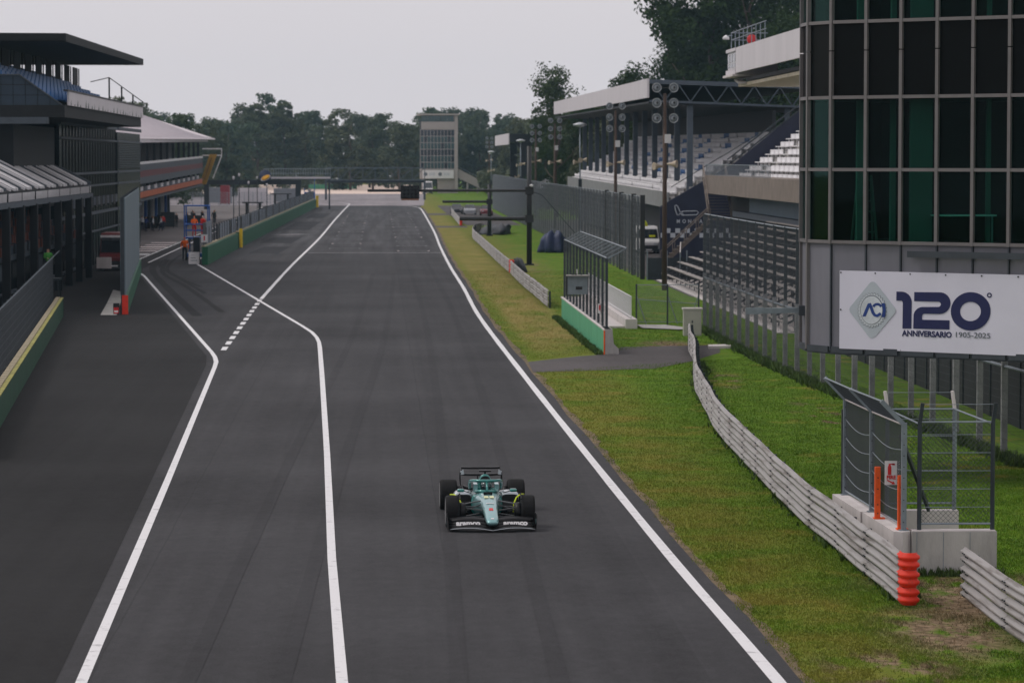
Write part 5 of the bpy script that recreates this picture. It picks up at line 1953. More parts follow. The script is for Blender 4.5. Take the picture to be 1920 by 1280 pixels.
for k, y in enumerate(ycol[:-1]):
    for dy, w_ in ((-3.3, 1.35), (-1.6, 0.55), (-5.1, 0.55)):
        MB().prism([B(-20.0, y + dy, 6.46), B(-27.0, y + dy, 10.06), B(-27.0, y + dy, 10.20), B(-20.0, y + dy, 6.60)], (0, w_, 0)).build('awning_strip', M_AWN, pb)
    MB().bar(B(-20.0, y, 6.55), B(-27.2, y, 10.25), 0.16, 0.16).build('awning_rib', M_PB_G, pb)
MB().bar(B(-20.0, 223.5, 6.5), B(-27.2, 223.5, 10.2), 0.3, 0.25).build('awning_end_rib', M_PB_G, pb)
pbox('terrace_slab', M_PB_G, -27, -20.3, 150, 223, 2.62, 2.88)
pbox('rear_wall', M_PB_D, -27.3, -27.0, 150, 223, 0, 9.7)
pbox('ground_floor_wall', M_PB_D, -23.2, -23.0, 150, 222, 0, 2.62)
for k, y in enumerate(ycol[:-1]):
    pbox('white_board', mat('dim_board', srgb(120, 122, 126), 0.7) if k % 3 else M_PB_G, -20.62, -20.55, y - 6.3, y - 0.9, 1.55, 2.45)
    pbox('counter', M_PB_G, -20.7, -20.3, y - 6.6, y - 0.4, 0.75, 0.85)
    for j in range(6):
        m_ = (M_ORSEAT, M_PB_BLUE, mat('dim_board', (0, 0, 0)), M_ORSEAT, M_PB_G, M_PB_BLUE)[(j + k) % 6]  # panel colours are dimmed too, with the awning's shade in them
        pbox('parapet_panel', m_, -20.42, -20.36, y - 6.4 + j * 1.0, y - 5.55 + j * 1.0, 2.9, 3.42)
os_ = MB().box(-0.2, 0.2, -0.21, 0.21, 0.36, 0.42).box(-0.24, -0.18, -0.21, 0.21, 0.42, 0.86).mesh('seat', M_ORSEAT)
os2 = MB().box(-0.2, 0.2, -0.21, 0.21, 0.36, 0.42).box(-0.24, -0.18, -0.21, 0.21, 0.42, 0.86).mesh('seat', M_PB_BLUE)
for i in range(5):
    MB().box(-1.3 - i * 0.8, -0.5 - i * 0.8, 0.5, 72, 2.885, 2.95 + i * 0.34).build('terrace_step', M_PB_D, pb)
    for k in range(56):
        y = 158 + k * 1.13
        if (k % 6) == 5:
            continue
        inst(os_ if (k + i * 2) % 3 else os2, 'seat', pb, B(-20.95 - i * 0.8, y, 2.95 + i * 0.34))
# glass block
pbox('glass_front', M_PB_GLASS, -27, -22.0, 222.3, 270, 0, 10.6)
pbox('glass_corner', M_PB_GLASS, -27, -21.9, 270.2, 296, 0, 10.45)
for z, h_, m_ in ((10.6, 0.28, M_PB_G), (9.6, 0.14, M_PB_G), (7.05, 0.16, M_PB_G), (6.1, 0.14, M_PB_G), (3.95, 0.22, M_PB_G), (2.6, 0.12, M_PB_G)):
    pbox('floor_band', m_, -22.0, -21.86, 222.3, 270, z, z + h_)
    pbox('floor_band', m_, -21.9, -21.78, 270.2, 296.2, z, z + h_)
for k in range(20):
    pbox('glazing_bar', M_PB_D, -21.995, -21.93, 224.5 + k * 2.35, 224.58 + k * 2.35, 0, 10.6)
for k in range(14):
    pbox('louvre', M_PB_G, -21.9, -21.80, 271, 295, 7.45 + k * 0.15, 7.49 + k * 0.15)
for k in range(5):
    pbox('reflection_strip', M_AWN, -24.95 + k * 0.2, -24.87 + k * 0.2, 222.05, 222.2, 7.9, 9.6)  # pale strips imitate a striped reflection on the glass block
for k in range(22):
    pbox('sponsor_board', (mat('dim_board', (0, 0, 0)), M_PB_G, M_PB_D, M_PB_BLUE)[k % 4], -21.85, -21.80, 224 + k * 2.05, 225.7 + k * 2.05, 4.5 + 0.15 * (k % 2), 5.3)
pbox('ledge', M_PB_G, -34, -20.1, 196, 197.0, 10.35, 10.75)
pbox('upper_wall', M_PB_D, -30, -22.3, 197.2, 222, 5.0, 10.35)
# black roofed stand on top
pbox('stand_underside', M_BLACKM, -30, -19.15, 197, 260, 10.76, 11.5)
pbox('stand_fascia', M_FASCIA, -19.14, -19.02, 198.5, 260.5, 11.5, 12.35)
pbox('fascia_rail', M_BLACK, -19.25, -18.98, 197.3, 260.6, 12.36, 12.46)
M_MOSS = mat('fascia_stain', srgb(66, 84, 80), 0.8, var=0.2)
for k in range(24):
    y = 199 + k * 2.55 + rng.uniform(-0.8, 0.8)
    w_, h_ = rng.uniform(0.15, 0.5), rng.uniform(0.12, 0.5)
    MB().prism([B(-19.017, y - w_, 11.505), B(-19.017, y + w_, 11.505), B(-19.017, y + w_ * 0.2, 11.505 + h_)], (0.003, 0, 0)).build('stain_streak', M_MOSS, pb)


def clip_half(poly, a, b, c):
    """keep a*x + b*z <= c"""
    out = []
    for i, p in enumerate(poly):
        q = poly[(i + 1) % len(poly)]
        dp, dq = a * p[0] + b * p[1] - c, a * q[0] + b * q[1] - c
        if dp <= 0:
            out.append(p)
        if dp * dq < 0:
            u = dp / (dp - dq)
            out.append((p[0] + (q[0] - p[0]) * u, p[1] + (q[1] - p[1]) * u))
    return out


MB().prism([B(-34, 197.1, 10.8), B(-19.3, 197.1, 10.8), B(-19.3, 197.1, 11.45), B(-21.9, 197.1, 13.3), B(-34, 197.1, 13.3)], (0, 0.15, 0)).build('side_wall', M_PB_D, pb)
for i in range(18):
    for j in range(4):
        x0 = -19.3 - (i + 1) * 0.745
        z0 = 10.82 + j * 0.64
        c = clip_half([(x0 + 0.02, z0 + 0.02), (x0 + 0.725, z0 + 0.02), (x0 + 0.725, z0 + 0.62), (x0 + 0.02, z0 + 0.62)], 1.85 / 2.6, 1.0, 11.40 + 1.85 / 2.6 * -19.3)
        if len(c) > 2:
            MB().prism([B(x, 197.095, z) for x, z in c], (0, -0.04, 0)).build('cladding_panel', M_PB_BLUE, pb)
MB().bar(B(-19.3, 197.0, 11.5), B(-21.9, 197.0, 13.35), 0.12, 0.08).build('wall_coping', M_PB_G, pb)
MB().bar(B(-21.9, 197.0, 13.35), B(-34, 197.0, 13.35), 0.12, 0.08).build('wall_coping', M_PB_G, pb)
bs = MB().box(-0.2, 0.2, 0, 1.86, 0.34, 0.42).box(-0.25, -0.17, 0, 1.86, 0.42, 0.84).mesh('seat_block', M_SEATB)
for i in range(8):
    x, z = -19.7 - i * 0.75, 11.5 + i * 0.33
    pbox('stand_step', M_PB_D, x - 0.6, x + 0.15, 197.4, 259.6, 11.5, z + 0.005)
    for k in range(25):
        inst(bs, 'seat_block', pb, B(x - 0.2, 198 + k * 2.45, z))
for k in range(10):
    pbox('rear_pier', M_BLACKM, -24.66, -24.6, 197.3 + k * 7.0, 201.3 + k * 7.0, 13.0, 15.6)
    pbox('rear_post', M_BLACKM, -24.68, -24.6, 202.5 + k * 7.0, 202.7 + k * 7.0, 13.0, 15.6)
pbox('rear_parapet', M_BLACKM, -25.4, -25.3, 197.3, 260, 11.5, 13.45)
MB().prism([B(-34, 196.5, 15.35), B(-19.0, 196.5, 15.35), B(-19.0, 196.5, 15.85), B(-34, 196.5, 15.9)], (0, 64.5, 0.42)).build('stand_roof', M_BLACKM, pb)
pbox('roof_edge', M_PB_D, -34, -19.05, 196.35, 196.49, 15.42, 15.80)
rail = [(-23.2, 14.4), (-21.7, 14.75), (-18.95, 12.75)]
for p_, q_ in zip(rail, rail[1:]):
    MB().bar(B(p_[0], 260.2, p_[1]), B(q_[0], 260.2, q_[1]), 0.07, 0.07).build('end_rail', M_BLACK, pb)
for x, z0, z1 in ((-21.7, 12.2, 14.75), (-20.7, 12.0, 14.0), (-19.8, 12.0, 13.35)):
    pbox('rail_post', M_BLACK, x - 0.06, x + 0.06, 260.1, 260.22, z0, z1)

# ---------------------------------------------------------------- far pit garages with the white roof
pg = thing('pit_garages', 'long pit garage block with white sloping roof, orange balcony band and yellow fin', 'building', (-24, 300, 0))
pg.rotation_euler = (R(0.33), 0, 0)
C = lambda x, y, z: (x + 24, y - 300, z)


def gbox(name, m, x0, x1, y0, y1, z0, z1, parent=None):
    return MB().box(x0 + 24, x1 + 24, y0 - 300, y1 - 300, z0, z1).build(name, m, parent or pg)


M_ROOFW = mat('white_roof', srgb(222, 212, 216), 0.6, var=0.05, scale=0.4)
roof = MB().prism([C(-23.4, 301, 10.0), C(-22.6, 446, 10.0), C(-30.5, 408, 13.2), C(-30.5, 301, 13.2)], (0, 0, 0.12)).build('roof', M_ROOFW, pg)
for k in range(46):                                           # roof ribs
    y = 303 + k * 3.1
    f_ = min(1.0, max(0.05, (446 - y) / 38))
    MB().bar(C(-23.4 + (y - 301) / 145 * 0.8, y, 10.15), C(-23.4 - 7.0 * f_, y - (2 if f_ < 1 else 0), 10.15 + 3.2 * f_), 0.07, 0.07).build('roof_rib', M_FASCIA, pg)
gbox('eave', M_FASCIA, -23.6, -23.3, 301, 440, 9.70, 9.98)
gbox('rear_wall', M_PB_D, -33, -32.7, 300, 440, 0, 10)
gbox('upper_recess', M_STRUC_D, -31, -27.2, 301, 430, 7.6, 9.95)
for k in range(13):
    gbox('column', M_STRUC_D, -24.3, -24.0, 305 + k * 10.5, 305.3 + k * 10.5, 5.2, 9.7)
for z0, z1, m_, nm in ((7.5, 7.75, M_WHITE, 'balcony_rail'), (6.85, 7.5, M_PB_G, 'balcony_front'), (6.2, 6.85, mat('maroon_band', srgb(92, 26, 36), 0.6), 'maroon_band'), (5.5, 6.2, M_PB_G, 'lower_front')):
    gbox(nm, m_, -24.1, -23.9, 300.5, 438, z0, z1)
gbox('upper_floor', M_PB_G, -31, -24.12, 300.5, 438, 7.2, 7.5)
gbox('terrace_floor', M_PB_G, -31, -23.8, 300.5, 436, 4.55, 4.75)
for k in range(26):
    gbox('terrace_seat_row', M_FASCIA if k % 2 else M_PB_G, -26.5, -24.2, 302 + k * 5.1, 306 + k * 5.1, 4.76, 5.2)
for k in range(44):
    gbox('orange_panel', mat('faded_orange', srgb(176, 92, 54), 0.7), -23.79, -23.70, 301 + k * 3.0, 303.7 + k * 3.0, 4.15, 4.75)
gbox('canopy', M_PB_G, -27, -23.85, 300.5, 436, 3.75, 4.05)
for k in range(22):
    gbox('garage_opening', M_BLACKM, -28.6, -28.5, 301 + k * 6.1, 306 + k * 6.1, 0, 3.2)  # shade inside each open garage, put in as a matt black sheet
    gbox('garage_pier', (M_PB_G, M_AWN, M_BLUE)[k % 3], -28.7, -28.2, 306.05 + k * 6.1, 307.0 + k * 6.1, 0, 3.7)
    gbox('sign_board', (M_BLUE, M_AWN, M_PB_G, mat('pink_board', srgb(196, 120, 120), 0.6))[k % 4], -28.5, -28.35, 301.2 + k * 6.1, 305.8 + k * 6.1, 3.22, 3.72)
fin = MB().prism([C(-24.4, 438.5, 3.9), C(-23.5, 438.5, 3.9), C(-22.0, 438.5, 8.0), C(-23.0, 438.5, 8.0)], (0, 0.6, 0)).build('yellow_fin', mat('fin_yellow', srgb(166, 128, 50), 0.6, var=0.1), pg)
MB().bar(C(-23.7, 438.4, 4.6), C(-22.7, 438.4, 7.6), 0.18, 0.04).build('fin_stripe', M_STRUC_D, fin)
for z in (7.85, 8.75):
    MB().bar(C(-24, 439.2, z), C(-21.4, 439.2, z), 0.12, 0.16).build('end_frame', M_WHITE, pg)
MB().bar(C(-21.4, 439.2, 7.8), C(-21.4, 439.2, 8.8), 0.12, 0.16).build('end_frame', M_WHITE, pg)
MB().bar(C(-21.4, 439.2, 7.8), C(-22.6, 439.2, 4.7), 0.12, 0.16).build('end_frame', M_WHITE, pg)

# ---------------------------------------------------------------- pit wall with mesh
W0, W1 = Vector((-13.5, 249)), Vector((-10.7, 545))
t = thing('pit_wall', 'long green pit wall topped with grey mesh, running away beside the straight', 'wall', (W0.x, W0.y, 0))
dW = (W1 - W0).normalized()
LW = (W1 - W0).length
t.rotation_euler = (0, 0, math.atan2(dW.y, dW.x))
segs = [(0.0, 14.0), (14.03, 29), (29.03, 44.5)] + [(49.0 + k * 22.0, 49.0 + (k + 1) * 22.0 - 0.03) for k in range(11)]
for a, b in segs:
    MB().box(a, b, -0.25, 0.20, 0, 1.40).build('wall_panel', M_GREEN, t)
    MB().box(a, b, -0.02, 0.24, 1.403, 1.50).build('coping', M_CAPC, t)
MB().box(44.6, 48.95, 0.25, 0.5, 0, 1.4).build('gap_panel', M_STEEL_D, t)
MB().tube((48.3, -0.3, 0), (48.3, -0.3, 1.75), 0.16, 10).build('yellow_post', M_YELLOW, t)
MB().tube((291.5, -0.4, 0), (291.5, -0.4, 2.0), 0.25, 10).build('yellow_post', M_YELLOW, t)
M_SHEET = mat('mesh_sheeting', srgb(122, 130, 140), 0.75, var=0.12, stretch=(1, 1, 0.3))
k = 0
a = 0.1
while a < 288:
    L_ = 3.6
    if not (9 < a < 17 or 44 < a < 47.5):
        MB().box(a, a + L_ - 0.12, 0.10, 0.13, 1.52, 2.75 + (0.5 if a < 9 else 0)).build('mesh_panel', M_SHEET if (k % 5) else M_STEEL_D, t)
    MB().box(a + L_ - 0.11, a + L_ - 0.02, 0.06, 0.18, 1.52, 2.85).build('post', M_STEEL_D, t)
    a += L_
    k += 1

# blue lift platform by the end of the pit wall
lf = thing('lift_platform', 'blue scissor lift platform at the near end of the pit wall', 'platform', (-14.9, 262, 0))
MB().box(-0.75, 0.95, -1.2, 1.2, 0.25, 0.55).build('chassis', M_BLUE, lf)
for sx in (-0.7, 0.75):
    for sy in (-0.85, 0.85):
        MB().lathe([(0.0, -0.1), (0.26, -0.1), (0.28, 0.0), (0.26, 0.1), (0.0, 0.1)], (sx, sy, 0.28), 'x', 14).build('wheel', M_BLACK, lf, True)
for j in range(2):
    for s_ in (-1, 1):
        MB().bar((-0.5, -1.0 * s_, 0.6 + j * 0.55), (-0.5, 1.0 * s_, 1.15 + j * 0.55), 0.06, 0.08).build('scissor_arm', M_BLUE, lf)
        MB().bar((0.7, -1.0 * s_, 0.6 + j * 0.55), (0.7, 1.0 * s_, 1.15 + j * 0.55), 0.06, 0.08).build('scissor_arm', M_BLUE, lf)
MB().box(-0.85, 1.05, -1.3, 1.3, 1.72, 1.86).build('deck', M_BLUE, lf)
for sx in (-0.85, 1.05):
    for sy in (-1.3, 1.3):
        MB().tube((sx, sy, 1.86), (sx, sy, 4.45), 0.05).build('upright', M_BLUE, lf)
    for z in (2.9, 4.4):
        MB().tube((sx, -1.3, z), (sx, 1.3, z), 0.05).build('guard', M_BLUE, lf)
for sy in (-1.3, 1.3):
    for z in (2.4, 2.9, 4.4):
        MB().tube((-0.85, sy, z), (1.05, sy, z), 0.05).build('guard', M_BLUE, lf)
bx = thing('speaker_box', 'black box standing behind the near end of the pit wall', 'box', (-14.2, 251.5, 0))
MB().box(-0.3, 0.2, -0.3, 0.3, 0, 2.1).build('case', M_BLACK, bx)
MB().box(-0.25, 0.15, -0.32, -0.303, 0.3, 1.9).build('grille', M_STEEL_D, bx)
sg = thing('notice_board', 'white leaning notice board on the ground at the end of the pit wall', 'sign', (-14.35, 249.5, 0))
MB().prism([(-0.42, 0, 0.05), (0.42, 0, 0.05), (0.42, 0.25, 0.98), (-0.42, 0.25, 0.98)], (0, 0.04, 0)).build('board', M_WHITE, sg)
MB().bar((0, 0.5, 0.0), (0, 0.27, 0.9), 0.05, 0.05).build('prop', M_STEEL, sg)
for k in range(3):
    MB().box(-0.25, 0.25 - 0.12 * k, -0.006, -0.002, 0.05, 0.10).build('print_line', M_STEEL, sg).location = (0, 0.05 + 0.07 * k, 0.25 + 0.2 * k)
ns = thing('notice_board', 'small white notice with red mark on the first mesh panel of the pit wall', 'sign', (-13.55, 248.85, 1.75))
MB().box(-0.2, 0.3, -0.03, 0, 0, 0.62).build('plate', M_WHITE, ns)
MB().box(0.0, 0.1, -0.035, -0.031, 0.15, 0.5).build('red_mark', M_RED, ns)


def perch(x, y, w, h, label):
    t = thing('pit_perch', label, 'shelter', (x, y, 0), 0, 'pit wall perches')
    MB().box(-w * 0.68, w * 0.68, -0.6, 0.6, h - 0.14, h).build('roof', M_BLACK, t)
    for sx in (-0.4, 0.45):
        MB().box(sx * w - 0.14, sx * w + 0.14, -0.2, 0.2, 0, h - 0.143).build('leg', M_BLACK, t)
    MB().box(-w * 0.5, w * 0.5, -0.3, 0.3, 1.0, 1.2).build('desk', M_STEEL_D, t)
    return t


perch(-14.0, 358, 1.7, 3.4, 'nearer black pit wall perch with a flat roof')
perch(-14.2, 468, 2.2, 3.15, 'farther black pit wall perch with a flat roof')
for k, (x, y, h) in enumerate(((-15.1, 335, 6.2), (-15.6, 360, 6.4), (-15.2, 376, 5.4), (-16.6, 440, 5.6), (-14.6, 420, 4.8))):
    t = thing('antenna_mast', ('thin antenna mast standing behind the pit wall mesh'), 'mast', (x, y, 0), 0, 'thin masts behind the pit wall')
    MB().tube((0, 0, 0), (0, 0, h), 0.05, 6).build('mast', M_STEEL_D, t)
    MB().lathe([(0.0, -0.2), (0.10, -0.15), (0.12, 0.12), (0.0, 0.2)], (0, 0, h), 'z', 8).build('head', M_FASCIA, t, True)

# pit gantry with footbridge
t = thing('pit_gantry', 'dark gantry beam with a railed walkway across the far pit lane', 'gantry', (-13, 520, 0))
MB().box(-0.45, 0.45, -0.3, 0.3, 0, 4.4).build('pillar', M_STRUC_D, t)
MB().box(-15.2, -14.4, -0.3, 0.3, 0, 4.4).build('pillar', M_STRUC_D, t)
MB().box(-15.0, 0.5, -0.4, 0.4, 4.0, 4.75).build('beam', M_STRUC_D, t)
MB().box(-5.6, 5.2, 0.8, 2.4, 4.85, 5.2).build('walkway', M_PB_G, t)
MB().box(-5.6, 5.2, 0.6, 0.78, 4.95, 5.25).build('walkway_edge', M_FASCIA, t)
for z in (5.8, 6.55):
    MB().tube((-5.6, 0.7, z), (5.2, 0.7, z), 0.05).build('rail', M_STEEL, t)
    MB().tube((-5.6, 2.3, z), (5.2, 2.3, z), 0.05).build('rail', M_STEEL, t)
for k in range(28):
    MB().box(-5.6 + k * 0.4 - 0.04, -5.6 + k * 0.4 + 0.04, 0.66, 0.74, 5.25, 6.55).build('baluster', M_STEEL, t)
MB().box(4.9, 5.15, 0.9, 1.2, 0, 4.85).build('leg', M_STEEL_D, t)
ds = thing('disc_sign', 'tilted blue disc sign with a yellow oval on the pit gantry', 'sign', (-18.3, 518.5, 5.4))
d1 = MB().lathe([(0.0, -0.12), (0.95, -0.12), (1.0, 0.0), (0.95, 0.12), (0.0, 0.12)], (0, 0, 0), 'y', 24).build('disc', mat('disc_navy', srgb(24, 34, 70), 0.5), ds, True)
d2 = MB().lathe([(0.0, -0.2), (0.62, -0.2), (0.66, -0.125), (0.0, -0.125)], (0, 0, 0), 'y', 24).build('oval', mat('oval_yellow', srgb(226, 164, 30), 0.5), ds, True)
d2.scale = (1.15, 1, 0.55)
d2.rotation_euler = (0, R(-25), 0)
d2.location = (0.1, 0, -0.25)
d3 = MB().lathe([(0.0, -0.16), (0.72, -0.16), (0.74, -0.122), (0.0, -0.122)], (0, 0, 0), 'y', 24).build('oval_rim', M_WHITE, ds, True)
d3.scale = (1.15, 1, 0.55)
d3.rotation_euler = (0, R(-25), 0)
d3.location = (0.1, 0, -0.31)
MB().box(-0.06, 0.06, 0.12, 1.0, -0.6, -0.4).build('bracket', M_STEEL_D, ds)

# blue stand at the far end of the pit wall
t = thing('marshal_stand', 'small blue marshal stand at the far end of the pit wall', 'platform', (-11.6, 540, 0))
MB().box(-0.9, 0.9, -0.9, 0.9, 1.4, 1.55).build('deck', M_BLUE, t)
for sx in (-0.85, 0.85):
    for sy in (-0.85, 0.85):
        MB().tube((sx, sy, 0), (sx, sy, 5.2 if sx > 0 else 3.2), 0.05).build('leg', M_BLUE, t)
MB().box(-0.9, 0.9, -0.92, -0.86, 1.56, 2.6).build('front_panel', M_BLUE, t)

# ---------------------------------------------------------------- truss bridge, barriers and things at the far end
M_CG2 = mat('truss_grey', srgb(80, 90, 98), 0.6)
t = thing('truss_bridge', 'grey truss bridge across the far end of the straight', 'bridge', (0, 640, 0))
x0, x1, zb, zt = -10.5, 9.2, 3.9, 6.35
for y in (0, 2.2):
    for z in (zb, zt):
        MB().bar((x0, y, z), (x1, y, z), 0.2, 0.2).build('chord', M_CG2, t)
    nB = 8
    for k in range(nB + 1):
        x = x0 + (x1 - x0) * k / nB
        MB().bar((x, y, zb), (x, y, zt), 0.12, 0.12).build('upright', M_CG2, t)
        if k < nB:
            MB().bar((x, y, zb), (x + (x1 - x0) / nB, y, zt), 0.10, 0.10).build('diagonal', M_CG2, t)
MB().box(x0, x1, 0.1, 2.1, zb - 0.5, zb - 0.1).build('deck', M_STRUC_D, t)
for x in (x0, x1):
    for y in (0, 2.2):
        MB().box(x - 0.2, x + 0.2, y - 0.2, y + 0.2, 0, zb - 0.1).build('leg', M_PB_G, t)
t = thing('tyre_barrier', 'low pale green barrier with a fence behind the gravel at the far bend', 'barrier', (-20, 862, 0))
for k in range(9):
    MB().box(k * 1.45, k * 1.45 + 1.42, 0, 0.8, 0, 1.25).build('barrier_block', M_GREEN_L, t)
MB().box(13.1, 14.2, 0, 1.2, 0, 1.5).build('end_block', M_GREEN, t)
for k in range(18):
    MB().box(-6 + k * 1.1, -5.9 + k * 1.1, 1.5, 1.6, 0, 2.9).build('post', M_STEEL, t)
P, Q = mesh_wires((-6, 1.55), (13, 1.55), 0.2, 2.8, 0.2, 0.3)
wires('mesh', P, Q, 0.02, M_WIRE, t)

# far tower
ft = thing('far_tower', 'far grey control tower with glass rows and a white banner, beyond the start lights', 'tower', (9.9, 760, 0))
M_FG = mat('far_glass', srgb(46, 72, 74), 0.1, var=0.6, scale=0.5, spec=0.8)
M_FT = mat('far_tower_grey', srgb(168, 160, 156), 0.7, var=0.06)
MB().box(0, 8.1, 0, 8, 5.7, 17.2).build('core', mat('far_core', srgb(40, 46, 50), 0.7), ft)
MB().box(8.12, 8.9, -0.3, 8, 0, 18.4).build('pier', M_FT, ft)
MB().box(0.2, 8.1, -0.25, 8.0, 15.1, 16.9).build('upper_band', M_FT, ft)
MB().box(-0.6, 9.3, -0.8, 8.6, 18.45, 18.8).build('roof', M_FT, ft)
MB().box(0.0, 8.1, -0.2, 8, 3.4, 5.68).build('base_band', M_FT, ft)
MB().box(0.3, 1.0, 0.5, 1.2, 0, 3.38).build('leg', M_FT, ft)
MB().box(4.2, 8.1, 0.5, 7, 0, 3.38).build('lower_wall', M_FT, ft)
pn = MB().box(0, 0.74, -0.1, -0.02, 0, 1.38).mesh('pane', M_FG)
pn2 = MB().box(0, 0.74, -0.1, -0.02, 0, 1.38).mesh('pane', mat('far_glass_dark', srgb(24, 34, 46), 0.1, spec=0.8))
for i in range(10):
    for j in range(6):
        inst(pn2 if j in (2, 5) or (i * 3 + j) % 7 == 0 else pn, 'pane', ft, (0.08 + i * 0.805, 0, 5.85 + j * 1.54))
    inst(pn, 'pane', ft, (0.3 + i * 0.77, 0, 17.0), 0, (0.9, 1, 0.95))
for i in range(11):
    MB().box(i * 0.805, i * 0.805 + 0.09, -0.19, -0.1, 5.7, 15.1).build('mullion', M_FT, ft)
for j in range(7):
    MB().box(0, 8.1, -0.16, -0.1, 5.72 + j * 1.54, 5.83 + j * 1.54).build('transom', M_FT, ft)
fb = thing('far_banner', 'small white banner with two dark emblems on the far tower', 'banner', (10.4, 759.6, 3.5))
MB().box(0, 7.4, -0.06, 0.0, 0, 1.95).build('sheet', M_WHITE, fb)
for x in (0.35, 3.8):
    MB().lathe([(0.0, -0.10), (0.48, -0.10), (0.5, -0.065), (0.0, -0.065)], (x + 0.4, 0, 1.0), 'y', 6).build('emblem', M_EMB3, fb)
    for k in range(2):
        MB().box(x + 1.2, x + 2.7, -0.08, -0.065, 0.75 + k * 0.35, 0.92 + k * 0.35).build('print_line', M_EMB, fb)
st_ = thing('stair_ramp', 'grey enclosed stair ramp running down from the far tower', 'staircase', (18.9, 761, 0))
MB().prism([(0, 0, 3.6), (7.4, 0, 0.0), (7.4, 0, 1.9), (0, 0, 5.8)], (0, 2.0, 0)).build('flank', M_FT, st_)
for x in (2.2, 4.6):
    MB().box(x - 0.2, x + 0.2, 0.2, 0.6, 0, 3.4 - x * 0.45).build('leg', M_FT, st_)
MB().bar((0, -0.05, 6.3), (7.4, -0.05, 2.4), 0.08, 0.08).build('handrail', M_STEEL, st_)

# dark roof on a pillar (a smaller stand further along)
t = thing('pillar_roof', 'dark box-like stand roof with a white end on a pillar beyond the mesh fence', 'shelter', (21.1, 520, 0))
MB().box(0, 0.15, 0, 60, 10.5, 12.3).build('roof_fascia', M_FASCIA, t)
MB().box(0.16, 5.2, 0, 60, 10.9, 12.2).build('roof', M_STRUC_D, t)
MB().box(1.9, 3.1, 0.3, 1.5, 0, 10.88).build('pillar', M_STRUC_D, t)
MB().box(1.9, 3.1, 40, 41.2, 0, 10.88).build('pillar', M_STRUC_D, t)
MB().prism([(1.0, 0.2, 10.88), (4.4, 0.2, 10.88), (3.0, 0.2, 9.6), (2.0, 0.2, 9.6)], (0, 0.6, 0)).build('corbel', M_STRUC_D, t)
# marquee
t = thing('marquee', 'white peaked marquee showing above the far mesh fence', 'tent', (27.7, 520, 0))
MB().add([(-2.6, -3, 3.7), (2.6, -3, 3.7), (2.6, 3, 3.7), (-2.6, 3, 3.7), (0, 0, 5.25)], [(0, 1, 4), (1, 2, 4), (2, 3, 4), (3, 0, 4), (3, 2, 1, 0)]).build('canopy', M_WHITE, t)
MB().box(-2.6, 2.6, -3.02, -2.95, 3.3, 3.7).build('valance', M_WHITE, t)
for sx in (-2.5, 2.5):
    for sy in (-2.8, 2.8):
        MB().tube((sx, sy, 0), (sx, sy, 3.7), 0.06).build('leg', M_STEEL, t)


# paddock clutter past the pit gantry
def container(x, y, w, h, d, m, label, name='container'):
    t = thing(name, label, 'container', (x, y, 0), 0, 'containers in the paddock beyond the pit lane')
    MB().box(-w / 2, w / 2, 0, d, 0.15, h).build('body', m, t)
    for k in range(int(w / 0.45)):
        MB().box(-w / 2 + 0.1 + k * 0.45, -w / 2 + 0.3 + k * 0.45, -0.05, -0.003, 0.3, h - 0.15).build('rib', m, t)
    for sx in (-1, 1):
        MB().box(sx * w / 2 - 0.12, sx * w / 2 + 0.12, 0.05, 0.3, 0, 0.148).build('foot', M_STEEL_D, t)
    return t


M_CG = mat('container_grey', srgb(120, 124, 130), 0.6, var=0.1)
container(-29.5, 590, 5.0, 2.9, 3, M_CG, 'grey container left of the far pit gantry')
container(-23.5, 600, 5.5, 2.7, 3, M_FASCIA, 'white container behind the far pit gantry')
container(-27.5, 575, 1.6, 3.4, 3, mat('container_red', srgb(130, 40, 48), 0.6), 'red box beside the grey container in the paddock')
container(-17.5, 605, 4.5, 2.6, 3, M_CG, 'grey container beside the gantry pillar')
t = thing('paddock_fence', 'grey mesh fence across the paddock beyond the garages', 'fence', (-34, 562, 0))
for k in range(13):
    MB().box(k * 1.5, k * 1.5 + 0.08, 0, 0.08, 0, 2.4).build('post', M_STEEL, t)
P, Q = mesh_wires((0, 0.04), (18, 0.04), 0.1, 2.4, 0.12, 0.3)
wires('mesh', P, Q, 0.014, M_WIRE, t)

# ================================================================ VEHICLES
M_TYRE = mat('tyre_rubber', (0.008, 0.008, 0.0085), 0.8, spec=0.25, var=0.15, scale=6)
M_CARGLASS = mat('vehicle_glass', (0.02, 0.024, 0.028), 0.08, var=0.1, spec=0.9)
M_HEAD = mat('headlamp', srgb(200, 204, 208), 0.15, var=0.05)


def wheel(parent, x, y, r_, w, m_rim=None):
    o = MB().lathe([(r_ * 0.60, -w / 2), (r_ * 0.93, -w / 2), (r_, -w * 0.36), (r_, w * 0.36), (r_ * 0.93, w / 2), (r_ * 0.60, w / 2)], (0, 0, 0), 'x', 22).build('wheel', M_TYRE, parent, True)
    o.location = (x, y, r_)
    MB().lathe([(0.0, -w * 0.42), (r_ * 0.61, -w * 0.46), (r_ * 0.61, w * 0.46), (0.0, w * 0.42)], (0, 0, 0), 'x', 16).build('rim', m_rim or M_STEEL, o)
    return o


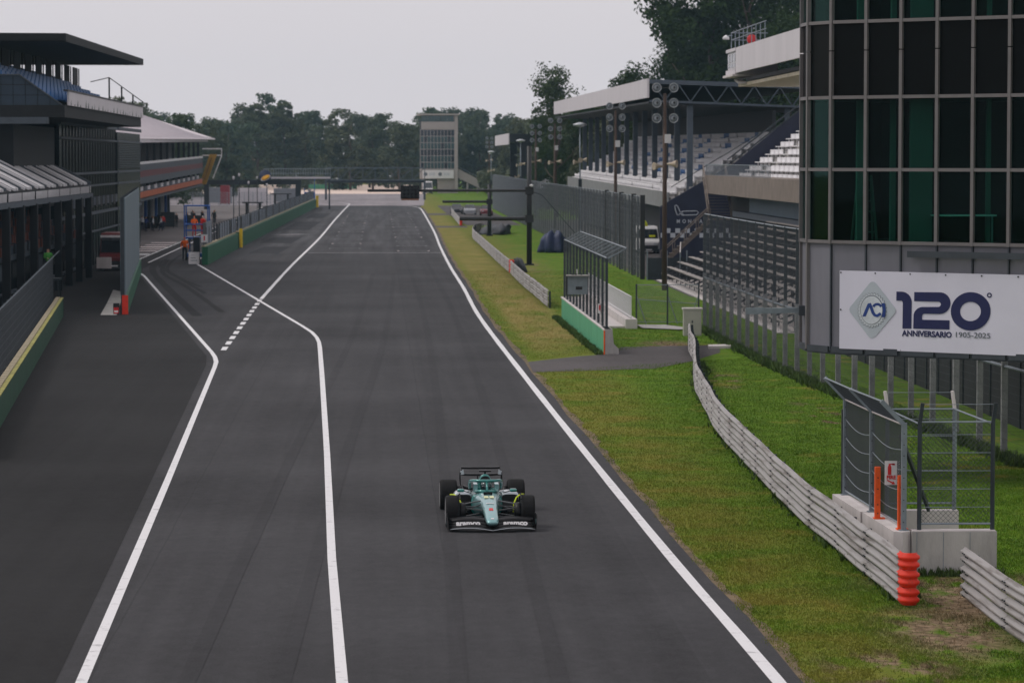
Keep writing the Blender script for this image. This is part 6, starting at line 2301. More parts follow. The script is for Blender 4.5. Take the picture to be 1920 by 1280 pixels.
def box_van(name, label, cat, loc, rz, m_body, L=5.2, W=1.95, H=2.35, nose=1.1):
    """van or small bus facing local -y"""
    t = thing(name, label, cat, loc, rz)
    sec = []
    for y, zt, hw in ((0.0, 0.95, W * 0.42), (0.10, 1.10, W * 0.47), (nose * 0.75, 1.28, W * 0.495), (nose * 1.45, H - 0.12, W * 0.46), (nose * 1.9, H, W * 0.47), (L - 0.15, H, W * 0.47), (L, H - 0.12, W * 0.45)):
        lo = 0.32
        mid = min(zt, 1.25)
        b_ = W / 2 if y > 0.2 else hw
        sec.append([Vector((-b_, y, lo)), Vector((b_, y, lo)), Vector((b_, y, mid)), Vector((hw * 0.96, y, zt)), Vector((-hw * 0.96, y, zt)), Vector((-b_, y, mid))])
    MB().loft(sec).build('body', m_body, t)
    a, b = nose * 0.80, nose * 1.38
    za, zb = 1.34, H - 0.26
    MB().prism([(-W * 0.44, a - 0.02, za), (W * 0.44, a - 0.02, za), (W * 0.41, b - 0.05, zb), (-W * 0.41, b - 0.05, zb)], (0, -0.03, 0.02)).build('windscreen', M_CARGLASS, t)
    for sx in (-1, 1):
        MB().box(sx * W * 0.30 - 0.16, sx * W * 0.30 + 0.16, -0.03, 0.03, 0.78, 0.96).build('headlight', M_HEAD, t)
        MB().box(min(sx * W * 0.5, sx * (W * 0.5 + 0.16)), max(sx * W * 0.5, sx * (W * 0.5 + 0.16)), 1.0, 1.12, 1.35, 1.70).build('mirror', M_BLACK, t)
        MB().box(min(sx * (W / 2 - 0.02), sx * (W / 2 + 0.006)), max(sx * (W / 2 - 0.02), sx * (W / 2 + 0.006)), nose * 1.6, nose * 1.6 + 0.9, 1.35, 1.9).build('side_window', M_CARGLASS, t)
    MB().box(-W * 0.40, W * 0.40, -0.04, 0.02, 0.42, 0.74).build('grille', M_BLACK, t)
    MB().box(-W * 0.47, W * 0.47, -0.07, 0.1, 0.26, 0.44).build('bumper', M_STEEL_D, t)
    MB().box(-0.26, 0.26, -0.085, -0.071, 0.32, 0.42).build('plate', M_WHITE, t)
    for sx in (-1, 1):
        for y in (0.95, L - 1.0):
            wheel(t, sx * (W / 2 - 0.12), y, 0.34, 0.22)
    return t


v = box_van('white_van', 'white van with a yellow roof beacon parked beside the mural wall', 'van', (23.35, 276, 0), 0, M_WHITE)
MB().lathe([(0.0, 0.0), (0.28, 0.0), (0.20, 0.3), (0.05, 0.5), (0.0, 0.5)], (-0.15, 2.4, 2.35), 'z', 10).build('beacon', mat('beacon_yellow', srgb(225, 230, 30), 0.4), v, True)
MB().box(0.1, 0.62, 0.86, 0.9, 1.45, 1.62).build('hi_vis_vest', mat('beacon_yellow', (0, 0, 0)), v)
box_van('white_bus', 'white minibus facing the camera under the far tower', 'bus', (11.4, 742, 0), 0, M_WHITE, 7.0, 2.3, 2.9, 0.9)


def car(name, label, loc, rz, m_body):
    t = thing(name, label, 'car', loc, rz, 'cars parked behind the far rail')
    sec = []
    for y, z, hw in ((0, 0.62, 0.72), (0.15, 0.78, 0.82), (1.15, 0.95, 0.87), (2.3, 0.98, 0.88), (3.9, 0.95, 0.86), (4.25, 0.75, 0.78)):
        sec.append([Vector((-hw, y, 0.25)), Vector((hw, y, 0.25)), Vector((hw, y, z * 0.8)), Vector((hw * 0.9, y, z)), Vector((-hw * 0.9, y, z)), Vector((-hw, y, z * 0.8))])
    MB().loft(sec).build('body', m_body, t)
    sec = []
    for y, z, hw in ((1.1, 0.95, 0.76), (1.85, 1.42, 0.62), (3.1, 1.44, 0.62), (3.8, 0.96, 0.74)):
        sec.append([Vector((-0.78, y, 0.93)), Vector((0.78, y, 0.93)), Vector((hw, y, z)), Vector((-hw, y, z))])
    MB().loft(sec).build('cabin_glass', M_CARGLASS, t)
    MB().box(-0.58, 0.58, 1.95, 3.0, 1.445, 1.475).build('roof', m_body, t)
    for sx in (-1, 1):
        for y in (0.8, 3.4):
            wheel(t, sx * 0.80, y, 0.31, 0.2)
        MB().box(sx * 0.55 - 0.14, sx * 0.55 + 0.14, -0.02, 0.06, 0.58, 0.70).build('headlight', M_HEAD, t)
    return t


car('parked_car', 'grey car parked behind the short far guard rail', (13.4, 468, 0), 0, mat('car_grey', srgb(150, 152, 158), 0.3, var=0.05))
car('parked_car', 'dark red car parked beside the far mesh fence', (15.6, 462, 0), 0, mat('car_red', srgb(110, 30, 38), 0.3, var=0.05))
car('parked_car', 'black car parked nearest the far guard rail', (11.6, 474, 0), 0, mat('car_black', srgb(30, 32, 36), 0.3, var=0.05))

# red recovery truck behind the tall screen
rt = box_van('red_truck', 'red truck with pale lower body half hidden behind the tall grey screen', 'truck', (-19.4, 236, 0), 0, mat('truck_red', srgb(96, 18, 20), 0.4), 6.0, 2.3, 2.75, 0.5)
MB().box(-1.25, -0.2, -0.55, -0.1, 0.2, 1.0).build('white_bin', M_CONC_W, rt)
MB().box(-1.0, 1.0, -0.05, 0.05, 2.45, 2.62).build('roof_lamp_bar', M_WHITE, rt)

# ================================================================ THE RACING CAR
M_TEAL = mat('car_teal', (0.020, 0.205, 0.185), 0.30, var=0.06, scale=3, metal=0.35, coat=0.8)
M_TEAL_L = mat('car_silver_teal', srgb(128, 172, 174), 0.30, var=0.06, metal=0.45, coat=0.7)
M_CARB = mat('carbon_black', (0.006, 0.006, 0.007), 0.45, var=0.2, scale=30, coat=0.0, spec=0.25)
M_LIME = mat('lime_edge', srgb(205, 224, 20), 0.4, var=0.05)
M_PALE_Y = mat('number_yellow', srgb(222, 224, 176), 0.4, var=0.05)
f1 = thing('racing_car', 'teal open-wheel racing car with halo driving towards the camera', 'racing car', (2.48, 71.4, 0), PI + R(1.0))


def ell_ring(y, hw, z0, z1, n=20, p=2.6, cx=0.0):
    ring = []
    zc, hz = (z0 + z1) / 2, (z1 - z0) / 2
    for k in range(n):
        a = 2 * PI * k / n
        c_, s_ = math.cos(a), math.sin(a)
        ring.append(Vector((cx + hw * math.copysign(abs(c_) ** (2 / p), c_), y, zc + hz * math.copysign(abs(s_) ** (2 / p), s_))))
    return ring


nose = [ell_ring(y, hw, z0, z1) for y, hw, z0, z1 in ((1.20, 0.06, 0.20, 0.25), (1.16, 0.115, 0.165, 0.275), (1.0, 0.145, 0.165, 0.325), (0.7, 0.150, 0.19, 0.40), (0.3, 0.165, 0.23, 0.49),
                                                       (0.0, 0.185, 0.25, 0.555), (-0.4, 0.215, 0.22, 0.615), (-0.8, 0.255, 0.17, 0.645), (-1.1, 0.30, 0.12, 0.655), (-1.3, 0.34, 0.10, 0.66))]
bd = MB().loft(nose).build('nose', M_TEAL_L, f1, True)
mono = [ell_ring(y, hw, z0, z1, p=3.2) for y, hw, z0, z1 in ((-1.28, 0.342, 0.09, 0.63), (-1.6, 0.38, 0.07, 0.60), (-2.1, 0.40, 0.06, 0.60), (-2.4, 0.38, 0.06, 0.60))]
MB().loft(mono).build('monocoque', M_TEAL, f1, True)
eng = [ell_ring(y, hw, z0, z1, p=2.2) for y, hw, z0, z1 in ((-2.08, 0.128, 0.66, 0.975), (-2.14, 0.15, 0.50, 0.985), (-2.5, 0.17, 0.30, 0.95), (-3.0, 0.15, 0.25, 0.80), (-3.6, 0.10, 0.22, 0.62), (-4.15, 0.05, 0.25, 0.45))]
ec = MB().loft(eng).build('engine_cover', M_TEAL, f1, True)
MB().loft([ell_ring(-2.055, 0.118, 0.700, 0.945, p=2.2), ell_ring(-2.078, 0.118, 0.700, 0.945, p=2.2)]).build('air_intake', M_BLACKM, ec)
MB().box(-0.14, 0.14, -2.30, -2.16, 1.03, 1.06).box(-0.02, 0.02, -2.28, -2.18, 0.96, 1.03).build('camera_bar', M_CARB, ec)
# cockpit: rim, headrest
rim = []
for k in range(25):
    a = 2 * PI * k / 24
    rim.append((0.245 * math.copysign(abs(math.cos(a)) ** 0.7, math.cos(a)), -1.72 + 0.40 * math.sin(a), 0.645 + 0.015 * math.sin(a)))
MB().path(rim, 0.045, 6).build('cockpit_rim', M_TEAL, f1, True)
MB().box(-0.235, 0.235, -2.05, -1.35, 0.604, 0.612).build('cockpit_floor', M_BLACKM, f1)
for sx in (-1, 1):
    MB().box(min(sx * 0.20, sx * 0.29), max(sx * 0.20, sx * 0.29), -2.05, -1.62, 0.62, 0.80).build('headrest', M_TEAL_L, f1)
# halo
MB().path([(0, -1.18, 0.63), (0, -1.28, 0.78), (0, -1.42, 0.885)], [0.030, 0.028, 0.030], 8).build('halo_post', M_TEAL, f1, True)
hp = [(-0.36, -2.12, 0.66), (-0.37, -2.02, 0.78), (-0.36, -1.85, 0.855), (-0.31, -1.62, 0.885), (-0.19, -1.46, 0.893), (0, -1.41, 0.895), (0.19, -1.46, 0.893), (0.31, -1.62, 0.885), (0.36, -1.85, 0.855), (0.37, -2.02, 0.78), (0.36, -2.12, 0.66)]
MB().path(hp, 0.035, 8).build('halo_hoop', M_TEAL, f1, True)
# side pods
for sx in (-1, 1):
    rings = [ell_ring(y, hw, z0, z1, p=3.5, cx=sx * cx) for y, hw, z0, z1, cx in ((-1.52, 0.19, 0.42, 0.615, 0.54), (-1.60, 0.205, 0.38, 0.635, 0.54), (-2.1, 0.22, 0.26, 0.63, 0.52), (-2.8, 0.19, 0.16, 0.53, 0.44), (-3.4, 0.11, 0.12, 0.36, 0.30), (-3.75, 0.05, 0.12, 0.25, 0.2))]
    sp_ = MB().loft(rings).build('side_pod', mat('car_silver', srgb(188, 196, 202), 0.3, var=0.05, metal=0.3, coat=0.6), f1, True)
    MB().loft([ell_ring(-1.480, 0.188, 0.36, 0.578, p=4, cx=sx * 0.54), ell_ring(-1.53, 0.188, 0.36, 0.578, p=4, cx=sx * 0.54)]).build('inlet', M_BLACKM, sp_)
    rings = [ell_ring(y, hw, 0.07, z1, p=4, cx=sx * 0.50) for y, hw, z1 in ((-1.42, 0.20, 0.42), (-1.6, 0.22, 0.44), (-2.4, 0.15, 0.30))]
    MB().loft(rings).build('undercut', M_CARB, f1, True)
    MB().path([(sx * 0.84, -1.30, 0.60), (sx * 0.76, -1.16, 0.615), (sx * 0.66, -1.08, 0.55), (sx * 0.60, -1.04, 0.42), (sx * 0.585, -1.02, 0.22)], 0.017, 6).build('floor_fence', M_LIME, f1, True)
    MB().prism([(sx * 0.40, -0.98, 0.06), (sx * 0.62, -1.05, 0.06), (sx * 0.62, -1.05, 0.30), (sx * 0.46, -0.98, 0.22)], (0, -0.4, 0)).build('floor_vane', M_CARB, f1)
    # mirrors
    MB().loft([ell_ring(-1.22, 0.075, 0.660, 0.725, p=4, cx=sx * 0.60), ell_ring(-1.34, 0.085, 0.655, 0.730, p=4, cx=sx * 0.60)]).build('mirror', M_TEAL, f1, True)
    MB().bar((sx * 0.36, -1.30, 0.63), (sx * 0.54, -1.28, 0.685), 0.02, 0.02).build('mirror_stalk', M_CARB, f1)
MB().prism([(-0.30, -0.85, 0.045), (0.30, -0.85, 0.045), (0.72, -1.35, 0.045), (0.76, -2.9, 0.045), (0.55, -3.9, 0.045), (-0.55, -3.9, 0.045), (-0.76, -2.9, 0.045), (-0.72, -1.35, 0.045)], (0, 0, 0.035)).build('floor', M_CARB, f1)
MB().prism([(-0.5, -3.9, 0.08), (0.5, -3.9, 0.08), (0.45, -4.25, 0.34), (-0.45, -4.25, 0.34)], (0, 0, 0.03)).build('diffuser', M_CARB, f1)


def f1_wheel(x, y, w, label):
    r_ = 0.36
    prof = [(0.22, -w * 0.48), (0.30, -w * 0.50), (0.335, -w * 0.47), (r_ * 0.985, -w * 0.40), (r_, -w * 0.30), (r_, w * 0.30), (r_ * 0.985, w * 0.40), (0.335, w * 0.47), (0.30, w * 0.50), (0.22, w * 0.48)]
    o = MB().lathe(prof, (0, 0, 0), 'x', 40).build('wheel', M_TYRE, f1, True)
    o.location = (x, y, r_)
    s_ = 1 if x > 0 else -1
    MB().lathe([(0.0, 0.44 * w * s_), (0.10, 0.47 * w * s_), (0.225, 0.485 * w * s_), (0.225, 0.40 * w * s_), (0.0, 0.40 * w * s_)], (0, 0, 0), 'x', 24).build('rim_cover', M_CARB, o, True)
    MB().lathe([(0.262, 0.499 * w * s_), (0.275, 0.506 * w * s_), (0.288, 0.499 * w * s_), (0.275, 0.493 * w * s_)], (0, 0, 0), 'x', 32).build('tyre_band', mat('tyre_band_grey', srgb(110, 110, 112), 0.6), o, True)
    return o


for sx in (-1, 1):
    f1_wheel(sx * 0.845, 0.0, 0.31, '')
    f1_wheel(sx * 0.795, -3.6, 0.405, '')
    for a, b in (((0.18, 0.22, 0.40), (0.70, 0.02, 0.45)), ((0.22, -0.42, 0.42), (0.70, -0.02, 0.45)), ((0.17, 0.15, 0.26), (0.70, 0.03, 0.22)), ((0.22, -0.40, 0.26), (0.70, -0.02, 0.22)),
                 ((0.20, -0.30, 0.56), (0.70, 0.0, 0.50)), ((0.20, 0.05, 0.52), (0.70, -0.03, 0.30)),
                 ((0.12, -3.2, 0.40), (0.62, -3.58, 0.48)), ((0.12, -3.8, 0.40), (0.62, -3.62, 0.48)), ((0.14, -3.2, 0.22), (0.62, -3.6, 0.24)), ((0.14, -3.8, 0.22), (0.62, -3.6, 0.24))):
        MB().bar((sx * a[0], a[1], a[2]), (sx * b[0], b[1], b[2]), 0.05, 0.022).build('suspension_arm', mat('arm_grey', srgb(70, 72, 74), 0.4, spec=0.5), f1)
    MB().lathe([(0.0, -0.09), (0.20, -0.09), (0.22, 0.0), (0.20, 0.09), (0.0, 0.09)], (sx * 0.64, 0, 0.34), 'x', 18).build('brake_duct', M_CARB, f1, True)
    MB().lathe([(0.0, -0.07), (0.20, -0.07), (0.22, 0.0), (0.20, 0.07), (0.0, 0.07)], (sx * 0.54, -3.6, 0.36), 'x', 18).build('brake_duct', M_CARB, f1, True)
    # front wheel deflector
    MB().path([(sx * 0.685, 0.28, 0.66), (sx * 0.685, 0.05, 0.765), (sx * 0.685, -0.22, 0.72)], 0.016, 5).build('wheel_deflector', M_CARB, f1)


# front wing: four elements that droop to the middle, rise outwards
def wing_element(y0, z0, chord, rise, x_out, name, m, mid=-0.03, th=0.014):
    mb = MB()
    rings = []
    for k in range(25):
        x = -x_out + 2 * x_out * k / 24
        u = abs(x) / x_out
        dz = mid * (1 - u) ** 2 + 0.035 * math.sin(u * PI) - 0.02 * u * u
        dy = -0.16 * u ** 2
        rings.append([Vector((x, y0 + dy, z0 + dz)), Vector((x, y0 + dy - chord * 0.5, z0 + dz + rise * 0.38)), Vector((x, y0 + dy - chord, z0 + dz + rise)),
                      Vector((x, y0 + dy - chord, z0 + dz + rise + th)), Vector((x, y0 + dy - chord * 0.5, z0 + dz + rise * 0.38 + th * 1.5)), Vector((x, y0 + dy, z0 + dz + th))])
    mb.loft(rings)
    return mb.build(name, m, f1, True)


wing_element(1.22, 0.085, 0.24, 0.020, 0.955, 'front_wing_plane', M_CARB)
wing_element(1.05, 0.115, 0.17, 0.035, 0.945, 'front_wing_flap', M_CARB)
wing_element(0.93, 0.155, 0.15, 0.050, 0.935, 'front_wing_flap', M_CARB)
wing_element(0.82, 0.215, 0.13, 0.060, 0.925, 'front_wing_flap', M_CARB)
lip = []
for k in range(25):
    x = -0.955 + 1.91 * k / 24
    u = abs(x) / 0.955
    lip.append((x, 1.223 - 0.16 * u ** 2, 0.092 - 0.03 * (1 - u) ** 2 + 0.035 * math.sin(u * PI) - 0.02 * u * u))
MB().path(lip, 0.0075, 5).build('front_wing_lip', mat('car_silver', (0, 0, 0)), f1, True)
for sx in (-1, 1):
    rings = []
    for k in range(8):
        u = k / 7
        y = 1.08 - 0.62 * u
        x = sx * (0.955 + 0.03 * math.sin(u * PI))
        h = 0.16 + 0.16 * math.sin(min(1, u * 1.4) * PI / 2)
        rings.append([Vector((x - 0.008, y, 0.06)), Vector((x + 0.008, y, 0.06)), Vector((x + 0.008 + sx * 0.02, y, 0.06 + h)), Vector((x - 0.008 + sx * 0.02, y, 0.06 + h))])
    MB().loft(rings).build('endplate', M_CARB, f1)
    MB().box(sx * 0.99 - 0.012, sx * 0.99 + 0.012, 0.70, 0.80, 0.16, 0.26).build('endplate_mark', M_TEAL_L, f1)
    tx = text_part('aramco', 0.165, M_WHITE, f1, 'lettering', (0, 0, 0), (0, 0, 0), 1.0, 0.009, 0.002)
    tx.scale = (0.54 / tx.dimensions.x, 1, 1)
    # writing reads from the front: runs along local -x, tipped back with the flaps
    tx.rotation_euler = (R(58), 0, PI)
    tx.location = (-0.255 if sx < 0 else 0.795, 0.945 if True else 0, 0.150)
# rear wing
rw = MB()
def rear_el(y, z, chord, rise, hw, name, m, curve):
    rings = []
    for k in range(25):
        x = -hw + 2 * hw * k / 24
        u = abs(x) / hw
        dz = curve * u ** 4
        rings.append([Vector((x, y, z + dz)), Vector((x, y - chord, z + dz + rise)), Vector((x, y - chord, z + dz + rise + 0.035)), Vector((x, y, z + dz + 0.04))])
    return MB().loft(rings).build(name, m, f1, True)


rear_el(-4.10, 0.745, 0.22, 0.008, 0.475, 'rear_wing_plane', M_CARB, 0.02)
rear_el(-4.32, 0.885, 0.14, 0.012, 0.46, 'rear_wing_flap', M_CARB, 0.01)
rear_el(-4.15, 0.40, 0.16, 0.04, 0.42, 'beam_wing', M_CARB, 0.05)
MB().box(-0.21, 0.21, -4.50, -4.44, 0.905, 0.935).build('wing_actuator', M_CARB, f1)
for sx in (-1, 1):
    rings = []
    for z, x, y0, y1 in ((0.20, 0.44, -3.95, -4.25), (0.38, 0.455, -4.02, -4.38), (0.56, 0.485, -4.05, -4.45), (0.70, 0.495, -4.02, -4.50), (0.82, 0.490, -4.02, -4.52), (0.895, 0.455, -4.06, -4.50)):
        rings.append([Vector((sx * x - 0.009, y0, z)), Vector((sx * x + 0.009, y0, z)), Vector((sx * x + 0.009, y1, z)), Vector((sx * x - 0.009, y1, z))])
    ep = MB().loft(rings).build('rear_endplate', M_CARB, f1, True)
    MB().prism([(sx * 0.40, -4.03, 0.79), (sx * 0.50, -4.03, 0.78), (sx * 0.49, -4.03, 0.86), (sx * 0.42, -4.03, 0.905)], (0, -0.06, 0)).build('wing_tip', mat('car_silver', (0, 0, 0)), ep)
    MB().bar((sx * 0.08, -3.95, 0.35), (sx * 0.08, -4.12, 0.74), 0.03, 0.08).build('wing_pylon', M_CARB, f1)
# markings on the nose
for i, (y, w_, m_) in enumerate(((-0.48, 0.20, M_PALE_Y),)):
    for k in range(2):
        a = -0.115 + k * 0.125
        MB().prism([(a, -0.36, 0.6135), (a + 0.10, -0.36, 0.6135), (a + 0.10, -0.60, 0.6335), (a, -0.60, 0.6335)], (0, 0, 0.006)).build('number_panel', m_, f1)
MB().prism([(-0.05, 0.55, 0.433), (0.05, 0.55, 0.433), (0.04, 0.40, 0.468), (-0.04, 0.40, 0.468)], (0, 0, 0.006)).build('red_mark', M_RED, f1)
MB().prism([(-0.09, 0.10, 0.539), (0.09, 0.10, 0.539), (0.09, 0.06, 0.546), (-0.09, 0.06, 0.546)], (0, 0, 0.005)).build('white_mark', M_WHITE, f1)
MB().prism([(-0.035, 1.10, 0.298), (0.035, 1.10, 0.298), (0.035, 1.04, 0.315), (-0.035, 1.04, 0.315)], (0, 0, 0.006)).build('nose_badge', M_WHITE, f1)
MB().box(-0.10, 0.10, -0.86, -0.84, 0.64, 0.70).build('aero_screen', M_CARB, f1)

# ================================================================ PEOPLE
M_SKIN = mat('skin', srgb(196, 150, 124), 0.6, var=0.06)
M_HAIR = mat('hair', srgb(48, 38, 32), 0.8, var=0.2)
M_SHOE = mat('shoes', srgb(36, 36, 38), 0.7)


def body_mesh(pose):
    """one continuous figure grown over a skeleton; returns a mesh with slots trousers, top, skin, hair, shoes"""
    J = {'pel': (0, 0, 0.95), 'bel': (0, 0, 1.10), 'che': (0, 0.0, 1.32), 'nek': (0, 0, 1.47), 'hed': (0, -0.02, 1.58), 'top': (0, -0.01, 1.70)}
    E = [('pel', 'bel'), ('bel', 'che'), ('che', 'nek'), ('nek', 'hed'), ('hed', 'top')]
    Rd = {'pel': 0.145, 'bel': 0.14, 'che': 0.155, 'nek': 0.06, 'hed': 0.092, 'top': 0.075}
    for s_, n_ in ((-1, 'l'), (1, 'r')):
        st = 0.10 if pose == 'walk' else 0.0
        J['hip' + n_] = (0.10 * s_, 0, 0.88)
        J['kne' + n_] = (0.11 * s_, -0.04 + st * s_, 0.49)
        J['ank' + n_] = (0.12 * s_, 0.02 + 1.8 * st * s_, 0.09)
        J['toe' + n_] = (0.13 * s_, -0.16 + 1.8 * st * s_, 0.045)
        J['sho' + n_] = (0.19 * s_, 0, 1.40)
        if pose == 'arms':
            J['elb' + n_], J['wri' + n_], J['han' + n_] = (0.27 * s_, -0.08, 1.16), (0.16 * s_, -0.28, 1.12), (0.10 * s_, -0.34, 1.12)
        else:
            J['elb' + n_], J['wri' + n_], J['han' + n_] = (0.26 * s_, 0.03 - st * s_, 1.13), (0.27 * s_, -0.06 - 2 * st * s_, 0.88), (0.26 * s_, -0.09 - 2 * st * s_, 0.80)
        E += [('pel', 'hip' + n_), ('hip' + n_, 'kne' + n_), ('kne' + n_, 'ank' + n_), ('ank' + n_, 'toe' + n_), ('che', 'sho' + n_), ('sho' + n_, 'elb' + n_), ('elb' + n_, 'wri' + n_), ('wri' + n_, 'han' + n_)]
        Rd.update({'hip' + n_: 0.095, 'kne' + n_: 0.065, 'ank' + n_: 0.045, 'toe' + n_: 0.04, 'sho' + n_: 0.07, 'elb' + n_: 0.047, 'wri' + n_: 0.034, 'han' + n_: 0.04})
    names = list(J)
    me = bpy.data.meshes.new('body')
    me.from_pydata([J[k] for k in names], [(names.index(a), names.index(b)) for a, b in E], [])
    o = bpy.data.objects.new('body_source', me)
    COL.objects.link(o)
    sk = o.modifiers.new('skin', 'SKIN')
    for i, k in enumerate(names):
        me.skin_vertices[0].data[i].radius = (Rd[k], Rd[k])
        me.skin_vertices[0].data[i].use_root = k == 'pel'
    sd = o.modifiers.new('sub', 'SUBSURF')
    sd.levels = 1
    sd.render_levels = 1
    m2 = bpy.data.meshes.new_from_object(o.evaluated_get(bpy.context.evaluated_depsgraph_get()))
    bpy.data.objects.remove(o, do_unlink=True)
    m2.name = 'body'
    for k in range(5):
        m2.materials.append(None)
    wr = [Vector(J['hanl']), Vector(J['hanr'])]
    for p in m2.polygons:
        c = p.center
        if c.z < 0.10:
            i = 4
        elif any((c - w).length < 0.085 for w in wr):
            i = 2
        elif c.z < 0.97 and abs(c.x) < 0.22:
            i = 0
        elif c.z < 1.47:
            i = 1
        elif c.z > 1.63 or (c.y > 0.03 and c.z > 1.53):
            i = 3
        else:
            i = 2
        p.material_index = i
    m2.shade_smooth()
    return m2


BODIES = {p: body_mesh(p) for p in ('stand', 'walk', 'arms')}
CLOTH = {n: mat('cloth_' + n, srgb(*c), 0.85, var=0.15, scale=6) for n, c in dict(white=(206, 206, 210), navy=(28, 34, 62), black=(24, 25, 28), red=(214, 40, 30), orange=(240, 104, 30), green=(64, 140, 48), teal=(30, 90, 84), blue=(48, 74, 150), grey=(120, 124, 130)).items()}


def person(label, loc, rz, top, legs, pose='stand', hair=True, group=None, s=1.0, cap=None):
    o = bpy.data.objects.new('person', BODIES[pose])
    COL.objects.link(o)
    o.location = loc
    o.rotation_euler = (0, 0, rz)
    o.scale = (s, s, s)
    for i, m_ in enumerate((CLOTH[legs], CLOTH[top], M_SKIN, M_HAIR if cap is None else CLOTH[cap], M_SHOE)):
        o.material_slots[i].link = 'OBJECT'
        o.material_slots[i].material = m_
    return tag(o, label, 'person', group)


G_PIT = 'people standing in the pit lane'
for x, y, rz, tp, lg, ps, lab in ((-26.9, 366, 0.6, 'white', 'navy', 'stand', 'person in white top and navy trousers, leftmost of the pit lane group'),
                                  (-26.2, 362, 2.4, 'blue', 'navy', 'arms', 'person in blue top with arms bent in the pit lane group'),
                                  (-25.9, 368, -0.8, 'navy', 'navy', 'stand', 'person all in navy in the pit lane group'),
                                  (-25.45, 363, 1.6, 'white', 'black', 'stand', 'person in white top and black trousers in the pit lane group'),
                                  (-24.7, 365, -1.2, 'white', 'navy', 'walk', 'person in white walking right of the pit lane group'),
                                  (-24.95, 372, 3.0, 'red', 'navy', 'stand', 'person in red top behind the pit lane group'),
                                  (-22.9, 398, 0.3, 'black', 'black', 'stand', 'person in black standing at the dark garage opening'),
                                  (-22.2, 404, 2.2, 'black', 'black', 'arms', 'person in black with arms bent near the garages'),
                                  (-20.9, 410, 1.0, 'teal', 'black', 'stand', 'person in teal top near the blue lift'),
                                  (-23.6, 408, -0.5, 'grey', 'black', 'stand', 'person in grey top among the dark clothed people by the garages')):
    person(lab, (x, y, 0.02), rz, tp, lg, ps, group=G_PIT)
person('marshal in orange standing in the blue lift platform', (-15.0, 261.4, 1.87), 0.4, 'orange', 'red', 'arms', cap='orange')
person('marshal in red standing at the back of the blue lift platform', (-14.35, 262.6, 1.87), -0.7, 'red', 'red', 'stand', cap='white')
person('marshal in orange beside the foot of the blue lift', (-15.6, 258.5, 0.02), 0.2, 'orange', 'black', 'stand', s=1.12, cap='red')
person('person in grey on the blue stand at the far end of the pit wall', (-11.6, 540.2, 1.56), 0.0, 'grey', 'navy', 'stand', cap='black')
ms = thing('step_platform', 'dark step platform behind the left mesh fence', 'platform', (-18.9, 184, 0))
MB().box(-0.7, 0.7, -0.7, 0.7, 1.3, 1.42).build('deck', M_STEEL_D, ms)
for sx in (-0.62, 0.62):
    for sy in (-0.62, 0.62):
        MB().box(sx - 0.04, sx + 0.04, sy - 0.04, sy + 0.04, 0, 1.298).build('leg', M_STEEL_D, ms)
person('marshal in bright green vest on a platform behind the left mesh fence', (-18.9, 184, 1.42), 0.5, 'green', 'black', 'arms')

for x, y, rz, tp, lg, ps, lab in ((-24.2, 385, 0.9, 'black', 'black', 'stand', 'person in black at the left of the dark group by the garages'),
                                  (-23.2, 390, 2.0, 'black', 'navy', 'arms', 'person in black top and navy trousers in the dark group by the garages'),
                                  (-21.6, 396, -1.4, 'navy', 'black', 'walk', 'person in navy walking in front of the garages'),
                                  (-20.6, 402, 0.2, 'black', 'black', 'walk', 'person in black walking nearest the pit lane line')):
    person(lab, (x, y, 0.02), rz, tp, lg, ps, group=G_PIT)
tyre = MB().lathe([(0.2, -0.17), (0.33, -0.17), (0.36, -0.12), (0.36, 0.12), (0.33, 0.17), (0.2, 0.17)], (0, 0, 0), 'z', 14).mesh('tyre', M_TYRE)
for k, (x, y) in enumerate(((-27.2, 378), (-26.5, 380), (-25.8, 382), (-26.6, 392), (-25.9, 395))):
    t = thing('tyre_stack', 'stack of black tyres standing by the garage openings', 'tyres', (x, y, 0), 0, 'tyre stacks in front of the garages')
    for j in range(4):
        inst(tyre, 'tyre', t, (rng.uniform(-0.03, 0.03), 0, 0.20 + j * 0.345))
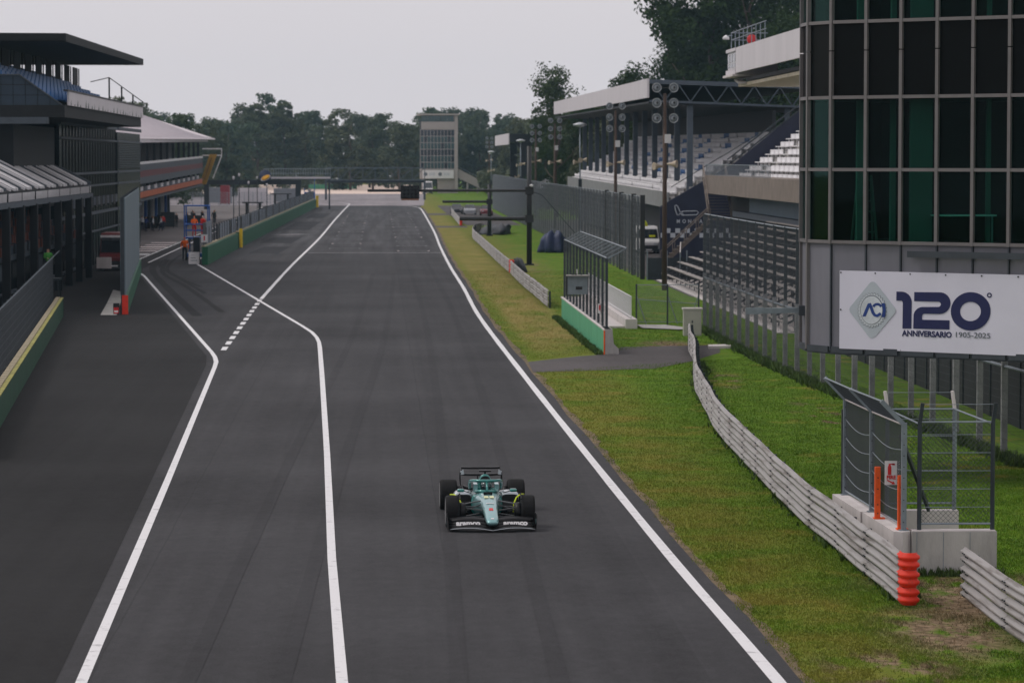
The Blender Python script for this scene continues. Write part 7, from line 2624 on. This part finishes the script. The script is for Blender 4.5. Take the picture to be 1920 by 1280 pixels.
for x, y, w_, h_, lab in ((-24.9, 380, 1.6, 1.9, 'tall black equipment cabinet beside the dark group by the garages'), (-22.6, 392, 2.2, 1.3, 'low black equipment cart in front of the garages')):
    t = thing('equipment_cart', lab, 'cart', (x, y, 0))
    MB().box(-w_ / 2, w_ / 2, 0, 0.9, 0.18, h_).build('case', M_BLACK, t)
    for k in range(3):
        MB().box(-w_ / 2 + 0.06, w_ / 2 - 0.06, -0.03, -0.003, 0.26 + k * (h_ - 0.3) / 3, 0.16 + (k + 1) * (h_ - 0.3) / 3).build('drawer', M_STEEL_D, t)
    for sx in (-1, 1):
        MB().lathe([(0.0, -0.03), (0.09, -0.03), (0.09, 0.03), (0.0, 0.03)], (sx * (w_ / 2 - 0.15), 0.2, 0.09), 'x', 10).build('castor', M_TYRE, t)

# driver: helmet, shoulders and gloved hands in the cockpit
dr = MB()
hel = [ell_ring(y, hw, z0, z1, 18, 2.1) for y, hw, z0, z1 in ((-1.565, 0.03, 0.70, 0.76), (-1.575, 0.075, 0.665, 0.81), (-1.62, 0.112, 0.635, 0.855), (-1.70, 0.128, 0.63, 0.875), (-1.78, 0.120, 0.635, 0.865), (-1.84, 0.075, 0.67, 0.82), (-1.86, 0.02, 0.72, 0.77))]
dr.loft(hel)
dr.loft([ell_ring(y, hw, z0, z1, 18, 2.4) for y, hw, z0, z1 in ((-1.50, 0.15, 0.615, 0.64), (-1.62, 0.21, 0.615, 0.665), (-1.75, 0.22, 0.615, 0.67), (-1.85, 0.18, 0.615, 0.65))])
drv = dr.build('person', mat('driver_dark', srgb(40, 62, 66), 0.3, var=0.2, coat=0.5), None, True)
drv.location = f1.location
drv.rotation_euler = f1.rotation_euler
tag(drv, 'driver with a helmet sitting in the racing car behind the halo', 'person')
MB().loft([ell_ring(-1.568, 0.078, 0.715, 0.775, 16, 3.0), ell_ring(-1.60, 0.106, 0.712, 0.780, 16, 3.0), ell_ring(-1.66, 0.127, 0.715, 0.778, 16, 3.0)]).build('visor', M_CARGLASS, drv, True)

# ================================================================ HAZE
hz = MB().box(-1250, 1250, -100, 1300, -1.0, 48.0).build('haze', None)
hz.data.materials.clear()
hm = bpy.data.materials.new('thin_haze')
hm.use_nodes = True
n_, l_ = hm.node_tree.nodes, hm.node_tree.links
n_.remove(n_['Principled BSDF'])
pv = n_.new('ShaderNodeVolumePrincipled')
pv.inputs['Color'].default_value = (0.52, 0.80, 1.0, 1)
pv.inputs['Density'].default_value = 0.00011
pv.inputs['Anisotropy'].default_value = 0.2
l_.new(pv.outputs[0], n_['Material Output'].inputs['Volume'])
hz.data.materials.append(hm)
tag(hz, 'thin bluish haze over the whole circuit', 'haze', kind='stuff')
